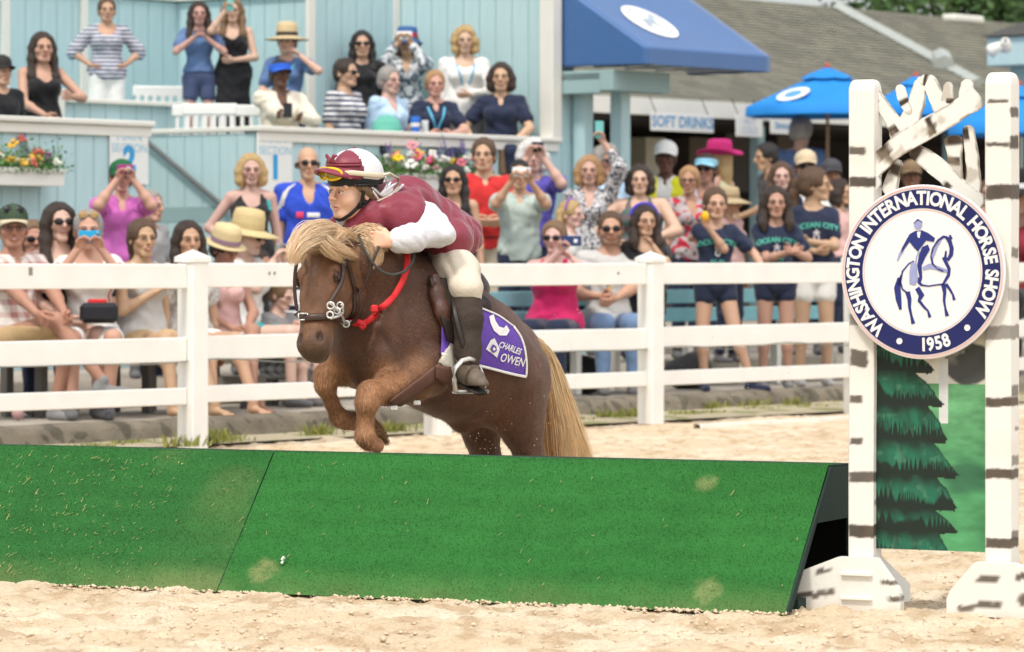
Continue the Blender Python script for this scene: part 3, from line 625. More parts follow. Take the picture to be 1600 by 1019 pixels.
tree('dark green tree above the ridge at the top right', 7.4, 66, 6.7, 3.2, 1); tree('green tree above the roof at the far right corner', 10.5, 72, 7.2, 3.5, 2); tree('dark tree just past the roof flashing', 4.9, 70, 6.3, 1.6, 3)
# ---- benches of the front row
def bench(label, pxa, pxb, t0, seat, back, mslat, mleg, backs=2, zf=.14, grp='benches along the paved walk'):
    sa, sb = SX(pxa, t0), SX(pxb, t0); L = sb-sa; t = thing('bench', label, 'bench', W((sa+sb)/2, t0, zf), RZ, grp)
    sl = MB().box((0, 0, 0), (L, .11, .035), bev=.005).me('slat')
    for y in (-.20, -.07, .06): obj('slat', sl, mslat, t, (0, y, seat))
    bl = MB().box((0, 0, 0), (L, .03, .12), bev=.005).me('back_slat')
    for k in range(backs): obj('back_slat', bl, mslat, t, (0, .19+.02*k, seat+.18+k*.16))
    for x in (-L/2+.15, 0, L/2-.15):
        m = MB(); m.box((x, -.19, seat/2-.02), (.06, .07, seat-.04)); m.box((x, .15, seat/2-.02), (.06, .07, seat-.04)); m.box((x, -.02, seat-.05), (.06, .40, .05)); m.box((x, .225, seat+.18), (.05, .03, .48)); m.obj('leg', mleg, t)
M_slate = mat('grey painted timber', (.13, .12, .11), .7, .2, 8, .3)
M_tealb = mat('teal bench paint', (.22, .44, .48), .6, .15, 5, .2)
bench('grey wooden bench under the man in the plaid shirt', -170, 225, 1.98, .45, .3, M_slate, M_slate, 1)
bench('dark wooden bench right of the left fence post', 235, 470, 2.0, .43, .3, M_slate, M_slate, 1)
bench('white wooden bench with broad back beside the boy', 335, 585, 2.62, .45, .3, M_wpaint, mat('brown timber', (.2, .15, .1), .7), 3)
bench('pale blue bench under the woman in the pink top', 735, 1000, 2.0, .43, .3, M_tealb, M_wpaint, 3)
bench('pale blue bench behind the girls in navy shirts', 1030, 1330, 2.5, .43, .3, M_tealb, M_wpaint, 3)
bench('pale blue bench right of the jump standard', 1500, 1760, 2.3, .43, .3, M_tealb, M_wpaint, 3)
# ================================================================= people
def col_skin(t): return {'l': (.54, .335, .245), 'm': (.50, .305, .21), 't': (.43, .235, .15), 'd': (.12, .055, .033), 'b': (.24, .12, .07), 'p': (.58, .375, .295)}[t]
M_skin = mat('skin', vc=True, rough=.58, var=.05, sc=20, bump=.05, bsc=120, spec=.35)
M_hairs = {}
def hair_mat(c):
    cs = {'black': (.012, .010, .010), 'dark': (.035, .02, .013), 'brown': (.10, .055, .03), 'lbrown': (.20, .12, .06), 'blond': (.50, .34, .15), 'sblond': (.42, .24, .11), 'grey': (.32, .30, .28), 'white': (.70, .69, .66), 'red': (.28, .12, .05)}
    return mat('hair '+c, cs[c], .45, .35, 30, .9, 90, spec=.5, stretch=(3, 3, .5))
mat('lens black', (.008, .008, .010), .35, 0, bump=0, spec=.3)
def head_sdf(kind):
    s = SDF(); j = 1.0 if kind == 'm' else .92; ck = 0 if kind != 'k' else .004
    s.ball((0, .012, .032), (.076, .096, .086), .01); s.ball((0, -.018, -.038), (.050*j, .070, .064), .03); s.cone((-.018*j, -.066, -.096), (.018*j, -.066, -.096), .017, .017, .03)
    for x in (-1, 1):
        s.ball((x*.037, -.049, -.020), (.025, .026, .024), .03); s.cone((x*.012, -.086, .024), (x*.046, -.072, .022), .010, .010, .015)
        s.cone((x*.042*j, .0, -.052), (x*.022*j, -.05, -.088), .017, .014, .03)
    for x in (-1, 1): s.ball((x*.030, -.096, .004), (.0150, .0115, .0105), .010, 's')
    for x in (-1, 1): s.ball((x*.031, -.0735, .002), (.0150, .0135, .0120), .008)
    s.cone((0, -.088, .018), (0, -.112, -.022), .007, .0125, .012); s.cone((-.011, -.097, -.028), (.011, -.097, -.028), .0085, .0085, .008)
    if kind == 's' or kind == 'm':
        s.ball((0, -.084, -.060), (.028, .014, .016), .012); s.ball((0, -.101, -.059), (.022, .010, .006), .004, 's')
    else:
        s.cone((-.013, -.084, -.056), (.013, -.084, -.056), .0075, .0075, .008); s.cone((-.011, -.082, -.067), (.011, -.082, -.067), .0085, .0085, .006)
    for x in (-1, 1):
        s.ball((x*.078, .014, -.004), (.010, .020, .032), .008); s.ball((x*.088, .010, -.002), (.006, .012, .02), .004, 's')
    s.cone((0, .012, -.05), (0, .035, -.165), .052*j, .054*j, .03)
    return s
_H = {}
def head_mesh(kind):
    if kind not in _H:
        V, Q = head_sdf({'m': 'm', 'ms': 's', 'f': 'f', 'fs': 's', 'k': 'k'}[kind]).mesh(.0048)
        x, y, z = V[:, 0], V[:, 1], V[:, 2]; ax = np.abs(x); fr = y < -.055
        feat = {}
        smile = kind in ('ms', 'fs')
        feat['dark'] = np.where(fr, np.exp(-(((ax-.031)/.0135)**2+((z-.004)/.0062)**2)**2), 0)
        feat['brow'] = np.where(fr, np.exp(-(((ax-.033)/.021)**2+((z-.026-.1*(ax-.03))/.0050)**2)**2), 0)
        hh = .0115 if smile else .0085; ww = .030 if smile else .023
        feat['lip'] = np.where(fr, np.exp(-((x/ww)**2+((z+.0605)/hh)**2)**3), 0)
        feat['teeth'] = np.where(fr, np.exp(-((x/.019)**2+((z+.058)/.0055)**2)**3), 0) if smile else z*0
        feat['dkm'] = z*0 if smile else np.where(fr, np.exp(-((x/.02)**2+((z+.0615)/.003)**2)**2), 0)*.5
        feat['flush'] = np.where(fr, np.exp(-(((ax-.042)/.022)**2+((z+.025)/.02)**2)), 0)+np.exp(-((x/.014)**2+((z+.022)/.014)**2))*fr
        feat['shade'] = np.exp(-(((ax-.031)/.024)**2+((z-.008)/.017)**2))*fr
        _H[kind] = (V, Q, feat)
    return _H[kind]
_HD = {}
def hand_mesh(kind):
    if kind not in _HD:
        s = SDF(); cl = {'open': .25, 'grip': 1.0, 'flat': .08, 'curl': .65}[kind]
        for i, (x, l) in enumerate(((-.030, .055), (-.010, .070), (.010, .075), (.030, .068))):
            s.cone((x*.6, 0, .005), (x, 0, .078), .014, .0115, .012)
            p = np.array([x, .002, .082]); a = cl*.55; r = .0088
            for k in range(3):
                q = p+np.array([x*.12*(1-cl), math.sin(a), math.cos(a)])*l*(.44, .32, .26)[k]; s.cone(p, q, r, r*.9, .004); p = q; r *= .9; a += cl*.75
        p = [(.022, .006, .02), (.046, .018, .048), (.052, .030, .075), (.046, .044+.01*cl, .096)] if cl > .3 else [(.022, .004, .02), (.055, .010, .045), (.072, .014, .068), (.080, .016, .092)]
        s.chain(p, (.015, .0125, .0105, .0085), .008); s.cone((0, 0, -.02), (0, 0, .02), .024, .022, .015, flat=((0, 1, 0), 1.35))
        _HD[kind] = s.mesh(.0055)
    return _HD[kind]
def rx(a): return np.array(Matrix.Rotation(R(a), 3, 'X'))
def ry(a): return np.array(Matrix.Rotation(R(a), 3, 'Y'))
def rz_(a): return np.array(Matrix.Rotation(R(a), 3, 'Z'))
def ik(sh, tgt, l1, l2, pole):
    sh, tgt = np.array(sh, float), np.array(tgt, float); d = tgt-sh; L = np.linalg.norm(d); mx = (l1+l2)*.995
    if L > mx: tgt = sh+d/L*mx; d = tgt-sh; L = mx
    u = d/L; c = np.clip((l1*l1+L*L-l2*l2)/(2*l1*L), -1, 1); p = np.array(pole, float); p = p-(p @ u)*u; p /= np.linalg.norm(p)+1e-9
    return sh+u*l1*c+p*l1*math.sqrt(max(0, 1-c*c)), tgt
CLOTH = {}
def cloth(key):
    """named fabrics"""
    if key in CLOTH: return CLOTH[key]
    T = {'white': (.75, .74, .71), 'cream': (.66, .61, .50), 'black': (.015, .015, .017), 'navy': (.018, .025, .055), 'grey': (.36, .36, .36), 'lgrey': (.50, .49, .47), 'dgrey': (.12, .12, .125), 'mgrey': (.22, .22, .22), 'denim': (.14, .22, .36), 'ddenim': (.05, .08, .15), 'blue': (.025, .07, .50), 'lblue': (.42, .58, .74), 'mblue': (.10, .17, .33), 'red': (.55, .03, .03), 'pink': (.52, .13, .42), 'fuchsia': (.55, .02, .12), 'sage': (.42, .49, .45), 'khaki': (.48, .33, .17), 'purple': (.10, .08, .40), 'maroon': (.22, .02, .035), 'beige': (.55, .47, .36), 'yellow': (.8, .75, .03), 'teal': (.03, .30, .32), 'pyellow': (.60, .60, .38), 'skirtblue': (.06, .08, .16), 'charcoal': (.05, .05, .055), 'rose': (.6, .38, .36)}
    P = {'stripe_nw': ((.55, .55, .57), ('stripe', (.08, .09, .18), 24)), 'stripe_nv': ((.6, .6, .6), ('stripe', (.04, .05, .11), 22)), 'stripe_bw': ((.55, .52, .46), ('stripe', (.04, .04, .04), 26)), 'stripe_dark': ((.16, .12, .13), ('stripe', (.08, .13, .12), 10)), 'plaid_rw': ((.72, .68, .63), ('plaid', (.45, .22, .20), 13)), 'plaid_bw': ((.55, .55, .55), ('plaid', (.12, .13, .15), 14)), 'floral_red': ((.42, .36, .36), ('spots', (.50, .03, .06), 18, .45, (.08, .08, .09))), 'floral_white': ((.72, .70, .66), ('spots', (.55, .08, .05), 14, .38)), 'speckle': ((.55, .54, .55), ('spots', (.06, .06, .08), 60, .47)), 'lace': ((.6, .58, .55), ('spots', (.42, .40, .38), 50, .5)), 'speck_bw': ((.62, .64, .66), ('spots', (.10, .14, .18), 28, .46))}
    if key in T: m = mat('cloth '+key, T[key], .8, .10, 6, .35, 22, spec=.2, sheen=.15)
    else: m = mat('cloth '+key, P[key][0], .8, .08, 6, .3, 22, spec=.2, pat=P[key][1])
    CLOTH[key] = m; return m
ARMS = {}
def person(label, px, top, Y, floor=.18, pose='stand', yaw=0, sex='f', skin='l', hair=('long', 'dark'), shirt='navy', sleeve=.30, neck='round', lower=('trousers', 'navy'), arms=('down', 'down'),
           hat=None, glasses=None, smile=True, lean=0, hyaw=0, hpitch=0, fat=1.0, hk=1.05, joints=None, shoes='dgrey', bare=False, hands=('curl', 'curl'), beard=False, voxel=.0135, twist=0, S=None, kid=False, group='spectators watching from behind the fence', hem=.875, extra=None, belt=None):
    m = sex == 'm'; sit = pose == 'sit'; dz = -.43 if sit else 0.0
    headtop = 1.70+dz+(.03 if hat else 0)
    if S is None: S = (ZP(top, Y)-floor)/(headtop*math.cos(R(lean))**.5)
    else: floor = ZP(top, Y)-headtop*S
    hk = hk*(1.0 if not kid else 1.12); shw = (.178 if m else .158)*(fat**.5)*(.93 if kid else 1)
    T = rx(lean)                        # + tilts forward (towards -y)
    HIP = np.array([0, 0, .93+dz]); up = lambda p: HIP+rz_(twist) @ (T @ (np.array(p, float)+[0, 0, dz]-HIP))
    body = SDF(); top_ = SDF(); f = fat; K = .04
    hw = .165 if not m else .155
    parts = [((0, .005, .955), (hw*f, .115*f, .115), .05), ((0, 0, 1.09), ((.125 if not m else .145)*f, .098*f, .13), .06), ((0, .005, 1.27), ((.145 if not m else .17)*f**.6, .108*f**.8, .16), .06)]
    RT = rz_(twist) @ T
    for c, r, k in parts: body.ball(up(c), r, k, M=RT)
    body.cone(up((-shw+.025, .01, 1.372)), up((shw-.025, .01, 1.372)), .045, .045, .035); body.cone(up((0, .012, 1.37)), up((0, .005, 1.47)), .06, .052, .03)
    for x in (-1, 1): body.cone(up((x*.05, .01, 1.42)), up((x*(shw-.01), .01, 1.385)), .035, .045, .04)
    if not m and not kid:
        for x in (-1, 1): body.ball(up((x*.068*f**.4, -.085*f**.7, 1.265)), .058*f**.6, .03)
    # arms
    J = {}
    zs = 1.375
    hc = up((0, -.02, 1.59)) if not hpitch and not hyaw else up((0, -.02, 1.59))
    PRE = {'down': ((.24, -.02, .84), (.3, 1, -.2)), 'hips': ((.17, -.07, 1.02), (1.5, .6, 0)), 'phone': ((.065, -.27, 1.575), (.7, 0, -1)), 'phone_far': ((.075, -.36, 1.54), (.7, .0, -1)), 'phone_low': ((.05, -.25, 1.30), (.7, .2, -1)), 'chin': ((.05, -.13, 1.47), (.5, -.3, -1)), 'clap': ((.06, -.22, 1.22), (.9, .2, -1)), 'up': ((.10, -.16, 1.90), (.8, -.3, -.3)), 'lap': ((.05, -.30, 1.02), (1, .3, -.5)), 'ledge': ((.10, -.33, 1.12), (1, .2, -.6)), 'fold': ((-.08, -.19, 1.16), (1, .1, -.6)), 'belly': ((.02, -.19, 1.08), (1, .3, -.5)), 'eat': ((.035, -.17, 1.40), (.8, .0, -1)), 'wide': ((.42, -.22, 1.10), (.3, .3, -1)), 'behind': ((.10, .16, 1.0), (1, .5, 0)), 'knee': ((.06, -.38, .99), (1, .3, -.5))}
    handobjs = []
    for sd in (0, 1):
        x = -1 if sd == 0 else 1; a = arms[sd]; spec = PRE[a] if isinstance(a, str) else a; tg, pole = spec[0], spec[1]
        sh = up((x*shw, .012, zs)); hnd = up((x*tg[0], tg[1], tg[2])) if len(spec) < 3 else up(tg if False else (tg[0], tg[1], tg[2]))
        el, wr = ik(sh, hnd, .285, .245, RT @ np.array([x*pole[0], pole[1], pole[2]])); J[sd] = (sh, el, wr)
        fa = f**.7
        body.cone(sh, el, (.051 if m else .046)*fa, (.042 if m else .037)*fa, .02); body.cone(el, wr, (.041 if m else .037)*fa, .025, .02); body.ball(el*.7+wr*.3, .042*fa if m else .037*fa, .02)
        handobjs.append((wr, wr-el, x, hands[sd]))
    # legs
    jt = {'hipL': (.085, 0, .90+dz), 'hipR': (-.085, 0, .90+dz)}
    if sit: jt.update(kneeL=(.11, -.43, .50), kneeR=(-.11, -.43, .50), ankL=(.11, -.40, .09), ankR=(-.11, -.44, .09))
    else: jt.update(kneeL=(.10, -.02, .49), kneeR=(-.10, -.02, .49), ankL=(.11, .03, .09), ankR=(-.11, .03, .09))
    if joints: jt.update(joints)
    jt = {k: np.array(v, float) for k, v in jt.items()}; feet = []
    for q in ('L', 'R'):
        h, k, a = jt['hip'+q], jt['knee'+q], jt['ank'+q]; body.cone(h, k, .085*f, .055*f**.5, .04); body.cone(k, a, .052*f**.5, .034, .02)
        cm = k*.68+a*.32; dr = (a-k)/np.linalg.norm(a-k); bk = np.cross((1, 0, 0), dr); bk = -bk if bk[1] < 0 else bk; body.ball(cm+bk*.012, .052*f**.5, .03); fd = jt.get('foot'+q, np.array([.03 if q == 'L' else -.03, -1, 0])); fd = fd/np.linalg.norm(fd); feet.append((a, fd))
    V, Q = body.mesh(voxel)
    # merge head
    HR = rz_(hyaw) @ rx(hpitch) @ rz_(twist*.6) @ rx(lean*.35); hpos = up((0, .0, 1.47))+HR @ np.array([0, -.012, .115*hk])
    rs = np.random.RandomState(sum(ord(c_)*(i_+3) for i_, c_ in enumerate(label)) % 99991)
    hkind = ('k' if kid and not smile else ('m' if m and not smile else ('ms' if m else ('fs' if smile else 'f'))))
    HV, HQ, ft = head_mesh(hkind); HV0 = HV; wv, jw, fl_, nl, ch_ = rs.uniform(.93, 1.08), rs.uniform(.86, 1.16), rs.uniform(.94, 1.07), rs.uniform(-.004, .008), rs.uniform(-.006, .006); HVd = HV.copy(); low_ = sm(.01, -.07, HV[:, 2]); jw *= .90 if kid else 1; HVd[:, 0] *= wv*(1+(jw-1)*low_); kz_ = .90 if kid else .965; HVd[:, 2] = np.where(HVd[:, 2] < 0, HVd[:, 2]*(1-(1-kz_)*sm(0, -.06, HVd[:, 2])*1.0), HVd[:, 2]); HVd[:, 2] *= fl_; ns_ = np.exp(-((HV[:, 0]/.018)**2+((HV[:, 2]+.018)/.022)**2))*(HV[:, 1] < -.08); HVd[:, 1] -= ns_*nl; HVd[:, 1] += low_*ch_*(HV[:, 1] < 0); HVt = (HVd*hk) @ HR.T+hpos
    sk = np.array(col_skin(skin))*rs.uniform(.88, 1.08)*np.array([1, rs.uniform(.93, 1.06), rs.uniform(.90, 1.08)]); C0 = np.tile(sk, (len(V), 1)); ch = np.tile(sk, (len(HV), 1))
    def lay(msk, c): nonlocal ch; ch = ch*(1-msk[:, None])+np.array(c)*msk[:, None]
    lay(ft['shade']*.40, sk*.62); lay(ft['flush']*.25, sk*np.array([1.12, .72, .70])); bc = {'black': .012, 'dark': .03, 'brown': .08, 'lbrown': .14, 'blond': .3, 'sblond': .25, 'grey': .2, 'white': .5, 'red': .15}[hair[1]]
    lay(ft['brow']*.35, (bc*.7+.01, bc*.5+.008, bc*.35+.006)); lay(ft['dark']*.25, sk*.5); lay(ft['lip']*.9, sk*np.array([.84, .44, .42])); lay(ft['dkm'], (.08, .02, .02)); lay(ft['teeth']*.75, (.62, .58, .54))
    if beard:
        bz = sm(-.03, -.055, HV[:, 2])*sm(.03, -.01, HV[:, 1])*sm(-.125, -.105, HV[:, 2]); lay(bz*.55*(1-ft['lip']), (.09, .05, .03))
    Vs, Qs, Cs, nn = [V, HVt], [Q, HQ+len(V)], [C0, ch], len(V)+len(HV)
    hps = []
    for wr, d, x, kd in handobjs:
        hv, hq = hand_mesh(kd); d = d/np.linalg.norm(d); yv = np.array([-x, -.2, .1])-d*np.dot(np.array([-x, -.2, .1]), d)
        if kd == 'grip' or np.linalg.norm(yv) < .3: yv = np.array([-x*.5, -1, 0])-d*np.dot(np.array([-x*.5, -1, 0]), d)
        yv = yv/(np.linalg.norm(yv)+1e-9); xv = np.cross(yv, d); hv2 = hv.copy(); hv2[:, 0] *= (1 if np.dot(xv, (0, 0, 1)) > 0 or True else -1)
        M3 = np.stack([xv, yv, d], 1); fl = 1 if (xv[2] > 0) else -1; hv2[:, 0] *= fl
        hq2 = hq if fl > 0 else hq[:, ::-1]; sc = (.95 if m else .86)*(.9 if kid else 1); Vs.append((hv2*sc) @ M3.T+wr); Qs.append(hq2+nn); Cs.append(np.tile(sk*np.array([1, .95, .93]), (len(hv), 1))); nn += len(hv); hps.append(wr+d*.07*sc)
    if bare:
        for (a, fd), q in zip(feet, 'LR'):
            s = SDF(); b = a-[0, 0, .045]; s.cone(a, b-fd*.02, .034, .032, .02); s.cone(b, b+fd*.13-[0, 0, .015], .03, .02, .03, flat=((0, 0, 1), 1.2)); lat = np.cross(fd, (0, 0, 1))
            for k in range(5): s.cone(b+fd*.12+lat*(k-2)*.017-[0, 0, .018], b+fd*(.165-.006*abs(k-1.5))+lat*(k-2)*.018-[0, 0, .024], .011, .009, .006)
            fv, fq = s.mesh(.008); Vs.append(fv); Qs.append(fq+nn); Cs.append(np.tile(sk, (len(fv), 1))); nn += len(fv)
    V = np.concatenate(Vs); Q = np.concatenate(Qs); C = np.concatenate(Cs)
    yr = R(yaw); hw_ = rz_(yaw) @ hpos; root = np.array([(px-800)/F*Y-hw_[0]*S, Y-hw_[1]*S, floor])
    t = thing('person', label, 'person', root, yr, group, S)
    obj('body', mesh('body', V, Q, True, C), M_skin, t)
    # ---- top garment
    if shirt:
        g = SDF(); e = .017; tank = neck in ('tank', 'strap')
        dress = lower and lower[0] == 'dress'
        for c, r, k in parts[(1 if (sit or not dress) else 0):]: g.ball(up(c), np.array(r)+e*np.array([1, 1, .8]), k, M=RT)
        g.ball(up(parts[0][0]), np.array(parts[0][1])+[e+.012, e+.012, .06], .05, M=RT)
        if not m and not kid:
            for x in (-1, 1): g.ball(up((x*.068*f**.4, -.085*f**.7, 1.265)), .058*f**.6+e, .03)
        if not tank:
            g.cone(up((-shw+.025, .01, 1.372)), up((shw-.025, .01, 1.372)), .045+e, .045+e, .035)
            for x in (-1, 1): g.cone(up((x*.055, .01, 1.412)), up((x*(shw-.01), .01, 1.385)), .033+e*.5, .040+e*.8, .025)
            if sleeve > 0:
                for sd in (0, 1):
                    sh, el, wr = J[sd]; fa = f**.7
                    e1 = sh+(el-sh)*min(1, sleeve*2); flr = .012 if sleeve < .95 else 0
                    g.cone(sh, e1, (.051 if m else .046)*fa+e, (.042 if m else .038)*fa+e+flr, .018)
                    if sleeve > .5: g.cone(el, el+(wr-el)*(sleeve-.5)*2*.96, (.038 if m else .034)*fa+e, .032+e*.7, .02)
        else:
            for x in (-1, 1): g.chain([up((x*.085, -.085, 1.33)), up((x*.085, -.02, 1.43)), up((x*.085, .06, 1.38)), up((x*.08, .1, 1.30))], (.02, .016, .016, .02) if neck == 'tank' else (.009, .008, .008, .009), .01)
        if not sit and lower and lower[0] == 'dress': pass
        else: g.cut(up((0, 0, hem)), RT @ np.array([0, 0, -1.]))
        if neck == 'v' or neck == 'polo': g.cone(up((0, -.13, 1.28 if neck == 'v' else 1.34)), up((0, -.05, 1.50)), .015, .075, .01, 's'); g.ball(up((0, 0, 1.47)), (.068, .075, .05), .01, 's')
        elif neck == 'round': g.ball(up((0, -.03, 1.45)), (.078, .09, .055), .01, 's')
        elif neck == 'scoop': g.ball(up((0, -.07, 1.42)), (.095, .11, .09), .01, 's')
        elif tank: g.ball(up((0, -.09, 1.42)), (.080, .12, .115 if neck == 'tank' else .12), .01, 's'); [g.ball(up((x*.19, 0, 1.42)), (.07, .2, .12), .01, 's') for x in (-1, 1)]
        elif neck == 'high': g.cone(up((0, .01, 1.40)), up((0, .0, 1.47)), .072, .064, .03)
        if lower and lower[0] == 'dress' and not sit: g.cone((0, 0, .98), (0, 0, lower[2] if len(lower) > 2 else .5), .155, .21, .08, flat=((0, 1, 0), 1.25)); g.cut((0, 0, lower[2] if len(lower) > 2 else .5), (0, 0, -1))
        gv, gq = g.mesh(voxel); nm = vnorm(gv, gq); dsp = (noise(gv*[1, 1, .7], 14, len(label), 2)-.5)*.022+(np.abs(np.sin(gv[:, 2]*22+gv[:, 0]*14*(1 if len(label) % 2 else -1)+noise(gv, 6, 4)*7))**2-.5)*.008+np.sin(gv[:, 2]*60+noise(gv, 7, 4)*9)*.0015; gv = gv+nm*dsp[:, None]
        so = obj('dress' if dress else 'shirt', mesh('shirt', gv, gq, True), cloth(shirt), t)
        if neck == 'polo':
            cb = MB(); q = [up((x*.075*math.sin(a), -.01-.075*math.cos(a)*.9, z)) for x in (1,) for a in np.linspace(-2.9, 2.9, 14) for z in (0,)] if False else None
            pts = [up((.070*math.sin(a), .005-.072*math.cos(a), 1.425+.02*math.cos(a+math.pi))) for a in np.linspace(.35, 2*math.pi-.35, 16)]; cb.tube(pts, .016, 6, flat=.5); cb.obj('collar', cloth(shirt), so, True)
    if lower and lower[0] != 'dress':
        g = SDF(); kd = lower[0]; fr = {'trousers': 1.0, 'jeans': 1.0, 'shorts': .20, 'kshorts': .42, 'mini': .10, 'capri': .75, 'skirt': .4}[kd]
        g.ball((0, .005, .955+dz), (hw*f+.010, .115*f+.010, .10), .05); g.cone((-.08, 0, .91+dz), (.08, 0, .91+dz), .1*f, .1*f, .04)
        if kd == 'skirt' and not sit: g.cone((0, 0, .92+dz), (0, -.01, .60+dz), .15, .19, .06, flat=((0, 1, 0), 1.2)); g.cut((0, 0, .62), (0, 0, -1))
        else:
            for q in ('L', 'R'):
                h, k, a = jt['hip'+q], jt['knee'+q], jt['ank'+q]; tf = min(1, fr*2); g.cone(h, h+(k-h)*tf, .085*f+.012, .085*f+.014+(.055-.085)*tf*.7, .03)
                if fr > .5: g.cone(k, k+(a-k)*(fr-.5)*2*.95, .055*f**.5+.013, .050, .02)
        g.cut(up((0, 0, 1.0)), RT @ np.array([0, 0, 1.])); gv, gq = g.mesh(voxel); nm = vnorm(gv, gq); gv = gv+nm*((noise(gv, 13, 9, 2)-.5)*.014)[:, None]
        obj({'trousers': 'trousers', 'jeans': 'jeans', 'skirt': 'skirt'}.get(kd, 'shorts'), mesh('lower', gv, gq, True), cloth(lower[1]), t)
    if belt: 
        pts = [up((math.cos(a)*(hw*f+.016), math.sin(a)*(.115*f+.016)+.005, .965)) for a in np.linspace(0, 2*math.pi, 25)]; MB().tube(pts, .02, 6, flat=.35, up=(0, 0, 1)).obj('belt', cloth(belt), t, True)
    if not bare and shoes:
        for (a, fd), q in zip(feet, 'LR'):
            s = SDF(); b = a-[0, 0, .045]; s.cone(a-[0, 0, .0], b-fd*.025, .040, .036, .02); s.cone(b-fd*.02-[0, 0, .01], b+fd*.14-[0, 0, .02], .038, .032, .03, flat=((0, 0, 1), 1.15)); s.cut(b-[0, 0, .045], (0, 0, -1)); fv, fq = s.mesh(.009)
            so = obj('shoe', mesh('shoe', fv, fq, True), cloth(shoes) if isinstance(shoes, str) else shoes, t)
    # ---- head furniture, in head space
    hd = lambda V_: (np.asarray(V_, float)*hk) @ HR.T+hpos
    hs, hcx = hair
    if hs != 'bald':
        g = SDF(); big = 1.0 if hs in ('short', 'crop', 'fringe') else 1.06; zc = .030
        if hs == 'fringe': 
            for x in (-1, 1): g.chain([(x*.076, -.01, -.0), (x*.07, .05, -.01), (x*.03, .085, -.02)], (.014, .018, .018), .02)
        else:
            ex = .007 if hs == 'crop' else (.02 if hs in ('curly', 'afro') else .013)
            g.ball((0, .016, zc+.004), (.078+ex, .096+ex, .088+ex), .01)
            g.ball((0, .05, -.02), (.072+ex, .052+ex, .06), .03)
            if hs in ('bob', 'curly'):
                for x in (-1, 1): g.chain([(x*.070, -.01, .05), (x*.088, -.005, -.01), (x*.085, -.01, -.075), (x*.07, -.01, -.105)], (.03, .032, .032, .02), .03)
                g.ball((0, .06, -.05), (.085, .05, .07), .03)
            if hs in ('long', 'vlong'):
                zl = -.20 if hs == 'long' else -.30
                for x in (-1, 1): g.chain([(x*.062, -.02, .065), (x*.086, -.005, .0), (x*.090, -.01, -.09), (x*.098, -.04, zl*.75), (x*.09, -.065, zl)], (.026, .026, .032, .034, .014), .03)
                g.chain([(0, .06, 0), (0, .075, -.1), (0, .085, zl)], (.08, .075, .05), .03, flat=((0, 1, 0), 1.8))
            if hs in ('ponytail', 'pony_side'):
                xx = 0; g.chain([(xx, .09, .04), (xx, .135, .02), (xx, .15, -.06), (xx, .14, -.16), (xx, .13, -.22)], (.03, .03, .034, .026, .008), .02)
            if hs == 'pigtails':
                for x in (-1, 1): g.chain([(x*.075, .05, .03), (x*.115, .06, .02), (x*.125, .05, -.06), (x*.11, .04, -.12)], (.02, .026, .026, .008), .02)
        fz = {'short': .064, 'crop': .070, 'curly': .060}.get(hs, .060)
        if hs != 'fringe':
            g.ball((0, -.118, -.035), (.064, .075, .035+fz), .012, 's'); g.ball((0, -.142, .018), (.106, .098, .090 if hs not in ('short', 'crop') else .094), .012, 's')
            for x in (-1, 1):
                if hs in ('short', 'crop', 'ponytail', 'pigtails', 'pony_side'): g.ball((x*.085, -.03, -.05), (.04, .05, .055), .01, 's')
            if hs in ('short', 'crop'): g.ball((0, .04, -.12), (.1, .1, .055), .01, 's')
        gv, gq = g.mesh(.0085); nm = vnorm(gv, gq); th = np.arctan2(gv[:, 0], gv[:, 1]-.01); am = .006 if hs not in ('curly', 'afro') else .015
        gv = gv+nm*((noise(np.stack([th*6, gv[:, 2]*5, gv[:, 2]*0], 1), 1.6, 3, 2)-.5)*am*2)[:, None]+(noise(gv, 40 if hs != 'curly' else 22, 8, 2)-.5)[:, None]*nm*am*(1 if hs != 'curly' else 1.6)
        obj('hair', mesh('hair', hd(gv), gq, True), hair_mat(hcx), t)
    # eyes and brows
    wht, irs, brw = mat('shadow toned eye white', (.22, .17, .145), .3, 0, bump=0), mat('iris brown', (.025, .014, .010), .2, 0, bump=0, spec=.6), hair_mat(hcx if hs != 'bald' else 'brown')  # eye whites take a skin-shadow colour, shade painted in
    if glasses != 'sun':
        for x in (-1, 1):
            c = np.array([x*.0315*wv, -.0895, .0035*fl_]); al = [(c[0]+.0135*math.cos(a), c[1]+.10*abs(math.cos(a))**2*.04+.0006, c[2]+.0052*math.sin(a)*(1 if math.sin(a) > 0 else .8)) for a in np.linspace(0, 6.283, 13)[:-1]]
            q = obj('eye', mesh('eye', hd(al+[tuple(c-[0, .0016, 0])]), [[i, (i+1) % 12, 12] for i in range(12)]), wht, t)
            ir = [tuple(c+np.array([.0066*math.cos(a), -.0026, .0058*math.sin(a)])) for a in np.linspace(0, 6.283, 11)[:-1]]; obj('iris', mesh('iris', hd(ir), [list(range(10))]), irs, q)
            bl = MB(); bl.tube([(x*.0165, -.0905, .0045), (x*.024, -.0925, .0105), (x*.034, -.0915, .0115), (x*.045, -.0845, .0065)], .0010, 4); w_ = MB(); w_.V = [hd(np.concatenate(bl.V))]; w_.F = bl.F; w_.obj('eyelid', mat('lash', (.03, .018, .014), .6, 0, bump=0), q)
    mz_ = -.0600*fl_*kz_; my_ = lambda x_: 13*x_*x_+ch_
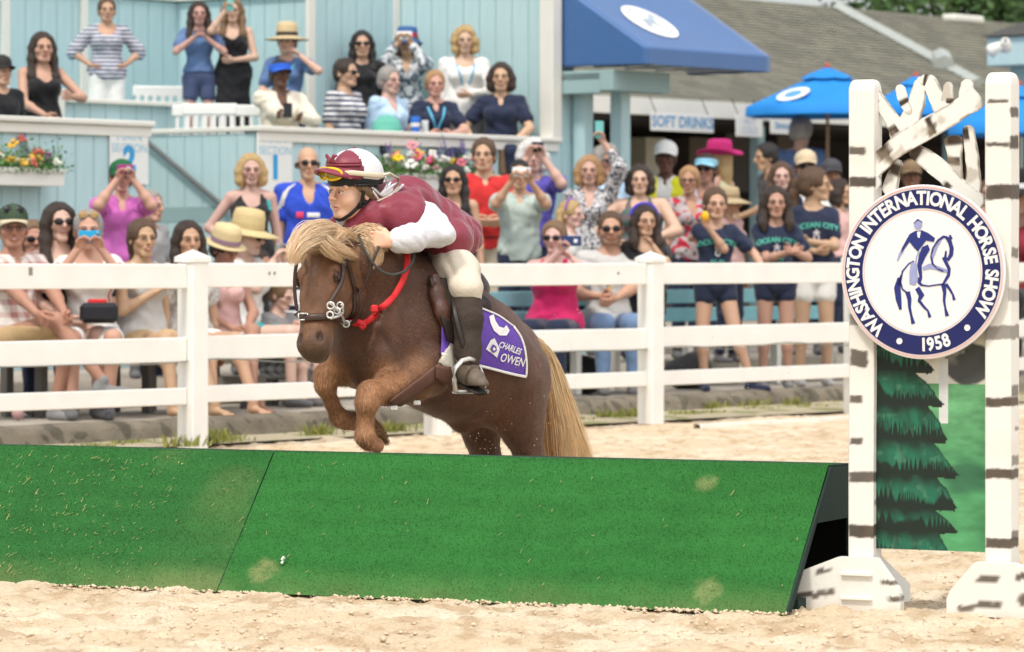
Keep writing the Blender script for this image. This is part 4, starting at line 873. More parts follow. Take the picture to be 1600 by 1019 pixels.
    if smile:
        k_ = 15; up_ = [(x_, -.0978+my_(x_), mz_+.0022+9*x_*x_) for x_ in np.linspace(-.0205, .0205, k_)]; dn_ = [(x_, -.0972+my_(x_), mz_-.0068+26*x_*x_*1.0) for x_ in np.linspace(-.0185, .0185, k_)]
        obj('teeth', mesh('teeth', hd(up_+dn_), [[i, i+1, k_+i+1, k_+i] for i in range(k_-1)]), mat('teeth', (.62, .58, .52), .3, 0, bump=0), t)
        lb = MB(); lb.tube([(p_[0]*1.08, p_[1]-.0006, p_[2]+.0014) for p_ in up_], .0022, 4); lb.tube([(p_[0]*1.08, p_[1]-.0006, p_[2]-.0016) for p_ in dn_], .0030, 4)
    else:
        lb = MB(); lb.tube([(x_, -.0924+my_(x_), mz_-.0006) for x_ in np.linspace(-.0175, .0175, 9)], .0011, 4)
    w_ = MB(); w_.V = [hd(np.concatenate(lb.V))]; w_.F = lb.F; w_.obj('lips', mat('lip rose '+skin, tuple(np.array(col_skin(skin))*np.array([.82, .42, .40])*(1 if smile else .45)), .4, 0, bump=0), t)
    for x in (-1, 1):
        bz = .0235 if hs != 'bald' else .024; eb = MB(); eb.tube([(x*.014*wv, -.0955, bz), (x*.026*wv, -.0965, bz+.0045), (x*.040*wv, -.089, bz+.004), (x*.051*wv, -.078, bz-.002)], [.0014, .0018, .0016, .0009] if not m else [.0028, .0034, .0028, .0014], 5, flat=.8); w_ = MB(); w_.V = [hd(np.concatenate(eb.V))]; w_.F = eb.F; w_.obj('eyebrow', brw, t)
    if glasses:
        gm = mat('lens black', (.01, .01, .012), .45, 0, bump=0, spec=.25) if glasses != 'clear' else mat('lens clear', (.5, .45, .42), .1, 0, bump=0, spec=.8)
        fm = mat('glasses frame', (.02, .02, .02), .3, 0, bump=0) if glasses != 'clear' else mat('glasses wire', (.15, .1, .08), .3, 0, bump=0)
        g_ = MB(); z0 = .004; yb = 0
        if glasses == 'ontop': z0 = .098; yb = .062
        for x in (-1, 1):
            if glasses == 'clear':
                g_.tube([(x*.033+.024*math.cos(a), -.103+.004*abs(math.cos(a))+yb, z0+.016*math.sin(a)) for a in np.linspace(0, 6.283, 15)], .0022, 5)
            g_.tube([(x*.058, -.094+yb, z0+.006), (x*.082, -.03+yb, z0+.006), (x*.084, .015+yb, z0-.002)], .0032, 5)
        g_.tube([(-.012, -.106+yb, z0+.004), (.012, -.106+yb, z0+.004)], .003, 5); q = MB()
        q.V = [hd(np.concatenate(g_.V))]; q.F = g_.F; go = q.obj('sunglasses' if glasses != 'clear' else 'glasses', fm, t, True)
        if glasses != 'clear':
            lm = MB()
            for x in (-1, 1): lm.lathe([(.001, -.004), (.020, -.004), (.0245, -.001), (.0245, .001), (.020, .004), (.001, .004)], 14, M=np.array(Matrix.Rotation(R(x*12), 3, 'Z')) @ np.array([[1.12, 0, 0], [0, 0, 1], [0, -.80, 0]]), c=(x*.034, -.103+yb, z0))
            q = MB(); q.V = [hd(np.concatenate(lm.V))]; q.F = lm.F; q.obj('lens', gm, go, True)
    if hat: make_hat(hat, hd, t)
    return dict(t=t, J=J, hands=hps, S=S, root=root, yr=yr, head=hpos, HR=HR, hd=hd, up=up, RT=RT)
def hatmat(c): return mat('hat '+'%.2f%.2f%.2f' % c, c, .8, .10, 20, .4, 90, spec=.2)
def make_hat(hat, hd, t):
    kind, c = hat[0], hat[1]; c2 = hat[2] if len(hat) > 2 else c; q = MB()
    def put(mb, name, m, par): w = MB(); w.V = [hd(np.concatenate(mb.V)*np.array([1.07, 1.07, 1.04])+[0, .001, .004])]; w.F = mb.F; return w.obj(name, m, par, True)
    if kind in ('cap', 'visor'):
        q = MB(); q.lathe([(.090, .03), (.093, .05), (.090, .085), (.075, .115), (.045, .132), (.001, .137)] if kind == 'cap' else [(.091, .035), (.094, .05), (.092, .082)], 22, (0, .014, 0), .94, 1.13, f=lambda p, th: p*np.array([1, 1, 1])+[0, 0, -.012*math.sin(th)-.008])
        h = put(q, 'cap', hatmat(c), t); b = MB(); V = []; n = 15
        for j, rr in enumerate((0, .35, .7, 1)):
            for i in range(n):
                a = math.pi*(i/(n-1)); x = -math.cos(a)*.084*(1-.10*rr); y = -math.sin(a)*(.085)-rr*.072*math.sin(a)**.7-.005; V.append((x, y+.0, .048-.020*rr+.012*rr*math.sin(a)-(x/.08)**2*.014*(.3+rr)))
        V2 = [(x, y, z-.005) for x, y, z in V]; I = lambda j, i, o=0: o+j*n+i; m_ = len(V)
        Fc = [[I(j, i), I(j, i+1), I(j+1, i+1), I(j+1, i)] for j in range(3) for i in range(n-1)]+[[I(j, i, m_), I(j+1, i, m_), I(j+1, i+1, m_), I(j, i+1, m_)] for j in range(3) for i in range(n-1)]+[[I(3, i), I(3, i+1), I(3, i+1, m_), I(3, i, m_)] for i in range(n-1)]
        b.add(V+V2, Fc); put(b, 'brim', hatmat(c2), h)
    elif kind in ('straw', 'fedora', 'sun', 'bucket', 'cowboy'):
        br, dr, ch = {'straw': (.19, .03, .12), 'fedora': (.135, .012, .115), 'sun': (.20, .05, .10), 'bucket': (.14, .05, .09), 'cowboy': (.17, .0, .12)}[kind]
        tilt = {'fedora': -10, 'straw': 6}.get(kind, 0)
        def brimf(p, th):
            rr = (math.hypot(p[0], p[1])-.09)/.1
            if rr > 0.02 and kind == 'cowboy': p = p+np.array([0, 0, .06*rr*math.cos(th)**2])
            return p
        cr = [(.094, .045), (.094, .05), (.092, .05+ch*.6), (.082, .05+ch*.92), (.05, .05+ch), (.02, .045+ch*.93), (.001, .04+ch*.92)]
        q = MB(); q.lathe(cr, 24, (0, .012, 0), .95, 1.12); h = put(q, 'hat', hatmat(c), t)
        b = MB(); b.lathe([(.09, .045), (br*.7, .042-dr*.4), (br, .045-dr), (br, .039-dr), (br*.7, .036-dr*.4), (.088, .039)], 32, (0, .012, 0), .97, 1.1, f=brimf); put(b, 'brim', hatmat(c), h)
        b = MB(); b.lathe([(.0965, .048), (.0955, .078)], 24, (0, .012, 0), .95, 1.12); put(b, 'hatband', hatmat(c2), h)
    elif kind == 'band':
        q = MB(); pts = [(.095*math.cos(a), -.018+.0*math.sin(a)+.02, .045+.085*math.sin(a)) for a in np.linspace(-.1, math.pi+.1, 18)]; q.tube(pts, .013, 6, flat=.4, up=(0, 1, 0)); put(q, 'headband', hatmat(c), t)
    elif kind == 'ontop':
        pass
def hold(P, which, name, label, cat, mb, m, off=(0, 0, 0), rot=None, world=False, parts=(), tilt=0):
    """a thing held by person P: placed between the hands or at one hand"""
    h = (P['hands'][0]+P['hands'][1])/2 if which == 'both' else P['hands'][which]
    p = rz_(math.degrees(P['yr'])) @ (h+np.array(off, float))*P['S']+P['root']
    t = thing(name, label, cat, p, P['yr']+(rot or 0)); t.rotation_euler[0] = tilt
    mb.obj('case' if cat in ('phone', 'camera') else name.split('_')[-1], m, t, cat in ('fruit', 'ice cream'))
    for nm, q, mm in parts: q.obj(nm, mm, t)
    return t
def phone_mb(w=.14, h=.072, d=.010): return MB().box((0, 0, 0), (w, d, h), bev=.004)
def lens_mb(x=0, z=0, r=.018, y=-.012): return MB().lathe([(.001, -.012), (r*.6, -.012), (r, -.01), (r, .006)], 14, (x, y, z), M=[[1, 0, 0], [0, 0, 1], [0, -1, 0]])
M_phoneb = mat('phone blue', (.02, .35, .62), .35, 0, bump=0); M_phonew = mat('phone white', (.8, .8, .8), .3, 0, bump=0); M_phonek = mat('phone black', (.02, .02, .025), .3, 0, bump=0)
M_lens = mat('camera glass', (.01, .01, .015), .08, 0, bump=0, spec=.9); M_silver = mat('silver', (.45, .45, .43), .3, .05, metal=.8, bump=0)
# ================================================================= the crowd, left to right
def row(px, t): return YX(px, t)
CR = 'spectators watching from behind the fence'
T1, T2, T3 = 1.85, 2.95, 3.7
def PP(label, px, top, t, **k):
    f = k.pop('floor', .14 if t < 2.7 else .34); return person(label, px, top, row(px, t), f, **k)
# --- seated and standing at the left
p1 = PP('man in tan billed cap, glasses and red plaid shirt, legs crossed, at the left edge', 20, 322, T1, pose='sit', sex='m', skin='t', hair=('short', 'grey'), shirt='plaid_rw', neck='polo', lower=('kshorts', 'khaki'), yaw=46, hyaw=-30, twist=-6,
   arms=(((.08, -.44, 1.05), (-1, .3, -.6)), ((.10, -.47, 1.03), (1, .3, -.6))), hat=('cap', (.05, .08, .05), (.62, .53, .38)), glasses='clear', joints=dict(kneeR=(-.02, -.44, .60), ankR=(.16, -.66, .24), footR=(.7, -.7, 0), kneeL=(.08, -.44, .49), ankL=(.06, -.34, .08)), shoes='mgrey', hands=('curl', 'curl'))
_g = MB()
for x in (-1, 1): _g.lathe([(.001, -.004), (.022, -.003), (.026, 0), (.022, .004), (.001, .004)], 12, (x*.033, -.075, .112), M=rx(70))
_g.tube([(-.05, -.08, .11), (.05, -.08, .11)], .004, 5); _w = MB(); _w.V = [p1['hd'](np.concatenate(_g.V))]; _w.F = _g.F; _w.obj('sunglasses', mat('lens black'), p1['t'], True)
for k, (x, sgn) in enumerate(((0, 1),)): pass
PP('wavy haired woman in dark glasses half hidden behind the man in the plaid shirt', 51, 350, T2-.5, floor=.14, pose='sit', hair=('bob', 'lbrown'), skin='t', shirt='dgrey', glasses='sun', yaw=20)
PP('pale long haired woman in black sunglasses, chin raised, left of the blue phone', 92, 323, T1, pose='sit', skin='p', hair=('vlong', 'dark'), shirt='black', neck='tank', lower=('shorts', 'black'), glasses='sun', yaw=25, smile=False, hpitch=-6, arms=('lap', 'lap'))
p4 = PP('grey haired woman in a red flowered white top sitting and filming with a blue phone', 138, 334, T1-.2, pose='sit', skin='m', hair=('short', 'grey'), shirt='floral_white', neck='scoop', sleeve=.3, lower=('skirt', 'white'), yaw=8, arms=(((.075, -.27, 1.475), (.7, 0, -1)),)*2, hands=('grip', 'grip'), glasses=None, smile=True, joints=dict(kneeL=(.14, -.43, .5)))
p4['t']['label'] = 'grey haired woman in a red flowered white top sitting and filming with a blue phone'
_g = MB()
for x in (-1, 1): _g.lathe([(.001, -.004), (.022, -.003), (.026, 0), (.022, .004), (.001, .004)], 12, (x*.033, -.066, .098), M=rx(60))
_g.tube([(-.06, -.07, .098), (.06, -.07, .098)], .004, 5); _w = MB(); _w.V = [p4['hd'](np.concatenate(_g.V))]; _w.F = _g.F; _w.obj('sunglasses', mat('amber glasses', (.35, .22, .08), .3), p4['t'], True)
p5 = PP('woman in a dark green cap and pink polo shirt holding up a magenta camera', 190, 251, T2, skin='m', hair=('pony_side', 'brown'), shirt='pink', neck='polo', hat=('cap', (.02, .12, .05)), yaw=12, fat=1.3, arms=('phone', 'phone'), hands=('grip', 'grip'), lower=('shorts', 'navy'))
PP('grey haired man in a grey shirt looking right, behind the smiling woman', 236, 302, T2+.3, sex='m', skin='m', hair=('short', 'grey'), shirt='grey', yaw=60, floor=.14)
PP('smiling brown haired woman in a sleeveless grey top with one hand raised to her chest', 223, 348, T1-.3, pose='sit', skin='m', hair=('ponytail', 'brown'), shirt='lgrey', neck='tank', lower=('shorts', 'khaki'), yaw=40, hyaw=-12, arms=(((.02, -.16, 1.24), (1, .2, -.7)), ((.15, -.02, .86), (1, .8, 0))), bare=True, joints=dict(ankL=(.12, -.66, .09), ankR=(-.14, -.56, .09)))
PP('dark haired woman in a pale lace top sitting directly behind the left fence post', 294, 351, T1-.3, pose='sit', skin='m', hair=('vlong', 'dark'), shirt='lace', lower=('shorts', 'white'), yaw=36, hyaw=-14, smile=False, bare=True, joints=dict(ankL=(.12, -.64, .09), ankR=(-.16, -.60, .09)))
PP('tanned person in a straw fedora with purple band and black striped skirt, sitting', 352, 358, T1-.25, pose='sit', skin='t', hair=('short', 'dark'), shirt='rose', neck='tank', hat=('fedora', (.62, .50, .28), (.28, .18, .26)), yaw=32, hyaw=10, hpitch=18, lower=('kshorts', 'stripe_bw'), bare=True, arms=('lap', 'lap'), joints=dict(kneeL=(.02, -.44, .58), ankL=(-.10, -.66, .20), ankR=(-.02, -.62, .09)))
p10 = PP('woman in a curled straw hat looking down through sunglasses at a silver camera', 388, 336, T1+.35, pose='sit', skin='p', hair=('ponytail', 'blond'), shirt='white', hat=('straw', (.58, .46, .24), (.5, .4, .2)), yaw=62, hpitch=10, glasses='sun', smile=False, floor=.14, arms=(((.07, -.28, 1.42), (.7, 0, -1)),)*2, hands=('grip', 'grip'), lower=('shorts', 'teal'))
p11 = PP('blonde woman with a bob in a black strappy top before the section one sign', 392, 245, T2, skin='p', hair=('bob', 'blond'), shirt='black', neck='strap', lower=('shorts', 'denim'), yaw=10, arms=(((.17, -.12, 1.02), (1, .6, 0)), 'down'))
p12 = PP('bald man in black sunglasses and royal blue shirt with white shoulder stripes', 481, 234, T2, sex='m', skin='m', hair=('fringe', 'brown'), shirt='blue', neck='v', glasses='sun', yaw=10, smile=False, lower=('jeans', 'ddenim'), fat=1.08)
PP('small boy in a dark grey t-shirt and plaid shorts looking down at a cup', 441, 446, 2.05, pose='sit', sex='m', kid=True, S=.78, skin='p', hair=('crop', 'lbrown'), shirt='mgrey', yaw=48, hpitch=16, hyaw=8, arms=('phone_low', 'phone_low'), hands=('curl', 'curl'), smile=False, lower=('kshorts', 'plaid_bw'))
PP('seated person in dark jeans behind the boy and the pony head', 405, 395, 2.45, pose='sit', S=.98, skin='t', hair=('short', 'dark'), shirt='dgrey', lower=('jeans', 'denim'), yaw=60, group=CR)
# --- centre
p14 = PP('black haired woman in sunglasses and navy sleeveless top with blue ribbon badge', 709, 262, T2-.3, skin='m', hair=('vlong', 'black'), shirt='navy', neck='tank', glasses='sun', yaw=-6, smile=False, lower=('trousers', 'navy'), floor=.34)
PP('man in a red polo shirt and cream trousers standing with folded arms', 756, 221, T3, sex='m', skin='l', hair=('short', 'brown'), shirt='red', neck='polo', lower=('trousers', 'beige'), yaw=8, hyaw=-14, smile=False, arms=('belly', 'belly'), belt='black')
p17 = PP('white haired man in a purple shirt looking through a black camera', 832, 223, T3+.5, sex='m', skin='p', hair=('curly', 'white'), shirt='purple', yaw=4, arms=('phone', 'phone'), hands=('grip', 'grip'), smile=False)
p16 = PP('dark haired man in pale sage polo shirt holding up a white phone', 812, 254, T2, sex='m', skin='m', hair=('crop', 'black'), shirt='sage', neck='polo', yaw=2, arms=('phone_far', 'phone_far'), hands=('grip', 'grip'), lower=('trousers', 'navy'))
p18 = PP('woman in a fuchsia tank top and sunglasses sitting and holding up a navy phone', 866, 350, T1, pose='sit', skin='p', hair=('ponytail', 'lbrown'), shirt='fuchsia', neck='tank', glasses='sun', fat=1.2, yaw=-12, arms=(((-.10, -.30, 1.50), (.8, .0, -1)), ((.16, -.12, 1.44), (.9, .2, -1))), hands=('grip', 'curl'), lower=('trousers', 'navy'), smile=False)
PP('little blonde girl with pigtails, purple headband and white t-shirt, seen in profile', 893, 317, T1+.55, kid=True, S=.82, floor=.44, skin='p', hair=('pigtails', 'blond'), shirt='white', hat=('band', (.25, .12, .5)), yaw=62, smile=False)
p20 = PP('strawberry blonde woman in a speckled blouse raising a pale green phone overhead', 921, 247, T2+.2, skin='p', hair=('bob', 'sblond'), shirt='speckle', sleeve=.8, neck='v', yaw=-4, arms=('down', ((.12, -.10, 1.83), (1, -.2, -.4))), hands=('curl', 'grip'))
PP('man in sunglasses with curly grey hair behind the raised arm', 948, 232, T3+.8, sex='m', skin='t', hair=('curly', 'grey'), shirt='lblue', glasses='sun', yaw=25, smile=False)
p22 = PP('seated man with beard and black sunglasses in a grey t-shirt eating an ice cream cone', 954, 335, T1, pose='sit', sex='m', skin='m', hair=('crop', 'brown'), beard=True, shirt='lgrey', glasses='sun', smile=False, yaw=6, hyaw=-4, arms=(((.10, -.30, 1.12), (.8, 0, -1)), ((-.02, -.36, 1.10), (1, .1, -.7))), hands=('grip', 'curl'), lower=('jeans', 'denim'), fat=1.1)
PP('large woman with shoulder length dark hair in a dark striped sleeveless top', 1000, 262, T2-.15, skin='p', hair=('bob', 'dark'), shirt='stripe_dark', neck='tank', fat=1.5, yaw=-4, smile=False, arms=(((.20, -.20, 1.06), (1.4, .3, -.3)), ((.12, -.24, 1.10), (1.4, .3, -.3))), floor=.30)
PP('dark haired girl with a violet headband and black dress, hand at her mouth', 1007, 325, T1-.2, kid=True, S=.93, skin='m', hair=('long', 'dark'), shirt='black', neck='scoop', hat=('band', (.08, .06, .45)), yaw=12, hyaw=6, arms=('down', 'eat'), smile=False, lower=('dress', 'black', .55), sleeve=.2, hem=.8)
p25 = PP('steward in a white cap and bright yellow safety vest over a white shirt', 1040, 221, 4.6, sex='m', skin='d', hair=('crop', 'black'), shirt='white', hat=('cap', (.8, .8, .78)), yaw=-8, smile=False, neck='polo')
PP('older woman with short blonde hair, glasses and a red flowered sleeveless top', 1077, 264, T2+.3, skin='t', hair=('short', 'sblond'), shirt='floral_red', neck='v', sleeve=.12, glasses='clear', yaw=18, hyaw=-30, arms=('down', 'belly'), lower=('trousers', 'navy'))
PP('tanned woman in a pale blue sun visor and sunglasses', 1103, 240, T2+1.1, skin='t', hair=('ponytail', 'dark'), shirt='lblue', neck='tank', hat=('visor', (.30, .58, .72)), glasses='sun', yaw=-16)
PP('woman in a bright pink cowboy hat and pale yellow top, turned away', 1122, 226, 5.3, skin='p', hair=('long', 'blond'), shirt='pyellow', neck='tank', hat=('cowboy', (.50, .03, .17)), yaw=-120, hyaw=0, floor=.4)
p29 = PP('child in navy t-shirt with mint lettering biting a yellow fruit', 1118, 303, 1.45, kid=True, skin='m', hair=('ponytail', 'brown'), shirt='navy', yaw=8, smile=False, arms=(((.10, -.19, 1.41), (-.9, .1, -1)), ((.38, -.24, 1.04), (.6, .3, -.4))), hands=('grip', 'flat'), lower=('mini', 'navy'), hem=.76, joints=dict(kneeL=(.16, -.10, .49), ankL=(.30, -.10, .09), footL=(.9, -.5, 0), kneeR=(-.12, -.02, .49), ankR=(-.09, .03, .09)), shoes='navy')
PP('woman in a wide tan sun hat right behind the child with the fruit', 1140, 296, T1+.25, skin='m', hair=('short', 'dark'), shirt='rose', hat=('sun', (.42, .33, .20), (.3, .22, .13)), yaw=50, hyaw=10, smile=False, S=.86, floor=.3)
p31 = PP('dark haired girl in a navy t-shirt with mint lettering clapping her hands', 1212, 301, 1.45, kid=True, skin='m', hair=('long', 'dark'), shirt='navy', yaw=2, smile=False, arms=(((-.11, -.24, 1.19), (.9, .3, -1)), ((.12, -.24, 1.19), (.9, .3, -1))), hands=('flat', 'flat'), lower=('mini', 'navy'), hem=.82, shoes='mgrey')
p34 = PP('girl with a brown ponytail in navy t-shirt and white shorts, head turned right', 1274, 272, 1.6, kid=True, skin='m', hair=('ponytail', 'brown'), shirt='navy', yaw=6, hyaw=70, smile=False, arms=('belly', 'fold'), lower=('shorts', 'white'), shoes='lgrey')
PP('pink cheeked girl with light brown hair between the fruit eater and the tan cap', 1221, 262, T2, kid=True, skin='p', hair=('long', 'brown'), shirt='navy', yaw=0, smile=False, S=.93, floor=.30)
PP('man in a tan baseball cap and dark sunglasses near the jump standard', 1259, 236, T2+.3, sex='m', skin='t', hair=('short', 'brown'), shirt='white', hat=('cap', (.60, .49, .34)), glasses='sun', yaw=2, smile=False)
PP('ruddy man in a dark grey cap beside the left upright', 1299, 250, T2+.5, sex='m', skin='t', hair=('short', 'dark'), shirt='dgrey', hat=('cap', (.07, .07, .08)), yaw=4)
PP('dark haired child half hidden behind the left upright', 1314, 288, T1+.2, kid=True, skin='m', hair=('bob', 'dark'), shirt='rose', yaw=60, smile=False, S=.85)
PP('refreshment worker in a black shirt bending in the dark stall', 1197, 230, 7.6, sex='m', skin='m', hair=('short', 'black'), shirt='charcoal', yaw=-70, smile=False, floor=.5, lean=18, arms=('wide', 'wide'))
PP('man in a blue shirt standing under the blue umbrella with his back turned', 1252, 186, 9.0, sex='m', skin='l', hair=('short', 'grey'), shirt='mblue', yaw=160, floor=.5, lower=('trousers', 'navy'))
PP('brown skinned person in a brown cap seen through the birch lattice', 1424, 252, T2+.3, sex='m', skin='b', hair=('crop', 'black'), shirt='white', hat=('cap', (.22, .15, .09)), yaw=0)
PP('person in a maroon shirt and black brimmed hat sitting at the right edge', 1596, 275, T1, pose='sit', sex='f', skin='m', hair=('long', 'brown'), shirt='maroon', hat=('straw', (.02, .02, .02), (.7, .7, .7)), yaw=-30, smile=False, lower=('trousers', 'black'), arms=('lap', 'lap'))
PP('person in a white shirt and grey shorts just inside the standard on the right', 1545, 285, T1+.5, sex='m', skin='l', hair=('short', 'brown'), shirt='white', yaw=-10, lower=('kshorts', 'dgrey'), S=1.0)
# --- the stand
GS = 'people watching from the grandstand'
def GP(label, px, top, t, floor=1.69, **k): return person(label, px, top, row(px, t), floor, group=GS, **k)
GP('person in a black cap and dark jacket at the very left of the stand', 2, 88, 5.7, pose='sit', sex='m', skin='l', hair=('short', 'brown'), shirt='black', sleeve=1, hat=('cap', (.03, .03, .03)), yaw=40, smile=False)
GP('seated brunette with long hair and black camisole behind the left ledge', 66, 55, 6.3, pose='sit', skin='l', hair=('vlong', 'dark'), shirt='black', neck='tank', yaw=22, smile=False, arms=('lap', ((.16, -.32, 1.18), (1, .2, -.6))), S=1.02)
GP('standing woman in striped top and white trousers, hands on her hips', 167, 0, 7.7, 2.1, skin='l', hair=('short', 'brown'), shirt='stripe_nw', neck='scoop', sleeve=.5, lower=('trousers', 'white'), yaw=12, arms=('hips', 'hips'), hands=('curl', 'curl'), fat=1.1)
g4 = GP('girl in denim blue t-shirt and navy shorts holding a phone at her chin', 311, 6, 7.5, 2.1, skin='l', hair=('vlong', 'dark'), shirt='mblue', lower=('shorts', 'skirtblue'), hem=.98, yaw=8, arms=(((.06, -.20, 1.34), (1, .1, -.8)),)*2, hands=('curl', 'curl'), fat=.9)
g5 = GP('woman in long black dress with long hair photographing with a phone', 364, 1, 7.3, 2.1, skin='l', hair=('vlong', 'lbrown'), shirt='black', neck='strap', lower=('dress', 'black', .3), yaw=0, arms=('phone', 'belly'), hands=('grip', 'curl'), smile=False)
GP('woman in a wide straw sun hat and royal blue dress with a lanyard', 448, 42, 6.7, skin='p', hair=('short', 'brown'), shirt='mblue', hat=('straw', (.55, .43, .25), (.05, .04, .04)), yaw=-10, smile=False, arms=('belly', ((.16, -.14, 1.45), (1, .2, -1))))
g7 = GP('dark skinned woman in a blue visor and cream cardigan holding a dark phone', 438, 92, 5.75, pose='sit', skin='d', hair=('crop', 'black'), shirt='cream', sleeve=1, neck='v', hat=('visor', (.04, .14, .62)), yaw=22, smile=False, arms=(((.12, -.34, 1.22), (-1, .1, -.7)), ((.08, -.34, 1.20), (1, .1, -.7))), hands=('grip', 'grip'), fat=1.2, lower=('trousers', 'cream'))
GP('woman in sunglasses with very long dark hair and black top behind the striped one', 566, 52, 6.7, skin='m', hair=('vlong', 'black'), shirt='black', sleeve=1, glasses='sun', yaw=4, smile=True)
GP('woman with short dark hair and sunglasses in a navy striped t-shirt, in profile', 541, 95, 5.6, pose='sit', skin='m', hair=('crop', 'dark'), shirt='stripe_nv', glasses='sun', yaw=58, smile=False, fat=1.1)
GP('elderly grey haired woman in a light blue cardigan', 609, 108, 5.55, pose='sit', skin='p', hair=('short', 'grey'), shirt='lblue', sleeve=1, neck='v', yaw=42)
g11 = GP('person in red and blue hat and speckled blouse, white phone at the face', 636, 44, 6.6, skin='l', hair=('bob', 'brown'), shirt='speck_bw', sleeve=.9, neck='v', hat=('bucket', (.05, .12, .30), (.62, .02, .05)), yaw=-4, arms=('phone', 'phone'), hands=('grip', 'grip'))
g12 = GP('short haired blonde woman in a navy top with a lanyard, leaning on the ledge', 680, 114, 5.4, pose='sit', skin='m', hair=('short', 'sblond'), shirt='navy', neck='polo', yaw=10, arms=('ledge', 'ledge'))
GP('blonde woman with shoulder length wavy hair in a loose white blouse and lanyard', 726, 46, 5.85, skin='p', hair=('curly', 'blond'), shirt='white', sleeve=.9, neck='scoop', yaw=6, arms=('down', 'belly'), lower=('trousers', 'dgrey'), fat=1.15)
GP('dark haired woman in a navy t-shirt leaning on the ledge at the right end', 783, 102, 5.4, pose='sit', skin='m', hair=('bob', 'dark'), shirt='navy', yaw=-4, neck='polo', arms=(((.22, -.24, 1.02), (1, .2, -.6)), ((.14, -.30, 1.03), (1, .2, -.6))))
# --- things people hold
hold(p4, 'both', 'phone', 'bright blue phone held level by the grey haired woman', 'phone', phone_mb(.15, .085), M_phoneb, (0, .0, .03), parts=[('lens', lens_mb(.055, .022, .008, -.006), M_lens)])
hold(p5, 'both', 'camera', 'magenta compact camera at the face of the woman in pink', 'camera', MB().box((0, 0, 0), (.12, .03, .07), bev=.006), mat('magenta camera', (.30, .03, .18), .4), (0, 0, .03), parts=[('lens', lens_mb(.02, 0, .022, -.02), M_silver)])
hold(p10, 'both', 'camera', 'silver and black camera held by the woman in the curled straw hat', 'camera', MB().box((0, 0, 0), (.13, .035, .08), bev=.006), M_silver, (0, 0, .03), parts=[('lens', lens_mb(0, 0, .025, -.022), M_lens)])
hold(p16, 'both', 'phone', 'white phone held across the eyes of the man in sage green', 'phone', phone_mb(.15, .078), M_phonew, (0, -.01, .02), parts=[('lens', lens_mb(.055, .02, .007, -.006), M_lens)])
hold(p17, 'both', 'camera', 'black camera in front of the white haired man', 'camera', MB().box((0, 0, 0), (.11, .05, .09), bev=.01), M_phonek, (.02, 0, .03), parts=[('lens', lens_mb(0, 0, .03, -.035), M_lens)])
hold(p18, 0, 'phone', 'navy phone with a pale sticker held by the woman in fuchsia', 'phone', phone_mb(.16, .082), mat('phone navy', (.03, .05, .15), .4, 0), (.05, -.01, .03), parts=[('sticker', MB().box((.035, -.007, 0), (.028, .003, .028), bev=.001), M_phonew)])
hold(p20, 1, 'phone', 'pale green phone raised above the speckled blouse', 'phone', phone_mb(.075, .15), mat('phone mint', (.16, .48, .46), .4, 0), (0, -.01, .05))
hold(g4, 'both', 'phone', 'small phone at the chin of the girl in denim blue', 'phone', phone_mb(.11, .06), M_phonek, (0, 0, .0))
hold(g5, 0, 'phone', 'pale green phone held to the eye of the woman in the black dress', 'phone', phone_mb(.065, .13), mat('phone mint'), (.02, -.01, .02))
hold(g7, 'both', 'phone', 'dark phone held by the woman in the blue visor', 'phone', phone_mb(.08, .13), M_phonek, (0, 0, .05))
hold(g11, 'both', 'phone', 'white phone at the face under the red and blue hat', 'phone', phone_mb(.15, .08), M_phonew, (0, -.01, .02))
ic = MB(); ic.lathe([(.001, -.02), (.032, .0), (.036, .02), (.030, .045), (.016, .07), (.001, .078)], 16)
t_ = hold(p22, 0, 'ice_cream', 'pale green ice cream cone held by the seated bearded man', 'ice cream', ic, mat('mint ice', (.62, .74, .58), .5, .1), (0, -.02, .08))
MB().lathe([(.002, -.11), (.028, -.005), (.028, 0)], 14).obj('cone', mat('wafer', (.6, .42, .22), .7), t_, True)
lm_ = MB(); lm_.lathe([(.001, -.045), (.014, -.04), (.03, -.022), (.036, 0), (.032, .022), (.018, .038), (.007, .046), (.001, .048)], 16)
hold(p29, 0, 'yellow_fruit', 'round yellow fruit at the mouth of the child in navy', 'fruit', lm_, mat('lemon', (.75, .42, .01), .5, .1, 20, .2), (0, -.02, .05))
# --- worn print: mint lettering and anchors on the navy shirts, lanyards, necklace, stripes, vest
M_mint = mat('mint print', (.10, .50, .38), .7, 0, bump=0); M_wprint = mat('white print', (.7, .7, .7), .7, 0, bump=0)
def chest_print(P, txts, m, z0=1.27, yoff=-.14, name='print', bend=0.0):
    for (tx, size, dz, arc) in txts:
        V, Fc = text_mesh(tx, size, .02); w = abs(V[:, 0]).max()+1e-6
        X = V[:, 0]; Z = V[:, 1]+dz-arc*(X/w)**2; q = np.stack([X, yoff+1.6*X**2, z0+Z], 1); bv = BVHTree.FromPolygons([tuple(v.co) for v in P['sh'].data.vertices], [tuple(p.vertices) for p in P['sh'].data.polygons])
        out = []
        for a in q:
            o_ = Vector(P['up']((a[0], -.5, a[2]))); d_ = Vector(P['RT'] @ np.array([0, 1., 0])); h = bv.ray_cast(o_, d_); out.append(tuple(h[0]-d_*.005) if h[0] is not None else tuple(P['up'](a)))
        obj(name, mesh(name, out, Fc), m, P['t'])
for P in (p29, p31, p34, p12, p14, p25, p11): P['sh'] = [c for c in P['t'].children if c.name.split('.')[0] in ('shirt', 'dress')][0]
anc = [('J', .06, -.07, 0)]
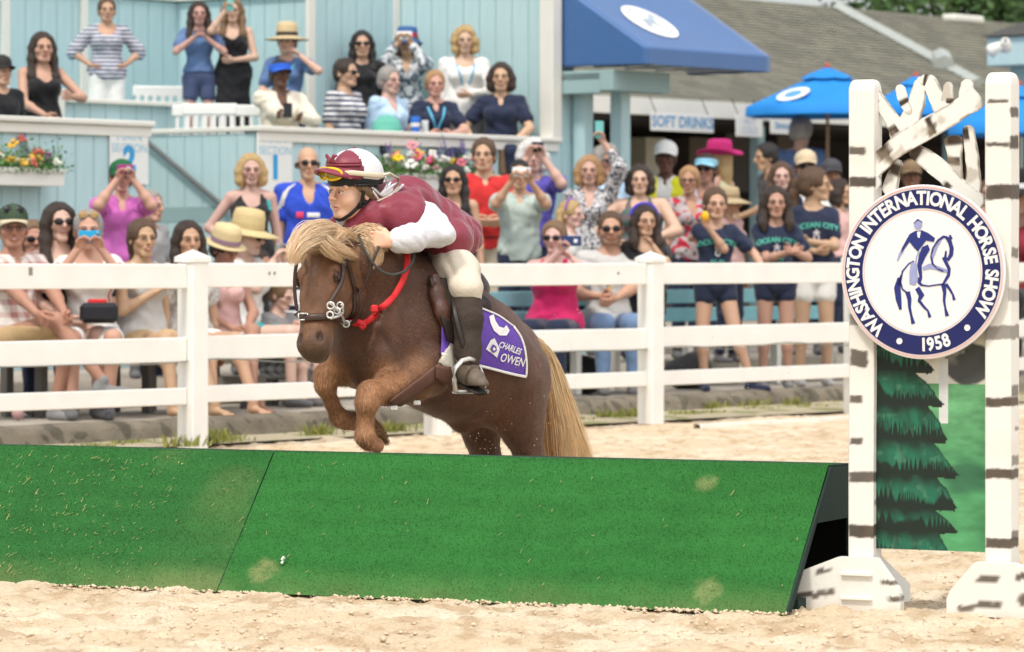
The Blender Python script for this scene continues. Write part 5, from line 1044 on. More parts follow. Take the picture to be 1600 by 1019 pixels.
for P in (p29, p31, p34): chest_print(P, [('OCEAN CITY', .060, .02, .035), ('EST. 1965', .030, -.15, 0)], M_mint, 1.27); chest_print(P, [('+', .10, -.045, 0), ('U', .07, -.085, 0)], M_wprint, 1.27)
def draped(P, pts, r, name, m, off=.006, n=4):
    bv = BVHTree.FromPolygons([tuple(v.co) for v in P['sh'].data.vertices], [tuple(p.vertices) for p in P['sh'].data.polygons]); out = []
    for i in range(len(pts)-1):
        for k in range(n):
            a = np.array(pts[i])*(1-k/n)+np.array(pts[i+1])*k/n; o_ = Vector(P['up']((a[0], -.5 if len(a) == 2 else a[2], a[1]))); d_ = Vector(P['RT'] @ np.array([0, 1., 0])); h = bv.ray_cast(o_, d_)
            if h[0] is not None: out.append(np.array(h[0]-d_*off))
    if len(out) > 1: mb = MB(); mb.tube(out, r, 6, flat=.3, up=(0, 1, 0)); mb.obj(name, m, P['t'])
for sgn in (-1, 1):
    for k in range(3): draped(p12, [(sgn*(.10+.022*k), 1.44-.012*k), (sgn*(.15+.02*k), 1.40-.015*k), (sgn*(.185+.018*k), 1.33-.02*k), (sgn*(.20+.02*k), 1.25-.02*k)], .006, 'shoulder_stripe', M_wprint)
chest_print(p12, [('A', .07, .06, 0)], M_wprint, 1.27); draped(p12, [(-.10, 1.20), (-.03, 1.20)], .024, 'print', mat('pink print', (.7, .05, .12), .7)); draped(p12, [(-.02, 1.20), (.11, 1.20)], .018, 'print', M_wprint)
vest = mat('safety yellow', (.80, .78, .02), .6, .05); vo = mat('safety orange', (.85, .25, .03), .6, .05)
for sgn in (-1, 1): draped(p25, [(sgn*.10, 1.43), (sgn*.095, 1.25), (sgn*.08, 1.1), (sgn*.08, .96)], .055, 'safety_vest', vest); draped(p25, [(sgn*.125, 1.42), (sgn*.12, 1.2), (sgn*.11, 1.05)], .016, 'vest_band', vo, .010)
draped(p14, [(.02, 1.36), (.05, 1.30)], .02, 'ribbon_badge', mat('badge blue', (.1, .45, .65), .5)); draped(p14, [(.05, 1.30), (.06, 1.18)], .012, 'ribbon_badge', mat('badge peach', (.7, .35, .2), .5))
draped(p11, [(.12, 1.42), (.13, 1.34), (.14, 1.26)], .018, 'bag_strap', cloth('teal'))
for P, c in ((g12, (.1, .4, .6)),):
    P['sh'] = [ch for ch in P['t'].children if ch.name.split('.')[0] == 'shirt'][0]
    for sgn in (-1, 1): draped(P, [(sgn*.08, 1.38), (sgn*.05, 1.28), (0, 1.15)], .010, 'lanyard', mat('lanyard blue', c, .5))
for P_, px in ((None, 0),): pass
for o in [o for o in bpy.data.objects if o.get('label') and 'lanyard' in o['label'] and 'vest' not in o['label']]:
    sh = [ch for ch in o.children if ch.name.split('.')[0] == 'shirt'][0]; P = dict(t=o, sh=sh, up=lambda p: np.array(p, float), RT=np.eye(3))
    for sgn in (-1, 1): draped(P, [(sgn*.09, 1.38), (sgn*.06, 1.28), (sgn*.02, 1.14)], .009, 'lanyard', mat('lanyard blue'))
# --- small things on the ledges and ground
def tin(label, px, py, t, name, cat, col, h, r, tex=None):
    Y = YX(px, t); o = thing(name, label, cat, [(px-800)/F*Y, Y, LT+.001]); MB().lathe([(r*.8, 0), (r, h*.05), (r*1.05, h*.95), (r, h), (r*.9, h), (.001, h-.01)], 16).obj('cup', mat(label[:14], col, .4), o, True)
    if tex: MB().lathe([(r*1.05, h*.35), (r*1.07, h*.6)], 16).obj('band', mat(label[:14]+'b', tex, .4), o, True)
tin('blue soft drink cup standing on the ledge', 649, 197, 5.12, 'drink_cup', 'cup', (.03, .16, .60), .14, .042, (.7, .7, .7))
tin('clear plastic bottle beside the blue cup on the ledge', 664, 200, 5.12, 'plastic_bottle', 'bottle', (.62, .66, .66), .11, .03)
b_ = MB(); b_.lathe([(.001, .15), (.07, .135), (.12, .08), (.135, .03), (.13, 0)], 20, sy=.5)
o_ = b_.obj('sun_cap', mat('mint hat', (.12, .42, .33), .7)); o_.location = W(SX(604, 5.16), 5.16, LT).tolist(); tag(o_, 'mint green cap lying on the ledge before the grey haired woman', 'cap')
o_ = MB().box((0, 0, 0), (.26, .12, .14), bev=.03).obj('camera_bag', M_phonek); o_.location = rz_(8) @ np.array([0, 0, 0])+PX(155, 489, row(140, T1-.2)-.42); tag(o_, 'black camera bag on the lap of the grey haired woman', 'bag')
o_ = MB().box((0, 0, 0), (.13, .05, .05), bev=.01).obj('red_wallet', cloth('red')); o_.location = PX(152, 473, row(140, T1-.2)-.42).tolist(); tag(o_, 'red wallet on top of the black camera bag', 'wallet')
b_ = MB(); b_.lathe([(.001, -.045), (.03, -.035), (.045, 0), (.03, .035), (.001, .045)], 16); o_ = b_.obj('glass_float', mat('pink glass', (.45, .28, .28), .2, 0), None, True); o_.location = (PX(28, 667, row(28, 1.6))*[1, 1, 0]+[0, 0, .185]).tolist(); tag(o_, 'small pinkish ball lying on the paving at the left', 'ball')
for i, (px, t) in enumerate(((905, 1.9), (1075, 2.0))):
    Y = YX(px, t); s = SDF(); s.ball((0, 0, .13), (.22, .14, .14), .05); s.ball((.05, 0, .22), (.12, .1, .09), .05); v, q = s.mesh(.015); v += (noise(v, 12, 3)-.5)[:, None]*.03
    o_ = obj('duffel_bag', mesh('duffel_bag', v, q, True), cloth('black')); o_.location = ((px-800)/F*Y, Y, .14); tag(o_, ['black bag on the paving under the pale blue bench behind the tail', 'black bag under the pale blue bench right of the middle post'][i], 'bag', 'black bags on the paving')
# ================================================================= the green jump and the birch standard
JR = np.array([.912, -.409]); JB = np.array([.409, .912]); J0 = np.array([.929, 13.115]); JA = math.atan2(-.409, .912)
def build_jump():
    h, dp = .487, .451; th = math.atan2(h, dp); L = math.hypot(h, dp)
    for idx, (sa, sb) in enumerate(((0, 2.199), (2.206, 4.40))):
        c = J0-JR*(sa+sb)/2; Ls = sb-sa
        t = thing('turf_jump', ['green turf covered jump section beside the birch standard, clean and bright', 'green turf covered jump section at the left, littered with straw'][idx], 'jump', (c[0], c[1], 0), JA, 'turf covered jump sections')
        rng = np.random.RandomState(11+idx); nx, nz = int(Ls/.012), int((L+.14)/.012); V = []; 
        u = np.linspace(-Ls/2, Ls/2, nx); w = np.linspace(0, L+.12, nz); Uu, Ww = np.meshgrid(u, w, indexing='ij'); uu, ww = Uu.ravel(), Ww.ravel()
        rr = .02; y = np.where(ww < L, ww/L*dp, dp+(ww-L)); z = np.where(ww < L, ww/L*h, h); bl = sm(L-.02, L+.02, ww); 
        nrm = np.stack([uu*0, np.where(ww < L, -h/L, 0), np.where(ww < L, dp/L, 1)], 1); P = np.stack([uu, y, z], 1)
        wave = (noise(P+idx*9, 2.2, 3, 2)-.5)*.012+(noise(P, 60, 5, 1)-.5)*.0015; P += nrm*wave[:, None]
        I = np.arange(nx*nz).reshape(nx, nz); Q = np.stack([I[:-1, :-1], I[1:, :-1], I[1:, 1:], I[:-1, 1:]], -1).reshape(-1, 4)
        g = np.array([.030, .146, .033]) if idx == 0 else np.array([.029, .130, .032]); C = np.tile(g, (len(P), 1)); v = noise(P+idx*5, 5, 8, 3); C *= (.82+.36*v)[:, None]*(1+.05*np.sin(ww*60+6*noise(P*[1, 1, 1], 5, 4, 2)))[:, None]
        du = sm(.16, .0, ww)*.35*noise(P, 7, 2, 2)*(1.3 if idx else .9); dust = np.array([.30, .30, .13]); 
        if idx == 1: du = du+sm(.55, .75, noise(P, 3, 77, 2))*.12
        spots = [(.55, .10, .07), (-.95, .075, .055), (.45, .60, .035)] if idx == 0 else [(.9, .3, .001)]
        if idx == 0: spots = [(Ls/2-.31, .085, .062), (-Ls/2+.16, .10, .062), (Ls/2-.44, .565, .042)]
        for (sx, sw, r) in spots:
            d = np.hypot(uu-sx, ww-sw)/r; du = np.maximum(du, sm(1.2, .55, d+(noise(P, 30, 3, 2)-.5)*.8)*.6*(.4+.6*noise(P, 60, 9, 1)))
        C = C*(1-du[:, None])+dust*du[:, None]
        obj('turf', mesh('turf', P, Q, True, C), mat('turf base', vc=True, rough=.9, var=.10, sc=160, bump=.35, bsc=300, spec=.1), t)
        # blades
        n = 60000 if idx == 0 else 36000; a = rng.uniform(-Ls/2, Ls/2, n) if idx == 0 else rng.uniform(-.15*1, Ls/2, n); b = rng.uniform(0, L+.05, n)
        yy = np.where(b < L, b/L*dp, dp+(b-L)); zz = np.where(b < L, b/L*h, h); B = np.stack([a, yy, zz], 1); nn = np.stack([a*0, np.where(b < L, -h/L, 0), np.where(b < L, dp/L, 1)], 1)
        B += nn*((noise(B+idx*9, 2.2, 3, 2)-.5)*.012)[:, None]
        d = nn*.5+rng.normal(0, .6, (n, 3)); d += [0, 0, -.25]; d /= np.linalg.norm(d, axis=1)[:, None]; ln = rng.uniform(.003, .007, n); e = np.cross(d, rng.normal(0, 1, (n, 3))); e /= np.linalg.norm(e, axis=1)[:, None]
        V3 = np.stack([B-e*.0008, B+e*.0008, B+d*ln[:, None]+nn*.003], 1).reshape(-1, 3); C3 = np.repeat(g*(.85+.45*rng.rand(n))[:, None]*[1.3, 1, 1.2], 3, 0); i = ((a+Ls/2)/Ls*(nx-1)).astype(int)*nz+np.clip((b/(L+.12)*(nz-1)).astype(int), 0, nz-1); dd = np.repeat(du[i], 3)[:, None]; C3 = C3*(1-dd)+dust*1.2*dd
        o = obj('turf_pile', mesh('turf_pile', V3, np.arange(3*n).reshape(-1, 3), False, C3), mat('turf blades', vc=True, rough=.7, var=0, bump=0, spec=.2), t); o['kind'] = 'stuff'
        # straw
        st = MB(); 
        for k in range(60 if idx == 0 else 420):
            a_ = rng.uniform(-Ls/2, Ls/2) if idx == 0 or rng.rand() < .3 else rng.uniform(-.25, Ls/2-.35); b_ = rng.uniform(.03, L-.02); p = np.array([a_, b_/L*dp, b_/L*h])+np.array([0, -h/L, dp/L])*.008; an = rng.normal(1.1, .6); l = rng.uniform(.002, .008)*(1 if rng.rand() < .9 else 2.2); cc = np.array([math.cos(an), math.sin(an)*dp/L, math.sin(an)*h/L])
            bd = np.array([rng.normal(0, .3), 0, rng.normal(0, .3)])*l; st.tube([p-cc*l, p+bd*.4, p+cc*l+bd], rng.uniform(.0005, .0011), 3, cap=False)
        o = st.obj('straw', mat('straw bits', (.42, .36, .15), .8, .4, 90, 0), t); o['kind'] = 'stuff'
        dk = mat('green black board', (.015, .035, .028), .8, .3, 5, .2); bl_ = mat('jump inside', (.008, .009, .008), .9)
        for x in ((Ls/2+.0045, -Ls/2-.0045)):
            m = MB(); 
            def qd(pts): m.prism([(0, 0)], 0, 0)
            # raking side cheek, top gusset, back upright
            def poly(pts): k = len(pts); m.add([(x-.004, a_, b_) for a_, b_ in pts]+[(x+.004, a_, b_) for a_, b_ in pts], [list(range(k)), [k+q for q in range(k)][::-1]]+[[q, k+q, k+(q+1) % k, (q+1) % k] for q in range(k)])
            poly([(.004, 0), (.05, 0), (.05+dp*.95, h*.99), (dp, h-.006), (.0+dp*.985, h-.02)]); poly([(.052+dp*.55, h*.60), (dp+.19, h*.60), (dp+.19, h-.012), (.052+dp*.94, h-.012)]); poly([(dp+.19, 0), (dp+.23, 0), (dp+.23, h-.012), (dp+.192, h-.012)])
            m.obj('side_board', dk, t)
        MB().box((0, dp+.12, h-.012), (Ls-.004, .24, .018)).obj('top_board', dk, t); MB().box((0, dp+.245, h/2), (Ls-.004, .012, h-.02)).obj('back_board', bl_, t)
        m = MB(); m.add([(-Ls/2, .02, -.0), (Ls/2, .02, 0), (Ls/2, dp, h-.03), (-Ls/2, dp, h-.03)], [[3, 2, 1, 0]]); m.obj('backing', bl_, t)
        for x in (Ls/2-.02, 0, -Ls/2+.02): MB().box((x, dp*.62, .02), (.04, dp*.6, .038)).obj('frame_runner', dk, t)
    m = MB(); m.tube([(0, 0, 0), (.006, 0, .010)], [.006, .003], 6); p = np.array([J0[0], J0[1]])-JR*1.98+JB*.09; m.tube([(0, 0, .012), (.010, .0, .024)], [.005, .007], 6); o = m.obj('white_pebble', mat('white bit', (.75, .75, .7), .6)); o.location = (p[0], p[1]-.01, .105); tag(o, 'small white scrap stuck on the turf face of the jump', 'scrap')
build_jump()
# ---- standard
TH = R(27); SU = np.array([math.cos(TH), -math.sin(TH)]); SB = np.array([math.sin(TH), math.cos(TH)])
S0 = np.array([(1352-800)/F*13.30, 13.30])      # middle of the left upright
def build_standard():
    st = thing('jump_standard', 'white birch painted jump standard with lattice top, spruce panel and round show sign', 'jump standard', (S0[0], S0[1], 0), -TH)
    mb = mat('birch paint', vc=True, rough=.45, var=.05, sc=9, bump=.12, bsc=60, spec=.35)
    BR = np.array([.05, .034, .022]); WH = np.array([.76, .745, .69]); yel = np.array([.66, .62, .50])
    def pix(lx, lz, ly=0):     # local -> approximate photo row, used to lay the marks at the heights they have
        return lz
    def post(x0, w, dpt, top, marks, seed):
        nx, ny, nz = 16, 14, 380; per = []
        for i in range(nx): per.append((-w/2+w*i/(nx-1), -dpt/2, 0))
        for i in range(1, ny): per.append((w/2, -dpt/2+dpt*i/(ny-1), 1))
        for i in range(1, nx): per.append((w/2-w*i/(nx-1), dpt/2, 2))
        for i in range(1, ny-1): per.append((-w/2, dpt/2-dpt*i/(ny-1), 3))
        k = len(per); zs = np.linspace(0, top, nz); V = np.array([[x, y, z] for z in zs for x, y, _ in per]); rad = dpt/2
        # rounded top: squeeze rows near the top into a half-round over the depth
        zc = top-.045; hi = V[:, 2] > zc; f = np.sqrt(np.clip(1-((V[:, 2]-zc)/.0455)**2, 0, 1)); V[hi, 1] *= (.35+.65*f[hi]); V[hi, 0] *= (.55+.45*f[hi]**.6)
        cr = .006; 
        V[:, 0] += (noise(V*[1, 1, .3], 8, seed, 2)-.5)*.006; I = np.arange(nz*k).reshape(nz, k)
        Q = np.stack([I[:-1], np.roll(I, -1, 1)[:-1], np.roll(I, -1, 1)[1:], I[1:]], -1).reshape(-1, 4); Fc = [Q.astype(np.int64), np.array([list(I[-1])])] 
        C = np.tile(WH, (len(V), 1)); C = C*(1-.30*sm(.45, .8, noise(V, 7, seed+4, 3))[:, None])+yel*.30*sm(.45, .8, noise(V, 7, seed+4, 3))[:, None]
        s = np.where(V[:, 1] <= -dpt/2+1e-4, V[:, 0]+w/2, w+V[:, 1]+dpt/2)   # run round the front and right faces
        for (z, hh, a, b, dk) in marks:
            wob = (noise(np.stack([s*1.0, V[:, 2]*0+z, s*0], 1), 26, seed, 3)-.5)*hh*1.6; ed = (noise(V, 70, seed+1, 2)-.5)*.012
            hh = hh*1.2; m_ = sm(hh+.006, hh-.001, np.abs(V[:, 2]-z-wob*.6+ed*.5)); m_ *= sm(a-.006, a+.006, s+ed)*sm(b+.006, b-.006, s+ed)*dk; C = C*(1-m_[:, None])+BR*(.7+.9*noise(V, 25, seed+8, 2))[:, None]*m_[:, None]
        o = obj('upright', mesh('upright', V, Fc, False, C), mb, st, (x0, 0, 0)); return o
    z_ = lambda py, Y=13.26: ZP(py, Y)
    W1, D1 = .092, .075
    M1 = [(z_(285), .012, 0, .17, .95), (z_(235), .009, .0, .06, .9), (z_(375), .009, 0, .07, .95), (z_(342), .012, .0, .1, .0), (z_(560), .022, .004, .07, .9), (z_(625), .009, .004, .05, .9), (z_(690), .007, .005, .05, .9), (z_(745), .013, 0, .17, .9), (z_(830), .016, 0, .17, .95), (z_(195), .006, .05, .1, .0), (z_(445), .018, .02, .17, .5), (z_(498), .014, 0, .07, .7), (z_(785), .006, .1, .17, .6), (z_(686), .012, .12, .17, .9)]
    post(0, W1, D1, z_(124), M1, 3)
    X2 = .5; W2, D2 = .092, .085; y2 = lambda p: ZP(p, 13.05)
    M2 = [(y2(158), .003, .01, .085, .9), (y2(176), .012, .09, .17, .9), (y2(222), .017, .09, .17, .95), (y2(226), .004, .0, .09, .9), (y2(300), .019, 0, .2, .95), (y2(395), .012, .1, .17, .8), (y2(460), .016, .08, .2, .5), (y2(520), .018, .0, .2, .7), (y2(628), .011, 0, .17, .95), (y2(612), .014, .1, .17, .8), (y2(740), .012, 0, .17, .95), (y2(720), .012, .1, .17, .7), (y2(848), .012, 0, .17, .95), (y2(838), .012, .1, .17, .8), (y2(670), .004, .13, .17, .7)]
    post(X2, W2, D2, y2(113), M2, 7)
    # feet: two cross boards per upright with sloping tops
    def foot(x0, seed, dark, fz=0):
        fm = mat('foot paint', vc=True, rough=.45, var=.05, sc=9, bump=.12, spec=.35)
        for sgn in (-1, 1):
            # board runs front-to-back beside the upright
            pts2 = [(-.36, 0), (.36, 0), (.36, .075), (.10, .21), (-.10, .21), (-.36, .075)]
            n = 60; V = []; 
            xx = x0+sgn*(.046+.0175)
            ys = np.linspace(-.36, .36, n); prof = np.interp(ys, [-.36, -.345, -.10, .10, .345, .36], [.065, .085, .215, .215, .085, .065]); m = 14; V = []
            for face in (-1, 1):
                for i in range(n):
                    for j in range(m): V.append((xx+face*.017, ys[i], prof[i]*j/(m-1)))
            V = np.array(V); I = np.arange(n*m).reshape(n, m); Fq = []
            for i in range(n-1):
                for j in range(m-1):
                    Fq.append([I[i, j], I[i, j+1], I[i+1, j+1], I[i+1, j]]); q = n*m; Fq.append([q+I[i, j], q+I[i+1, j], q+I[i+1, j+1], q+I[i, j+1]])
                q = n*m; Fq.append([I[i, m-1], q+I[i, m-1], q+I[i+1, m-1], I[i+1, m-1]]); Fq.append([I[i, 0], I[i+1, 0], q+I[i+1, 0], q+I[i, 0]])
            for i in (0, n-1):
                for j in range(m-1): q = n*m; Fq.append([I[i, j], q+I[i, j], q+I[i, j+1], I[i, j+1]] if i == 0 else [I[i, j], I[i, j+1], q+I[i, j+1], q+I[i, j]])
            C = np.tile(WH, (len(V), 1)); nzv = noise(V, 12, seed, 2)
            for (yc, zc, hl, hh) in dark:
                dd = np.abs(V[:, 2]-zc-(noise(V*[0, 1, 0], 20, seed)-.5)*.02-(V[:, 1]-yc)*.15)/hh; m_ = sm(1.2, .7, dd)*sm(hl, hl-.02, np.abs(V[:, 1]-yc)+(noise(V, 50, 4)-.5)*.02)*.9; C = C*(1-m_[:, None])+BR*(.7+.8*nzv)[:, None]*m_[:, None]
            dirt = sm(.05, 0, V[:, 2])*.5*noise(V, 15, 3, 2); C = C*(1-dirt[:, None])+np.array([.5, .40, .28])*dirt[:, None]
            obj('foot_board', mesh('foot_board', V, Fq, False, C), fm, st)
        for yy in (-.06, .06): MB().box((x0, yy*1.0, .15), (.09, .018, .10), bev=.002).obj('foot_block', M_wpaint, st)
    # broad cross foot lying across the front of each upright (runs left to right in the picture)
    def cross_foot(x0, hl, hr, seed, marks, yb):
        n = 90; m = 16; ys = np.linspace(-hl, hr, n); prof = np.interp(ys, [-hl, -hl+.012, -.07, .07, hr-.012, hr], [.055, .085, .185, .185, .085, .055]); V = []
        for face in (-1, 1):
            for i in range(n):
                for j in range(m): V.append((x0+ys[i], yb+face*.018, prof[i]*j/(m-1)))
        V = np.array(V); I = np.arange(n*m).reshape(n, m); Fq = []; q = n*m
        for i in range(n-1):
            for j in range(m-1): Fq += [[I[i, j], I[i+1, j], I[i+1, j+1], I[i, j+1]], [q+I[i, j], q+I[i, j+1], q+I[i+1, j+1], q+I[i+1, j]]]
            Fq += [[I[i, m-1], I[i+1, m-1], q+I[i+1, m-1], q+I[i, m-1]]]
        for j in range(m-1): Fq += [[I[0, j], I[0, j+1], q+I[0, j+1], q+I[0, j]], [I[n-1, j], q+I[n-1, j], q+I[n-1, j+1], I[n-1, j+1]]]
        C = np.tile(WH, (len(V), 1)); nzv = noise(V, 12, seed, 2); X = V[:, 0]-x0
        for (yc, zc, hl_, hh, sl) in marks:
            dd = np.abs(V[:, 2]-zc-(noise(V*[1, 0, 0], 22, seed)-.5)*.02-(X-yc)*sl)/hh; m_ = sm(1.25, .7, dd+(noise(V, 90, 4)-.5)*.3)*sm(hl_, hl_-.02, np.abs(X-yc)+(noise(V, 50, 4)-.5)*.02)*.9; C = C*(1-m_[:, None])+BR*(.6+1.2*nzv)[:, None]*m_[:, None]
        dirt = sm(.04, 0, V[:, 2])*.6*noise(V, 15, 3, 2); C = C*(1-dirt[:, None])+np.array([.5, .40, .28])*dirt[:, None]
        obj('foot_board', mesh('foot_board', V, Fq, False, C), mb, st)
    cross_foot(0, .34, .16, 2, [(-.12, .135, .04, .008, .1), (-.17, .05, .10, .011, .12), (.115, .105, .04, .008, .1), (.14, .05, .035, .009, 0)], -.060)
    cross_foot(X2, .17, .40, 5, [(-.02, .125, .05, .009, .15), (.12, .14, .05, .012, 0), (-.05, .035, .09, .010, .1), (.14, .06, .06, .022, 0)], -.066)
    for x0 in (0, X2):
        for dy in (1,):       # back-going feet
            m = MB(); m.prism([(0, 0)], 0, 0) if False else None
            pts = [(0, 0), (.34, 0), (.34, .06), (.06, .18), (0, .18)]; m = MB(); k = 5; m.add([(x0-.018, .045+a, b) for a, b in pts]+[(x0+.018, .045+a, b) for a, b in pts], [list(range(k)), [k+i for i in range(k)][::-1]]+[[i, k+i, k+(i+1) % k, (i+1) % k] for i in range(k)]); m.obj('foot_board', M_wpaint, st)
    m = MB(); m.box((0, -.085, .128), (.115, .012, .012), bev=.002); m.box((0, -.085, .045), (.115, .012, .012), bev=.002); m.obj('batten', M_wpaint, st)
    # painted spruce panel between the uprights
    pw0, pw1 = .044, .456; pz0, pz1 = ZP(861, 13.15), ZP(420, 13.15); nx, nz = 150, 250
    xs, zs = np.linspace(pw0, pw1, nx), np.linspace(pz0, pz1, nz); X, Z = np.meshgrid(xs, zs, indexing='ij'); P = np.stack([X.ravel(), X.ravel()*0, Z.ravel()], 1); u = (P[:, 0]-pw0)/(pw1-pw0); py = 411+(1.2-P[:, 2])*F/13.15
    n1 = noise(P*[1, 1, 3], 9, 3, 3); C = np.array([.11, .31, .14])*(.45+.75*n1+.45*noise(P*[1, 1, 2], 34, 8, 3))[:, None]
    lowm = sm(620, 760, py)[:, None]; C = C*(1-lowm*.6)+np.array([.05, .26, .10])*(.7+.7*n1)[:, None]*lowm*.6
    bush = sm(.9, .4, np.hypot((u-.8)/.30, (py-745)/42)+(n1-.5)*.6)[:, None]; C = C*(1-bush*.8)+np.array([.03, .11, .06])*bush*.8
    # far trees and sky at the top of the painting, post, boulder
    top = (py < 600)[:, None]*1.0; C = C*(1-top)+np.array([.62, .61, .52])*(.8+.3*noise(P, 20, 5, 2))[:, None]*top
    rock = (sm(1.05, .9, np.hypot((u-.82)/.22, (py-568)/34)+(noise(P, 25, 9, 2)-.5)*.15)*(py < 602))[:, None]; C = C*(1-rock)+(np.array([.06, .065, .06])+np.array([.25, .25, .24])*sm(.5, .8, noise(P, 22, 2, 3))[:, None]*sm(575, 550, py)[:, None])*rock
    tr = ((u > .56)*(u < .64)*(py < 662)*(py > 560))[:, None]*1.0; C = C*(1-tr)+(np.array([.60, .62, .60])*(.8+.4*noise(P, 14, 6, 2))[:, None])*tr
    # the spruce: six drooping tiers, each with a ragged fringe
    tips = [(470, 1400), (530, 1428), (580, 1444), (633, 1458), (689, 1463), (743, 1477), (795, 1476), (831, 1478), (885, 1472)]; inn = [1375, 1395, 1412, 1434, 1437, 1444, 1440, 1446, 1430]
    pxx = 1360+u*160; nA = noise(P, 26, 4, 2)-.5; nB = noise(np.stack([u*10-py*.012, py*.012, u*0], 1), 1.6, 3, 3)
    for q in range(1, len(tips)):
        ya_, yb_ = tips[q-1][0], tips[q][0]; f = np.clip((py-ya_)/(yb_-ya_), 0, 1); edge = inn[q-1]+(tips[q][1]-inn[q-1])*f**.85+nA*5; ins = ((py > ya_)*(py <= yb_)*(pxx < edge)); 
        ph = pxx/(13.0+5*noise(P*[1, 1, 0]+q*3, 9, 5, 1))+q*.43; saw = np.abs((ph % 1)-.5)*2; fr = yb_-6-22*saw*(.5+.8*noise(np.stack([np.floor(ph), ph*0+q, ph*0], 1), 1.7, 2, 1))+nA*8-10*sm(1400, 1362, pxx)
        streak = sm(fr+3, fr-5, py)*sm(ya_-2, ya_+26, py+nA*14)*sm(-1, 5, edge-pxx); cc = np.array([.012, .022, .016])+(np.array([.006, .115, .062])*(.35+1.1*nB)[:, None]+np.array([.03, .05, .03])*sm(.62, .8, noise(P, 40, 9+q, 2))[:, None])*streak[:, None]  # green brush streaks above each tier's dark fringe
        m_ = ins[:, None]*1.0; C = C*(1-m_)+cc*m_
        tipm = ((py > yb_)*(py < yb_+4+nA*4)*(pxx < tips[q][1]-4)*(pxx > inn[q]-6))[:, None]*1.0; C = C*(1-tipm)+np.array([.015, .02, .014])*tipm
    I = np.arange(nx*nz).reshape(nx, nz); Q = np.stack([I[:-1, :-1], I[1:, :-1], I[1:, 1:], I[:-1, 1:]], -1).reshape(-1, 4)
    pn = obj('painted_panel', mesh('painted_panel', P+[0, -.010, 0], Q, False, C), mat('panel paint', vc=True, rough=.5, var=.06, sc=20, bump=.15), st)
    MB().box(((pw0+pw1)/2, 0, (pz0+pz1)/2), (pw1-pw0-.002, .016, pz1-pz0-.004)).obj('panel_board', mat('panel back', (.05, .12, .08), .6), st)
    # lattice of cut out branches at the top: local coordinates fitted to the picture
    def loc(px, py, yl=0.0):
        # intersect the pixel ray with the plane y_local = yl
        k = (px-800)/F; a = S0+SB*yl; s = (k*a[1]-a[0])/(SU[0]-k*SU[1]); p = a+SU*s; return s, 1.2-(py-411)/F*p[1]
    def branch(name, pts, ws, y0, th, seed, marks=()):
        Q_ = [np.array(loc(px, py, y0)) for px, py in pts]; 
        # resample
        P_ = []; Wd = []
        for i in range(len(Q_)-1):
            for k in range(10): f = k/10; P_.append(Q_[i]*(1-f)+Q_[i+1]*f); Wd.append(ws[i]*(1-f)+ws[i+1]*f)
        P_.append(Q_[-1]); Wd.append(ws[-1]); P_ = np.array(P_); Wd = np.array(Wd)/450*.86; 
        for _ in range(6): P_[1:-1] = (P_[:-2]+2*P_[1:-1]+P_[2:])/4
        T = np.gradient(P_, axis=0); T /= np.linalg.norm(T, axis=1)[:, None]; Nn = np.stack([-T[:, 1], T[:, 0]], 1); m = 9; n = len(P_); V = []
        w2 = Wd*(.5+.06*(noise(np.stack([np.arange(n)*.3, np.zeros(n)+seed, np.zeros(n)], 1), 1, seed)-.5)*2)
        ii_ = np.arange(n)/(n-1)*np.linalg.norm(np.diff(P_, axis=0), axis=1).sum(); ends = np.sqrt(np.clip(ii_/.012, .12, 1))*np.sqrt(np.clip((ii_[-1]-ii_)/.012, .12, 1))
        for face in (0, 1):
            for i in range(n):
                for j in range(m):
                    q = P_[i]+Nn[i]*w2[i]*ends[i]*(2*j/(m-1)-1); V.append((q[0], y0+(th/2 if face else -th/2), q[1]))
        V = np.array(V); I = np.arange(n*m).reshape(n, m); o_ = n*m; Fq = []
        for i in range(n-1):
            for j in range(m-1): Fq += [[I[i, j], I[i, j+1], I[i+1, j+1], I[i+1, j]], [o_+I[i, j], o_+I[i+1, j], o_+I[i+1, j+1], o_+I[i, j+1]]]
            Fq += [[I[i, 0], I[i+1, 0], o_+I[i+1, 0], o_+I[i, 0]], [I[i, m-1], o_+I[i, m-1], o_+I[i+1, m-1], I[i+1, m-1]]]
        for j in range(m-1): Fq += [[I[0, j], o_+I[0, j], o_+I[0, j+1], I[0, j+1]], [I[n-1, j], I[n-1, j+1], o_+I[n-1, j+1], o_+I[n-1, j]]]
        C = np.tile(WH, (len(V), 1)); ii = np.tile(np.repeat(np.arange(n), m), 2)/(n-1); jj = np.tile(np.tile(np.arange(m), n), 2)/(m-1); nz_ = noise(V, 30, seed, 3)
        for (c0, hw, ja, jb) in marks:
            m_ = sm(hw*1.2, hw*.6, np.abs(ii-c0+(nz_-.5)*.06))*((jj >= ja)*(jj <= jb)); C = C*(1-m_[:, None])+BR*(.5+1.1*nz_)[:, None]*m_[:, None]
        eg = sm(.84, 1.0, np.abs(2*jj-1))*sm(.40, .62, nz_)*.75; C = C*(1-eg[:, None])+np.array([.20, .15, .10])*eg[:, None]; bl_ = sm(.60, .68, noise(V, 14, seed+40, 3))*.5; C = C*(1-bl_[:, None])+np.array([.30, .24, .17])*bl_[:, None]; obj(name, mesh(name, V, Fq, False, C), mb, st)
    br = 'branch'
    branch(br, [(1366, 140), (1384, 172), (1405, 205), (1420, 232)], [14, 24, 30, 26], .012, .016, 1, [(.12, .06, 0, .4), (.62, .07, 0, .5)])
    branch(br, [(1397, 222), (1420, 190), (1432, 165), (1436, 140), (1446, 122)], [34, 36, 30, 26, 24], .014, .0155, 2, [(.1, .06, 0, 1)])
    branch(br, [(1424, 178), (1412, 158), (1405, 133)], [14, 18, 17], .0125, .0156, 3, [(.45, .1, 0, 1)])
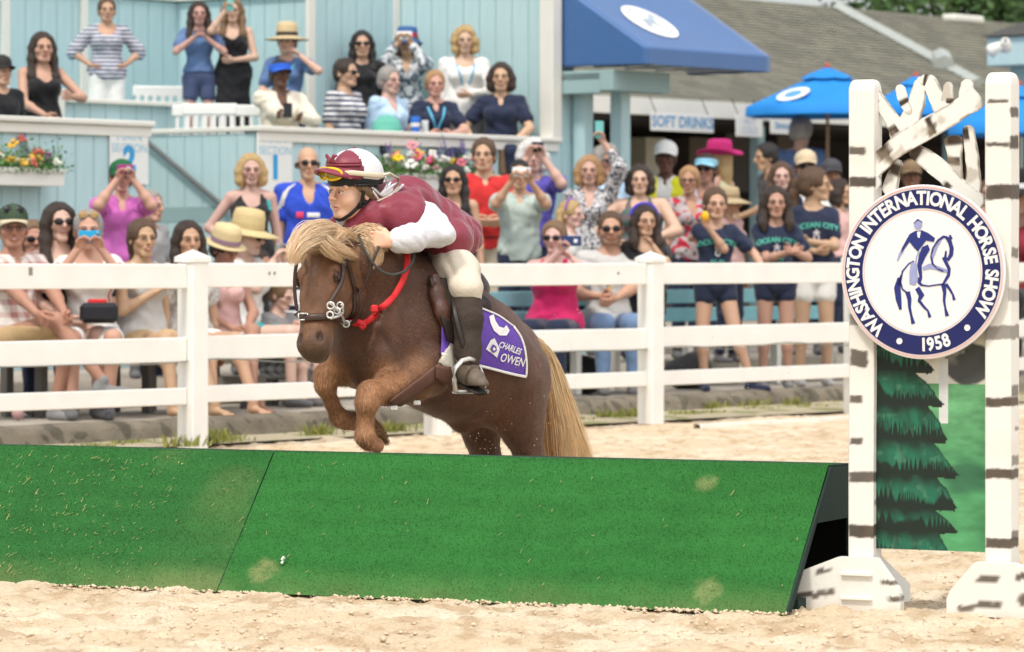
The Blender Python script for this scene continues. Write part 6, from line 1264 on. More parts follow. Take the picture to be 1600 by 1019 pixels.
    branch(br, [(1438, 124), (1452, 126), (1462, 148), (1472, 175), (1478, 195)], [16, 24, 28, 28, 20], .0135, .0157, 4, [(.16, .05, 0, 1), (.97, .06, 0, 1)])
    branch(br, [(1474, 180), (1481, 158), (1482, 128)], [24, 22, 14], .0128, .0158, 5, [(.5, .08, 0, .6)])
    branch(br, [(1340, 296), (1366, 262), (1402, 228), (1450, 200), (1490, 178), (1512, 162), (1530, 150)], [30, 34, 38, 38, 34, 36, 40], -.012, .018, 6, [(.12, .03, .4, 1), (.26, .045, .5, 1), (.26, .02, 0, .5), (.52, .025, .1, .9)])
    branch(br, [(1506, 170), (1510, 148), (1512, 124)], [30, 24, 22], -.011, .0155, 7, [(.3, .09, 0, 1)])
    branch(br, [(1424, 232), (1450, 250), (1478, 272), (1505, 300), (1535, 320)], [22, 34, 36, 34, 30], .010, .0157, 8, [(.08, .08, 0, 1), (.6, .05, 0, .3)])
    branch(br, [(1490, 212), (1492, 240), (1493, 275), (1490, 300)], [38, 26, 26, 28], .016, .0156, 9, [(.08, .1, 0, 1), (.45, .07, 0, .9)])
    branch(br, [(1512, 196), (1518, 235), (1522, 275), (1518, 305)], [20, 22, 24, 30], .017, .0158, 10, [(.1, .1, 0, .6)])
    branch(br, [(1340, 330), (1352, 300), (1372, 275)], [30, 32, 26], -.0125, .0159, 11, [(.4, .1, 0, .5)])
    branch(br, [(1405, 250), (1396, 275), (1388, 305)], [16, 22, 30], .015, .0159, 12, [(.3, .2, 0, 1)])
    # thin board behind the left upright's outer edge
    MB().box((-.052, .02, (z_(172)+z_(740))/2), (.006, .03, z_(172)-z_(740))).obj('edge_board', mat('grey white', (.55, .56, .50), .6), st)
    # ---- round sign
    cx, cz = loc(1443.5, 425, -.062); yb = -.075; rad = .2985
    sg = obj('round_sign', None, None, st, (cx, yb, cz))
    def ringm(name, r0, r1, y, m, par=sg, n=96):
        V = [(r0*math.cos(a), y, r0*math.sin(a)) for a in np.linspace(0, 2*math.pi, n, endpoint=False)]+[(r1*math.cos(a), y, r1*math.sin(a)) for a in np.linspace(0, 2*math.pi, n, endpoint=False)]
        return obj(name, mesh(name, V, np.array([[i, (i+1) % n, n+(i+1) % n, n+i] for i in range(n)])), m, par)
    navy = mat('sign navy', (.013, .018, .105), .4, .04, bump=0); wsg = mat('sign white face', (.78, .77, .76), .35, .02, bump=0); rose = mat('sign rose', (.74, .42, .38), .4, 0, bump=0)
    MB().lathe([(.001, .010), (rad-.003, .010), (rad, .007), (rad, -.0), (rad-.003, -.003), (.001, -.003)], 96, M=[[1, 0, 0], [0, 0, 1], [0, 1, 0]]).obj('board', wsg, sg)
    ringm('navy_ring', .218, .283, -.0045, navy); ringm('rose_line', .2905, .2925, -.0043, rose); ringm('rose_line', .2865, .2885, -.0044, rose); ringm('rose_line', .2115, .2135, -.0046, rose)
    def arc_text(tx, a0, a1, rr, size, flip=False):
        ws = []
        for ch in tx:
            V, Fc = text_mesh(ch, size, .036, 'LEFT') if ch != ' ' else (np.array([[0, 0, 0], [size*.30, 0, 0]]), []); ws.append((V[:, 0].max() if len(V) else size*.3))
        adv = [w+size*.085 for w in ws]; tot = sum(adv); x = 0; V3 = []; F3 = []; n = 0
        for ch, w, ad in zip(tx, ws, adv):
            c = a0+(a1-a0)*(x+ad/2)/tot; x += ad
            if ch == ' ': continue
            V, Fc = text_mesh(ch, size, .036, 'LEFT'); V = V.copy(); lo_ = V[:, 0].min(); V[:, 0] -= (V[:, 0].max()+lo_)/2; V[:, 1] -= size*.36 if False else (size*.0); 
            V[:, 0] *= .92
            # centre glyph vertically
            V[:, 1] *= 1.06
            if not flip: er = np.array([math.cos(c), math.sin(c)]); et = np.array([math.sin(c), -math.cos(c)])
            else: er = -np.array([math.cos(c), math.sin(c)]); et = -np.array([math.sin(c), -math.cos(c)])
            o = np.array([math.cos(c), math.sin(c)])*rr; q = o+V[:, :1]*et+V[:, 1:2]*er; V3.append(np.stack([q[:, 0], np.full(len(q), -.0062), q[:, 1]], 1)); F3 += [[i+n for i in f] for f in Fc]; n += len(V)
        obj('lettering', mesh('lettering', np.concatenate(V3), F3), wsg, sg)
    arc_text('WASHINGTON INTERNATIONAL HORSE SHOW', R(234), R(-35), .2505, .061)
    arc_text('1958', R(269), R(294), .2505, .058, True)
    for a in (251, 311): MB().lathe([(.001, 0), (.011, 0), (.011, .001)], 16, (.2505*math.cos(R(a)), -.0062, .2505*math.sin(R(a))), M=[[1, 0, 0], [0, 0, -1], [0, 1, 0]]).obj('dot', wsg, sg)
    # emblem: rider on a standing horse, drawn as flat blue print
    em = mat('emblem print', (.022, .032, .18), .5, .15, 60, 0); el = mat('emblem pale print', (.30, .33, .55), .5, .2, 60, 0)
    def Lp(px, py): s, z = loc(px, py, -.08); return np.array([s-cx, z-cz])
    def stroke(pts, ws, m=em, y=-.0052, nm='emblem_line'):
        P_ = np.array([Lp(*p) for p in pts]); ws = np.array(ws)/450/2*1.35; T = np.gradient(P_, axis=0); T /= np.linalg.norm(T, axis=1)[:, None]; Nn = np.stack([-T[:, 1], T[:, 0]], 1); A = P_+Nn*ws[:, None]; B = P_-Nn*ws[:, None]; n = len(P_)
        V = [(a[0], y, a[1]) for a in A]+[(b[0], y, b[1]) for b in B]; obj(nm, mesh(nm, V, [[i, i+1, n+i+1, n+i] for i in range(n-1)]), m, sg)
    def fill(pts, m=em, y=-.0054, nm='emblem_shape'): V = [Lp(*p) for p in pts]; obj(nm, mesh(nm, [(v[0], y, v[1]) for v in V], [list(range(len(V)))]), m, sg)
    # rider
    fill([(1429, 349), (1434, 345), (1440, 347), (1441, 353), (1438, 358), (1431, 358), (1428, 354)], el); stroke([(1428, 350), (1434, 344), (1441, 348)], [2, 3, 2])
    fill([(1421, 366), (1430, 361), (1441, 360), (1450, 364), (1461, 372), (1459, 378), (1447, 376), (1441, 384), (1434, 393), (1428, 387), (1421, 378), (1414, 388), (1408, 396), (1409, 388), (1415, 377)])
    fill([(1433, 362), (1439, 362), (1437, 372), (1434, 371)], wsg, -.006); stroke([(1411, 390), (1406, 398), (1402, 408)], [4, 3, 1.5], el)
    fill([(1441, 386), (1450, 382), (1453, 390), (1446, 402), (1440, 415), (1441, 434), (1437, 436), (1433, 415), (1436, 398)], em)
    stroke([(1438, 434), (1436, 442), (1441, 446)], [5, 4, 3]); stroke([(1436, 392), (1432, 402), (1430, 415)], [1.5, 1.5, 1], el)
    # horse outline
    stroke([(1480, 371), (1474, 370), (1466, 376), (1458, 388), (1455, 400), (1457, 412), (1464, 420), (1474, 424)], [3, 3, 3, 2.5, 2.5, 2.5, 2, 2])
    stroke([(1480, 371), (1484, 378), (1487, 388), (1486, 398), (1481, 406), (1477, 402), (1478, 392)], [5, 5, 5, 5, 4, 3, 2]); stroke([(1484, 367), (1487, 374)], [2, 3])
    stroke([(1455, 404), (1458, 396), (1463, 384), (1470, 376)], [4, 5, 4, 2], el); stroke([(1474, 402), (1478, 410), (1483, 420), (1482, 430), (1476, 440), (1473, 446)], [4, 4, 4, 4, 3, 3])
    stroke([(1442, 420), (1452, 416), (1462, 418), (1472, 422), (1481, 424)], [4, 6, 5, 5, 3], el); stroke([(1441, 446), (1452, 447), (1464, 445), (1474, 444)], [2, 1.6, 1.6, 2])
    stroke([(1474, 444), (1476, 458), (1475, 470), (1477, 482), (1480, 494)], [6, 4, 3, 2.5, 5]); stroke([(1478, 444), (1484, 452), (1489, 461), (1491, 469)], [4, 3, 2.5, 4])
    stroke([(1428, 408), (1420, 412), (1410, 424), (1407, 440), (1410, 452), (1418, 458)], [1.5, 1.5, 2, 2, 2, 2]); stroke([(1405, 434), (1402, 450), (1404, 468), (1407, 484)], [4, 8, 7, 3]); stroke([(1408, 430), (1404, 446)], [2, 4])
    stroke([(1418, 456), (1421, 468), (1421, 480), (1424, 494), (1427, 506)], [6, 5, 3.5, 3, 5]); stroke([(1433, 450), (1440, 462), (1436, 470), (1444, 480), (1450, 486), (1453, 496)], [6, 7, 4, 3, 2.5, 4])
    fill([(1424, 410), (1432, 412), (1434, 436), (1430, 446), (1421, 444), (1421, 424)], el); stroke([(1428, 418), (1426, 432), (1427, 442)], [2, 2, 2])
    return st
build_standard()
# ================================================================= pony and rider
PO = np.array([-.40, 15.0]); PH = np.array([-.643, -.766]); PL = np.array([.766, -.643])
def Q3(px, py, yl=0.0):
    k = (px-800)/F; a = PO+PL*yl; x = (k*a[1]-a[0])/(PH[0]-k*PH[1]); p = a+PH*x; return np.array([p[0], p[1], 1.2-(py-411)/F*p[1]])
def mir(p):     # reflect a point in the pony's middle plane
    p = np.array(p, float); d = (p[..., :2]-PO) @ PL; q = p.copy(); q[..., :2] = p[..., :2]-2*d[..., None]*PL if p.ndim > 1 else p[:2]-2*d*PL; return q
PR = np.array([PO[0], PO[1], 0.0])            # root of the pony thing
LAT = np.array([PL[0], PL[1], 0]); FWD = np.array([PH[0], PH[1], 0])
hf = np.array([-.36, -.933]); HFW = np.array([hf[0], hf[1], 0]); HLT = np.array([-hf[1], hf[0], 0])
HA = HFW*.46+np.array([0, 0, -.88])+HLT*.10; HA /= np.linalg.norm(HA); HLT = HLT-HA*(HLT @ HA); HLT /= np.linalg.norm(HLT); HF = np.cross(HLT, HA); HF = HF*np.sign(HF[2]); HP0 = Q3(505, 396, 0)
def HQ_(u, v, w=0.0): return HP0+HA*u*.95+HF*v+HLT*w
HM = np.stack([HLT, HA, HF], 1)
def build_pony():
    t = thing('pony', 'chestnut pony with flaxen mane and tail leaping the green jump', 'pony', PR)
    s = SDF(); C = s.cone
    # trunk
    s.chain([Q3(600, 512), Q3(652, 522), Q3(700, 545), Q3(738, 568), Q3(772, 588)], [.205, .238, .250, .228, .188], .08)
    s.ball(Q3(655, 452), .13, .09); s.ball(Q3(760, 522), .12, .09); s.ball(Q3(797, 548), .115, .07)
    for sd in (-1, 1):
        s.ball(Q3(777, 592, 0)+LAT*sd*.085, .150, .06)          # haunches
        s.cone(Q3(640, 470, 0)+LAT*sd*.10, Q3(596, 545, 0)+LAT*sd*.12, .09, .10, .06)     # shoulder blade
        s.ball(Q3(576, 560, 0)+LAT*sd*.085, (.10, .10, .09), .04)
    s.cone(Q3(566, 520), Q3(582, 600), .085, .06, .06)
    # neck and throat
    s.chain([Q3(612, 462), Q3(585, 436), Q3(562, 415), HQ_(-.0, -.09)], [.175, .15, .125, .092], .06); s.cone(Q3(600, 500), HQ_(.10, -.13), .12, .07, .06); s.chain([Q3(640, 415), Q3(600, 398), HQ_(-.04, -.08)], [.05, .055, .05], .05)
    # head
    B = lambda u, v, w, r, k=.02, op='u': s.ball(HQ_(u, v, w), r, k, op, M=HM)
    B(.02, -.03, 0, (.086, .085, .085), .03); s.cone(HQ_(.03, -.020), HQ_(.17, -.014), .082, .073, .03); s.cone(HQ_(.16, -.012), HQ_(.40, -.008), .067, .052, .03)
    for w in (-1, 1):
        B(.140, -.105, w*.050, (.044, .095, .088), .03); B(.112, .030, w*.060, (.024, .038, .024), .02); s.cone(HQ_(.17, -.03, w*.052), HQ_(.30, -.03, w*.036), .020, .016, .02)
        B(.408, .010, w*.030, (.026, .034, .032), .02)
    s.cone(HQ_(.15, -.11), HQ_(.38, -.070), .056, .040, .03); B(.392, -.020, 0, (.056, .066, .058), .04); B(.432, -.030, 0, (.044, .030, .036), .02); B(.415, -.072, 0, (.034, .035, .022), .015)
    for w in (-1, 1):
        B(.398, .038, w*.040, (.013, .023, .015), .008, 's'); B(.128, .028, w*.074, (.016, .022, .015), .006, 's')
        B(.440, -.052, w*.03, (.03, .004, .02), .003, 's')
        s.chain([HQ_(-.035, -.03, w*.050), HQ_(-.085, -.055, w*.066), HQ_(-.115, -.085, w*.062)], [.026, .024, .006], .015)
    # forelegs (near, far)
    def leg(pts, rs, k=.025): s.chain(pts, rs, k)
    LF = [Q3(655, 578, .16), Q3(640, 592, .16), Q3(606, 606, .16), Q3(579, 616, .16), Q3(573, 632, .16), Q3(571, 658, .15), Q3(570, 682, .15), Q3(576, 692, .15), Q3(589, 697, .15)]
    leg(LF, [.12, .092, .060, .044, .038, .025, .033, .026, .030]); s.ball(LF[3]+[0, 0, .004], .046, .02); s.ball(LF[6], .035, .012)
    RF = [Q3(585, 560, -.13), Q3(562, 572, -.14), Q3(535, 580, -.14), Q3(512, 586, -.14), Q3(509, 602, -.14), Q3(519, 630, -.14), Q3(530, 652, -.14), Q3(540, 659, -.14), Q3(552, 660, -.14)]
    leg(RF, [.12, .088, .058, .043, .037, .025, .033, .026, .030]); s.ball(RF[3], .045, .02); s.ball(RF[6], .034, .012)
    # hind legs
    LH = [Q3(800, 600, .13), Q3(808, 634, .13), Q3(816, 672, .13), Q3(825, 712, .13), Q3(836, 758, .12), Q3(827, 792, .12), Q3(812, 838, .12), Q3(806, 856, .12)]
    leg(LH, [.128, .112, .082, .056, .054, .037, .040, .036], .03); s.ball(Q3(785, 640, .11), .085, .05)
    RH = [Q3(750, 605, -.12), Q3(748, 640, -.13), Q3(752, 680, -.13), Q3(759, 712, -.13), Q3(772, 762, -.12), Q3(760, 800, -.12), Q3(742, 842, -.12), Q3(736, 858, -.12)]
    leg(RH, [.15, .115, .070, .054, .052, .036, .040, .036], .03)
    s.cone(Q3(722, 660, -.02), Q3(742, 652, .0), .045, .03, .05)
    # creases: between the breast muscles, behind the elbow, along the neck, in front of the stifle
    def groove(a, b, r=.010, k=.03): s.cone(a, b, r, r, k, 's')
    groove(Q3(547, 530, .02)+FWD*.045, Q3(553, 585, .02)+FWD*.06, .012, .035); groove(Q3(668, 560, .30), Q3(664, 606, .27), .012, .04); groove(Q3(600, 470, .21), Q3(572, 520, .19), .008, .04)
    
    for w in (-1, 1): groove(HQ_(.20, -.025, w*.071), HQ_(.33, -.02, w*.058), .004, .012); groove(HQ_(.20, -.10, w*.085), HQ_(.07, -.15, w*.09), .006, .02)
    s.chain([Q3(606, 470, .20), Q3(590, 510, .20), Q3(577, 545, .18)], [.010, .009, .006], .02)
    V, Q = s.mesh(.0066); nm = vnorm(V, Q)
    # muscle and winter-coat relief
    V = V+nm*(((noise(V, 8, 3, 2)-.5)*.020)+(noise(V*[1, 1, .6], 45, 5, 2)-.5)*.0016)[:, None]
    # colouring: dark liver body, redder legs and head, greyed face
    base = np.array([.080, .034, .018]); red = np.array([.230, .105, .046]); dark = np.array([.075, .036, .022]); grey = np.array([.20, .125, .09])
    n1 = noise(V, 6, 2, 3)[:, None]; Cc = base*(.55+.6*n1+.35*noise(V*[1, 1, .5], 30, 7, 3)[:, None])
    hu = ((V-HP0) @ HA)/.95; hw = (V-HP0) @ HLT; hv = (V-HP0) @ HF; inh = (hu > -.05)*(hu < .5)*(np.abs(hw) < .12)*(hv > -.2); 
    leg_ = np.zeros(len(V))
    for pts in (LF, RF):
        for p in pts[1:]: leg_ = np.maximum(leg_, np.exp(-(np.linalg.norm(V-p, axis=1)/.105)**4))
    Cc = Cc*(1-leg_[:, None]*.85)+np.array([.34, .165, .075])*(.6+.8*n1)*leg_[:, None]*.85
    hm = (inh*sm(.5, .44, hu)*sm(-.19, -.14, hv))[:, None]*1.0; hc = red*.80*(.7+.6*n1); Cc = Cc*(1-hm*.75)+hc*hm*.75
    gf = np.exp(-((hw/.045)**2))*sm(-.0, .05, hu)*sm(.34, .2, hu)*sm(.0, .04, hv)*(.35+.8*noise(V, 70, 4, 2)); Cc = Cc*(1-gf[:, None]*.55)+grey*gf[:, None]*.55
    st_ = np.exp(-(((hu-.11)/.02)**2+(hw/.012)**2))*(hv > 0)*.5*noise(V, 120, 3, 1); Cc = Cc*(1-st_[:, None])+np.array([.5, .42, .36])*st_[:, None]
    mz = sm(.32, .44, hu)*inh*(.5+.6*noise(V, 30, 6, 2)); Cc = Cc*(1-mz[:, None]*.8)+np.array([.062, .040, .031])*(.6+.8*n1)*mz[:, None]*.8
    lp = np.exp(-(((hu-.37)/.045)**2+((hv+.05)/.03)**2))*inh; Cc = Cc*(1-lp[:, None]*.5)+np.array([.34, .20, .11])*lp[:, None]*.5
    for w in (-1, 1):
        e = np.exp(-(((hu-.128)/.030)**2+((hw-w*.072)/.018)**2+((hv-.024)/.024)**2)); Cc = Cc*(1-e[:, None]*.85)+np.array([.02, .013, .01])*e[:, None]*.85
        e = np.exp(-(((hu-.398)/.020)**2+((hw-w*.042)/.015)**2+((hv-.034)/.018)**2)); Cc = Cc*(1-e[:, None]*.95)+np.array([.008, .006, .006])*e[:, None]*.95
    rump = sm(.35, .55, -((V[:, :2]-PO) @ PH)); gg = rump*noise(V*[1, 1, .5], 60, 8, 2)*.5; Cc = Cc*(1-gg[:, None])+np.array([.17, .105, .075])*gg[:, None]
    flank = np.exp(-(np.linalg.norm(V-Q3(770, 650, .1), axis=1)/.10)**2); Cc = Cc*(1-flank[:, None]*.3)+red*flank[:, None]*.3
    m = mat('pony coat', vc=True, rough=.55, var=.30, sc=40, bump=.30, bsc=240, spec=.3, sheen=.08, stretch=(1, 1, .5))
    body = obj('body', mesh('body', V-PR, Q, True, Cc), m, t)
    bv = BVHTree.FromPolygons([tuple(v) for v in V], [tuple(int(i) for i in q) for q in Q])
    # short coat: fine hairs lying back and down over the whole body
    rg_ = np.random.RandomState(12); N = 120000; ii = rg_.randint(0, len(V), N); vis = (nm[ii] @ np.array([.25, -1, .2])) > -.45; ii = ii[vis]; N = len(ii)
    p = V[ii]+rg_.normal(0, .003, (N, 3)); nn_ = nm[ii]; fl_ = -FWD*.8+np.array([0, 0, -.55])+rg_.normal(0, .30, (N, 3)); lg = leg_[ii][:, None]; fl_ = fl_*(1-lg)+(np.array([0, 0, -1.])+rg_.normal(0, .3, (N, 3)))*lg; hd_ = inh[ii][:, None]; fl_ = np.where(hd_, HA+rg_.normal(0, .3, (N, 3)), fl_)
    fl_ = fl_-(fl_*nn_).sum(1)[:, None]*nn_; fl_ /= np.linalg.norm(fl_, axis=1)[:, None]+1e-9; ln_ = rg_.uniform(.006, .013, N)*(1+.8*lg[:, 0])*(1-.45*hd_[:, 0]); d_ = fl_+nn_*.28; sd_ = np.cross(d_, nn_); sd_ /= np.linalg.norm(sd_, axis=1)[:, None]+1e-9
    wd_ = rg_.uniform(.0005, .0009, N)[:, None]; T3 = np.stack([p-sd_*wd_, p+sd_*wd_, p+d_*ln_[:, None]], 1).reshape(-1, 3); ck = Cc[ii]*(rg_.uniform(.55, 1.75, N)**1.2)[:, None]; T3c = np.repeat(ck, 3, 0); T3c[2::3] *= 1.35
    ok = np.ones(N, bool)
    for hp_ in (LF[-1], RF[-1]): ok &= np.linalg.norm(p-hp_, axis=1) > .036
    for w in (-1, 1): ok &= np.linalg.norm(p-HQ_(.128, .022, w*.07), axis=1) > .026; ok &= np.linalg.norm(p-HQ_(.398, .038, w*.042), axis=1) > .022
    T3 = T3.reshape(-1, 3, 3)[ok].reshape(-1, 3); T3c = T3c.reshape(-1, 3, 3)[ok].reshape(-1, 3)
    cf_ = obj('coat_hair', mesh('coat_hair', T3-PR, np.arange(len(T3)).reshape(-1, 3), False, T3c), mat('coat hair', vc=True, rough=.45, var=0, bump=0, spec=.4), t); cf_['kind'] = 'stuff'
    # eyes
    for w in (-1, 1):
        e = MB(); e.lathe([(.021*math.sin(a), .021*math.cos(a)) for a in np.linspace(.01, math.pi-.01, 10)], 16, HQ_(.128, .022, w*.0700)-PR); e.obj('eye', mat('pony eye', (.012, .006, .004), .06, 0, bump=0, spec=.8), t, True)
        s2 = SDF(); s2.chain([HQ_(.098, .030, w*.066), HQ_(.112, .044, w*.074), HQ_(.132, .042, w*.082), HQ_(.152, .030, w*.078)], [.006, .008, .0075, .005], .006); s2.chain([HQ_(.102, .016, w*.074), HQ_(.128, .008, w*.082), HQ_(.150, .016, w*.078)], [.005, .0065, .005], .006); v, q = s2.mesh(.003); obj('eyelid', mesh('eyelid', v-PR, q, True), mat('eyelid', (.06, .03, .02), .6, .1), t)
    # hooves
    for (a, b) in ((LF[-1], Q3(603, 702, .15)), (RF[-1], Q3(562, 661, -.14)), (LH[-1], Q3(799, 870, .12)), (RH[-1], Q3(728, 872, -.12))):
        h = MB(); h.tube([a, a*.6+b*.4, b], [.034, .041, .046], 16); h.obj('hoof', mat('hoof horn', (.035, .03, .026), .5, .3, 20, .2), t, True)
    return t, bv, dict(LF=LF, RF=RF)
pony, PBV, PJ = build_pony()
def hitp(px, py, off=.006, Yf=None):
    o = Vector((0, 0, 1.2)); d = Vector(((px-800)/F, 1, -(py-411)/F)).normalized(); h = PBV.ray_cast(o, d)
    if h[0] is None:
        if Yf is None: return None
        return PX(px, py, Yf)
    return np.array(h[0]-d*off*.5+h[1]*off*(1 if h[1].dot(d) < 0 else -1))
# ---- hair of mane, forelock and tail: every lock a strand of its own
def strands(name, label, parent, groups, m, seed, stuff=True, seg=11):
    rng = np.random.RandomState(seed); Vs = []; Cs = []; Fs = []; nV = 0
    for (pts, spr, n, r0, c0, c1, *ex) in groups:
        n = int(n*1.75); r0 = r0*.68
        P = np.array(pts); k = len(P); jit = ex[0] if ex else .10
        t = np.linspace(0, k-1, seg); i = np.minimum(t.astype(int), k-2); f = (t-i)[:, None]
        Pe = np.concatenate([[2*P[0]-P[1]], P, [2*P[-1]-P[-2]]]); p0, p1, p2, p3 = Pe[i], Pe[i+1], Pe[i+2], Pe[i+3]
        cr = .5*((2*p1)+(p2-p0)*f+(2*p0-5*p1+4*p2-p3)*f**2+(3*p1-p0-3*p2+p3)*f**3)
        S = np.interp(t, np.arange(k), spr)
        U = rng.normal(0, 1, (n, 1, 3)); U /= (1+.35*np.linalg.norm(U, axis=2, keepdims=True)); W2 = rng.normal(0, 1, (n, 1, 3))
        wav = np.sin(np.linspace(0, 1, seg)[None, :, None]*rng.uniform(3, 9, (n, 1, 1))+rng.uniform(0, 6, (n, 1, 1)))*W2*jit*S[None, :, None]
        ln = rng.uniform(.78, 1.05, (n, 1, 1)); tt = np.linspace(0, 1, seg)[None, :, None]
        L = cr[None]+U*S[None, :, None]+wav
        L = L[:, :1]+(L-L[:, :1])*(1-(1-ln)*tt)
        T = np.gradient(L, axis=1); T /= np.linalg.norm(T, axis=2, keepdims=True)+1e-9; A = np.cross(T, np.array([.3, -1, .2])); A /= np.linalg.norm(A, axis=2, keepdims=True)+1e-9; Bn = np.cross(A, T)
        n0 = n; rr = r0*rng.uniform(.6, 1.3, (n, 1, 1))*np.clip(1.15-tt**2.2, .12, 1)
        R3 = np.stack([L+rr*(math.cos(a)*A+math.sin(a)*Bn) for a in (math.pi/2, math.pi*7/6, math.pi*11/6)], 2)     # n, seg, 3, 3
        Vs.append(R3.reshape(-1, 3)); cc = np.array(c0)+(np.array(c1)-np.array(c0))*rng.rand(n, 1, 1); cc = cc*(.70+.45*rng.rand(n, 1, 1))*(.85+.3*tt); Cs.append(np.repeat(cc[:, :, None, :], 3, 2).reshape(-1, 3))
        base = nV+np.arange(n)[:, None, None]*seg*3+np.arange(seg-1)[None, :, None]*3; j = np.arange(3)[None, None, :]; j2 = (j+1) % 3
        Fs.append(np.stack([base+j, base+j2, base+3+j2, base+3+j], -1).reshape(-1, 4)); nV += n*seg*3
    V = np.concatenate(Vs); o = obj(name, mesh(name, V-PR, np.concatenate(Fs).astype(np.int32), True, np.concatenate(Cs)), m, parent); o['kind'] = 'stuff'; return o
M_flax = mat('flaxen hair', vc=True, rough=.5, var=0, bump=0, spec=.4)
fa, fb, fd = (.86, .60, .37), (.98, .80, .57), (.24, .12, .06)
S_ = lambda px, py, d=0.0, yl=0.0: Q3(px, py, yl)+np.array([0, -1, 0])*d
root = HQ_(-.03, -.03)
strands('forelock', '', pony, [
  ([HQ_(-.04, -.05, .01), S_(514, 362, .04), S_(486, 363, .10), S_(467, 378, .12), S_(458, 402, .10)], [.030, .030, .034, .026, .016], 420, .0016, fa, fb),
  ([HQ_(-.03, -.02, 0), S_(505, 372, .10), S_(482, 378, .14), S_(466, 392, .15), S_(461, 410, .13)], [.026, .024, .026, .022, .014], 380, .0016, fa, fb),
  ([HQ_(-.02, -.01, .02), S_(506, 374, .12), S_(524, 388, .16), S_(546, 396, .16), S_(560, 404, .12)], [.014, .020, .022, .018, .008], 260, .0016, fa, fb),
  ([HQ_(-.02, -.01, .01), S_(500, 376, .13), S_(516, 392, .17), S_(530, 402, .17), S_(541, 413, .14)], [.012, .016, .018, .014, .006], 130, .0015, fa, fb),
  ([HQ_(-.04, -.05, .02), S_(530, 364, .02), S_(505, 352, .05), S_(482, 352, .07)], [.022, .022, .018, .010], 120, .0015, fb, fb),
  ([HQ_(-.02, .0, .0), S_(490, 385, .12), S_(474, 388, .14), S_(463, 400, .13)], [.03, .022, .016, .008], 140, .0014, fa, fd)], M_flax, 3)
mg = [([Q3(560, 395), S_(548, 374, .03), S_(562, 360, .05), S_(588, 356, .06)], [.030, .030, .022, .012], 220, .0016, fa, fb),
  ([Q3(570, 398), S_(558, 374, .05), S_(576, 362, .12), S_(596, 370, .20), S_(603, 392, .20)], [.032, .030, .030, .024, .012], 620, .0017, fa, fb),
  ([Q3(560, 400), S_(545, 376, .05), S_(532, 366, .08), S_(522, 380, .10)], [.030, .030, .022, .012], 220, .0016, fa, fb),
  ([Q3(585, 400), S_(574, 376, .12), S_(586, 380, .19), S_(592, 400, .21), S_(586, 416, .19)], [.034, .030, .026, .020, .010], 480, .0017, fa, fb),
  ([Q3(600, 402), S_(605, 378, .02), S_(620, 366, .04), S_(636, 372, .05)], [.03, .024, .02, .01], 120, .0016, fa, fb),
  ([Q3(630, 412), S_(640, 420, .16), S_(652, 440, .22), S_(660, 462, .23)], [.034, .022, .018, .012], 240, .0016, fd, (.42, .27, .14)),
  ([Q3(645, 416), S_(654, 424, .18), S_(664, 438, .22), S_(667, 455, .23)], [.024, .016, .014, .010], 160, .0016, fd, fa),
  ([Q3(600, 408), S_(612, 412, .16), S_(622, 420, .2), S_(628, 436, .21)], [.030, .020, .016, .010], 120, .0015, fd, (.42, .27, .14))]
strands('mane', '', pony, mg, M_flax, 4)
strands('tail', '', pony, [
  ([Q3(826, 530), Q3(850, 556), Q3(866, 620), Q3(877, 690), Q3(886, 770)], [.018, .028, .040, .055, .062], 900, .0017, (.90, .62, .33), (.98, .80, .52), .08),
  ([Q3(826, 530), Q3(856, 560), Q3(878, 620), Q3(902, 690), Q3(924, 750)], [.016, .024, .032, .038, .034], 480, .0017, (.90, .64, .36), (.98, .82, .56), .08),
  ([Q3(826, 530), Q3(846, 562), Q3(858, 640), Q3(864, 710), Q3(870, 760)], [.014, .020, .026, .028, .030], 420, .0017, (.60, .35, .15), (.85, .56, .28), .08)], M_flax, 5, seg=13)
def near(p, dv): return p+np.array(dv)
fl = PJ['LF']; fr_ = PJ['RF']
strands('feather', '', pony, [
  ([fl[6]+[.01, .02, .0], Q3(590, 672, .15)+[0, .02, 0], Q3(600, 684, .15), Q3(606, 694, .15)], [.022, .018, .014, .008], 160, .0012, (.25, .13, .06), (.50, .32, .16), .3),
  ([fl[5]+[.02, .01, 0], Q3(588, 664, .15), Q3(598, 672, .15)], [.016, .014, .008], 80, .0011, (.25, .13, .06), (.45, .28, .14), .3),
  ([fr_[6]+[.01, .02, .0], Q3(548, 650, -.14), Q3(560, 652, -.14), Q3(566, 656, -.14)], [.020, .016, .012, .007], 120, .0012, (.25, .13, .06), (.45, .28, .14), .3)], M_flax, 6, seg=7)
# ---- bridle
M_lea = mat('brown leather', (.045, .022, .015), .42, .2, 30, .15, 120, spec=.45); M_red = mat('red webbing', (.60, .025, .03), .6, .1, 40, .3, 200); M_steel = mat('polished steel', (.66, .65, .62), .28, .05, metal=.35, bump=0, spec=.8)
bridle = thing('bridle', 'brown leather bridle with steel cheek rings and red neck strap on the pony', 'bridle', HP0)
def on(pts, off=.007, Yf=14.5, n=5):
    out = []
    for i in range(len(pts)-1):
        for k in range(n):
            f = k/n; a = np.array(pts[i])*(1-f)+np.array(pts[i+1])*f; out.append(hitp(a[0], a[1], off, Yf))
    out.append(hitp(*pts[-1], off, Yf)); out = np.array(out)
    for _ in range(3): out[1:-1] = (out[:-2]+2*out[1:-1]+out[2:])/4
    return out
def strap(name, pts, r, m, off=.007, flat=.45, Yf=14.5, par=bridle, up=(.3, -1, .2), lift=0): P = on(pts, off, Yf)+np.array([0, -lift, 0]); mb = MB(); mb.tube(P-np.array(par.location), r, 8, flat=flat, up=up); return mb.obj(name, m, par, True)
hz = lambda pts: [HQ_(*p) for p in pts]
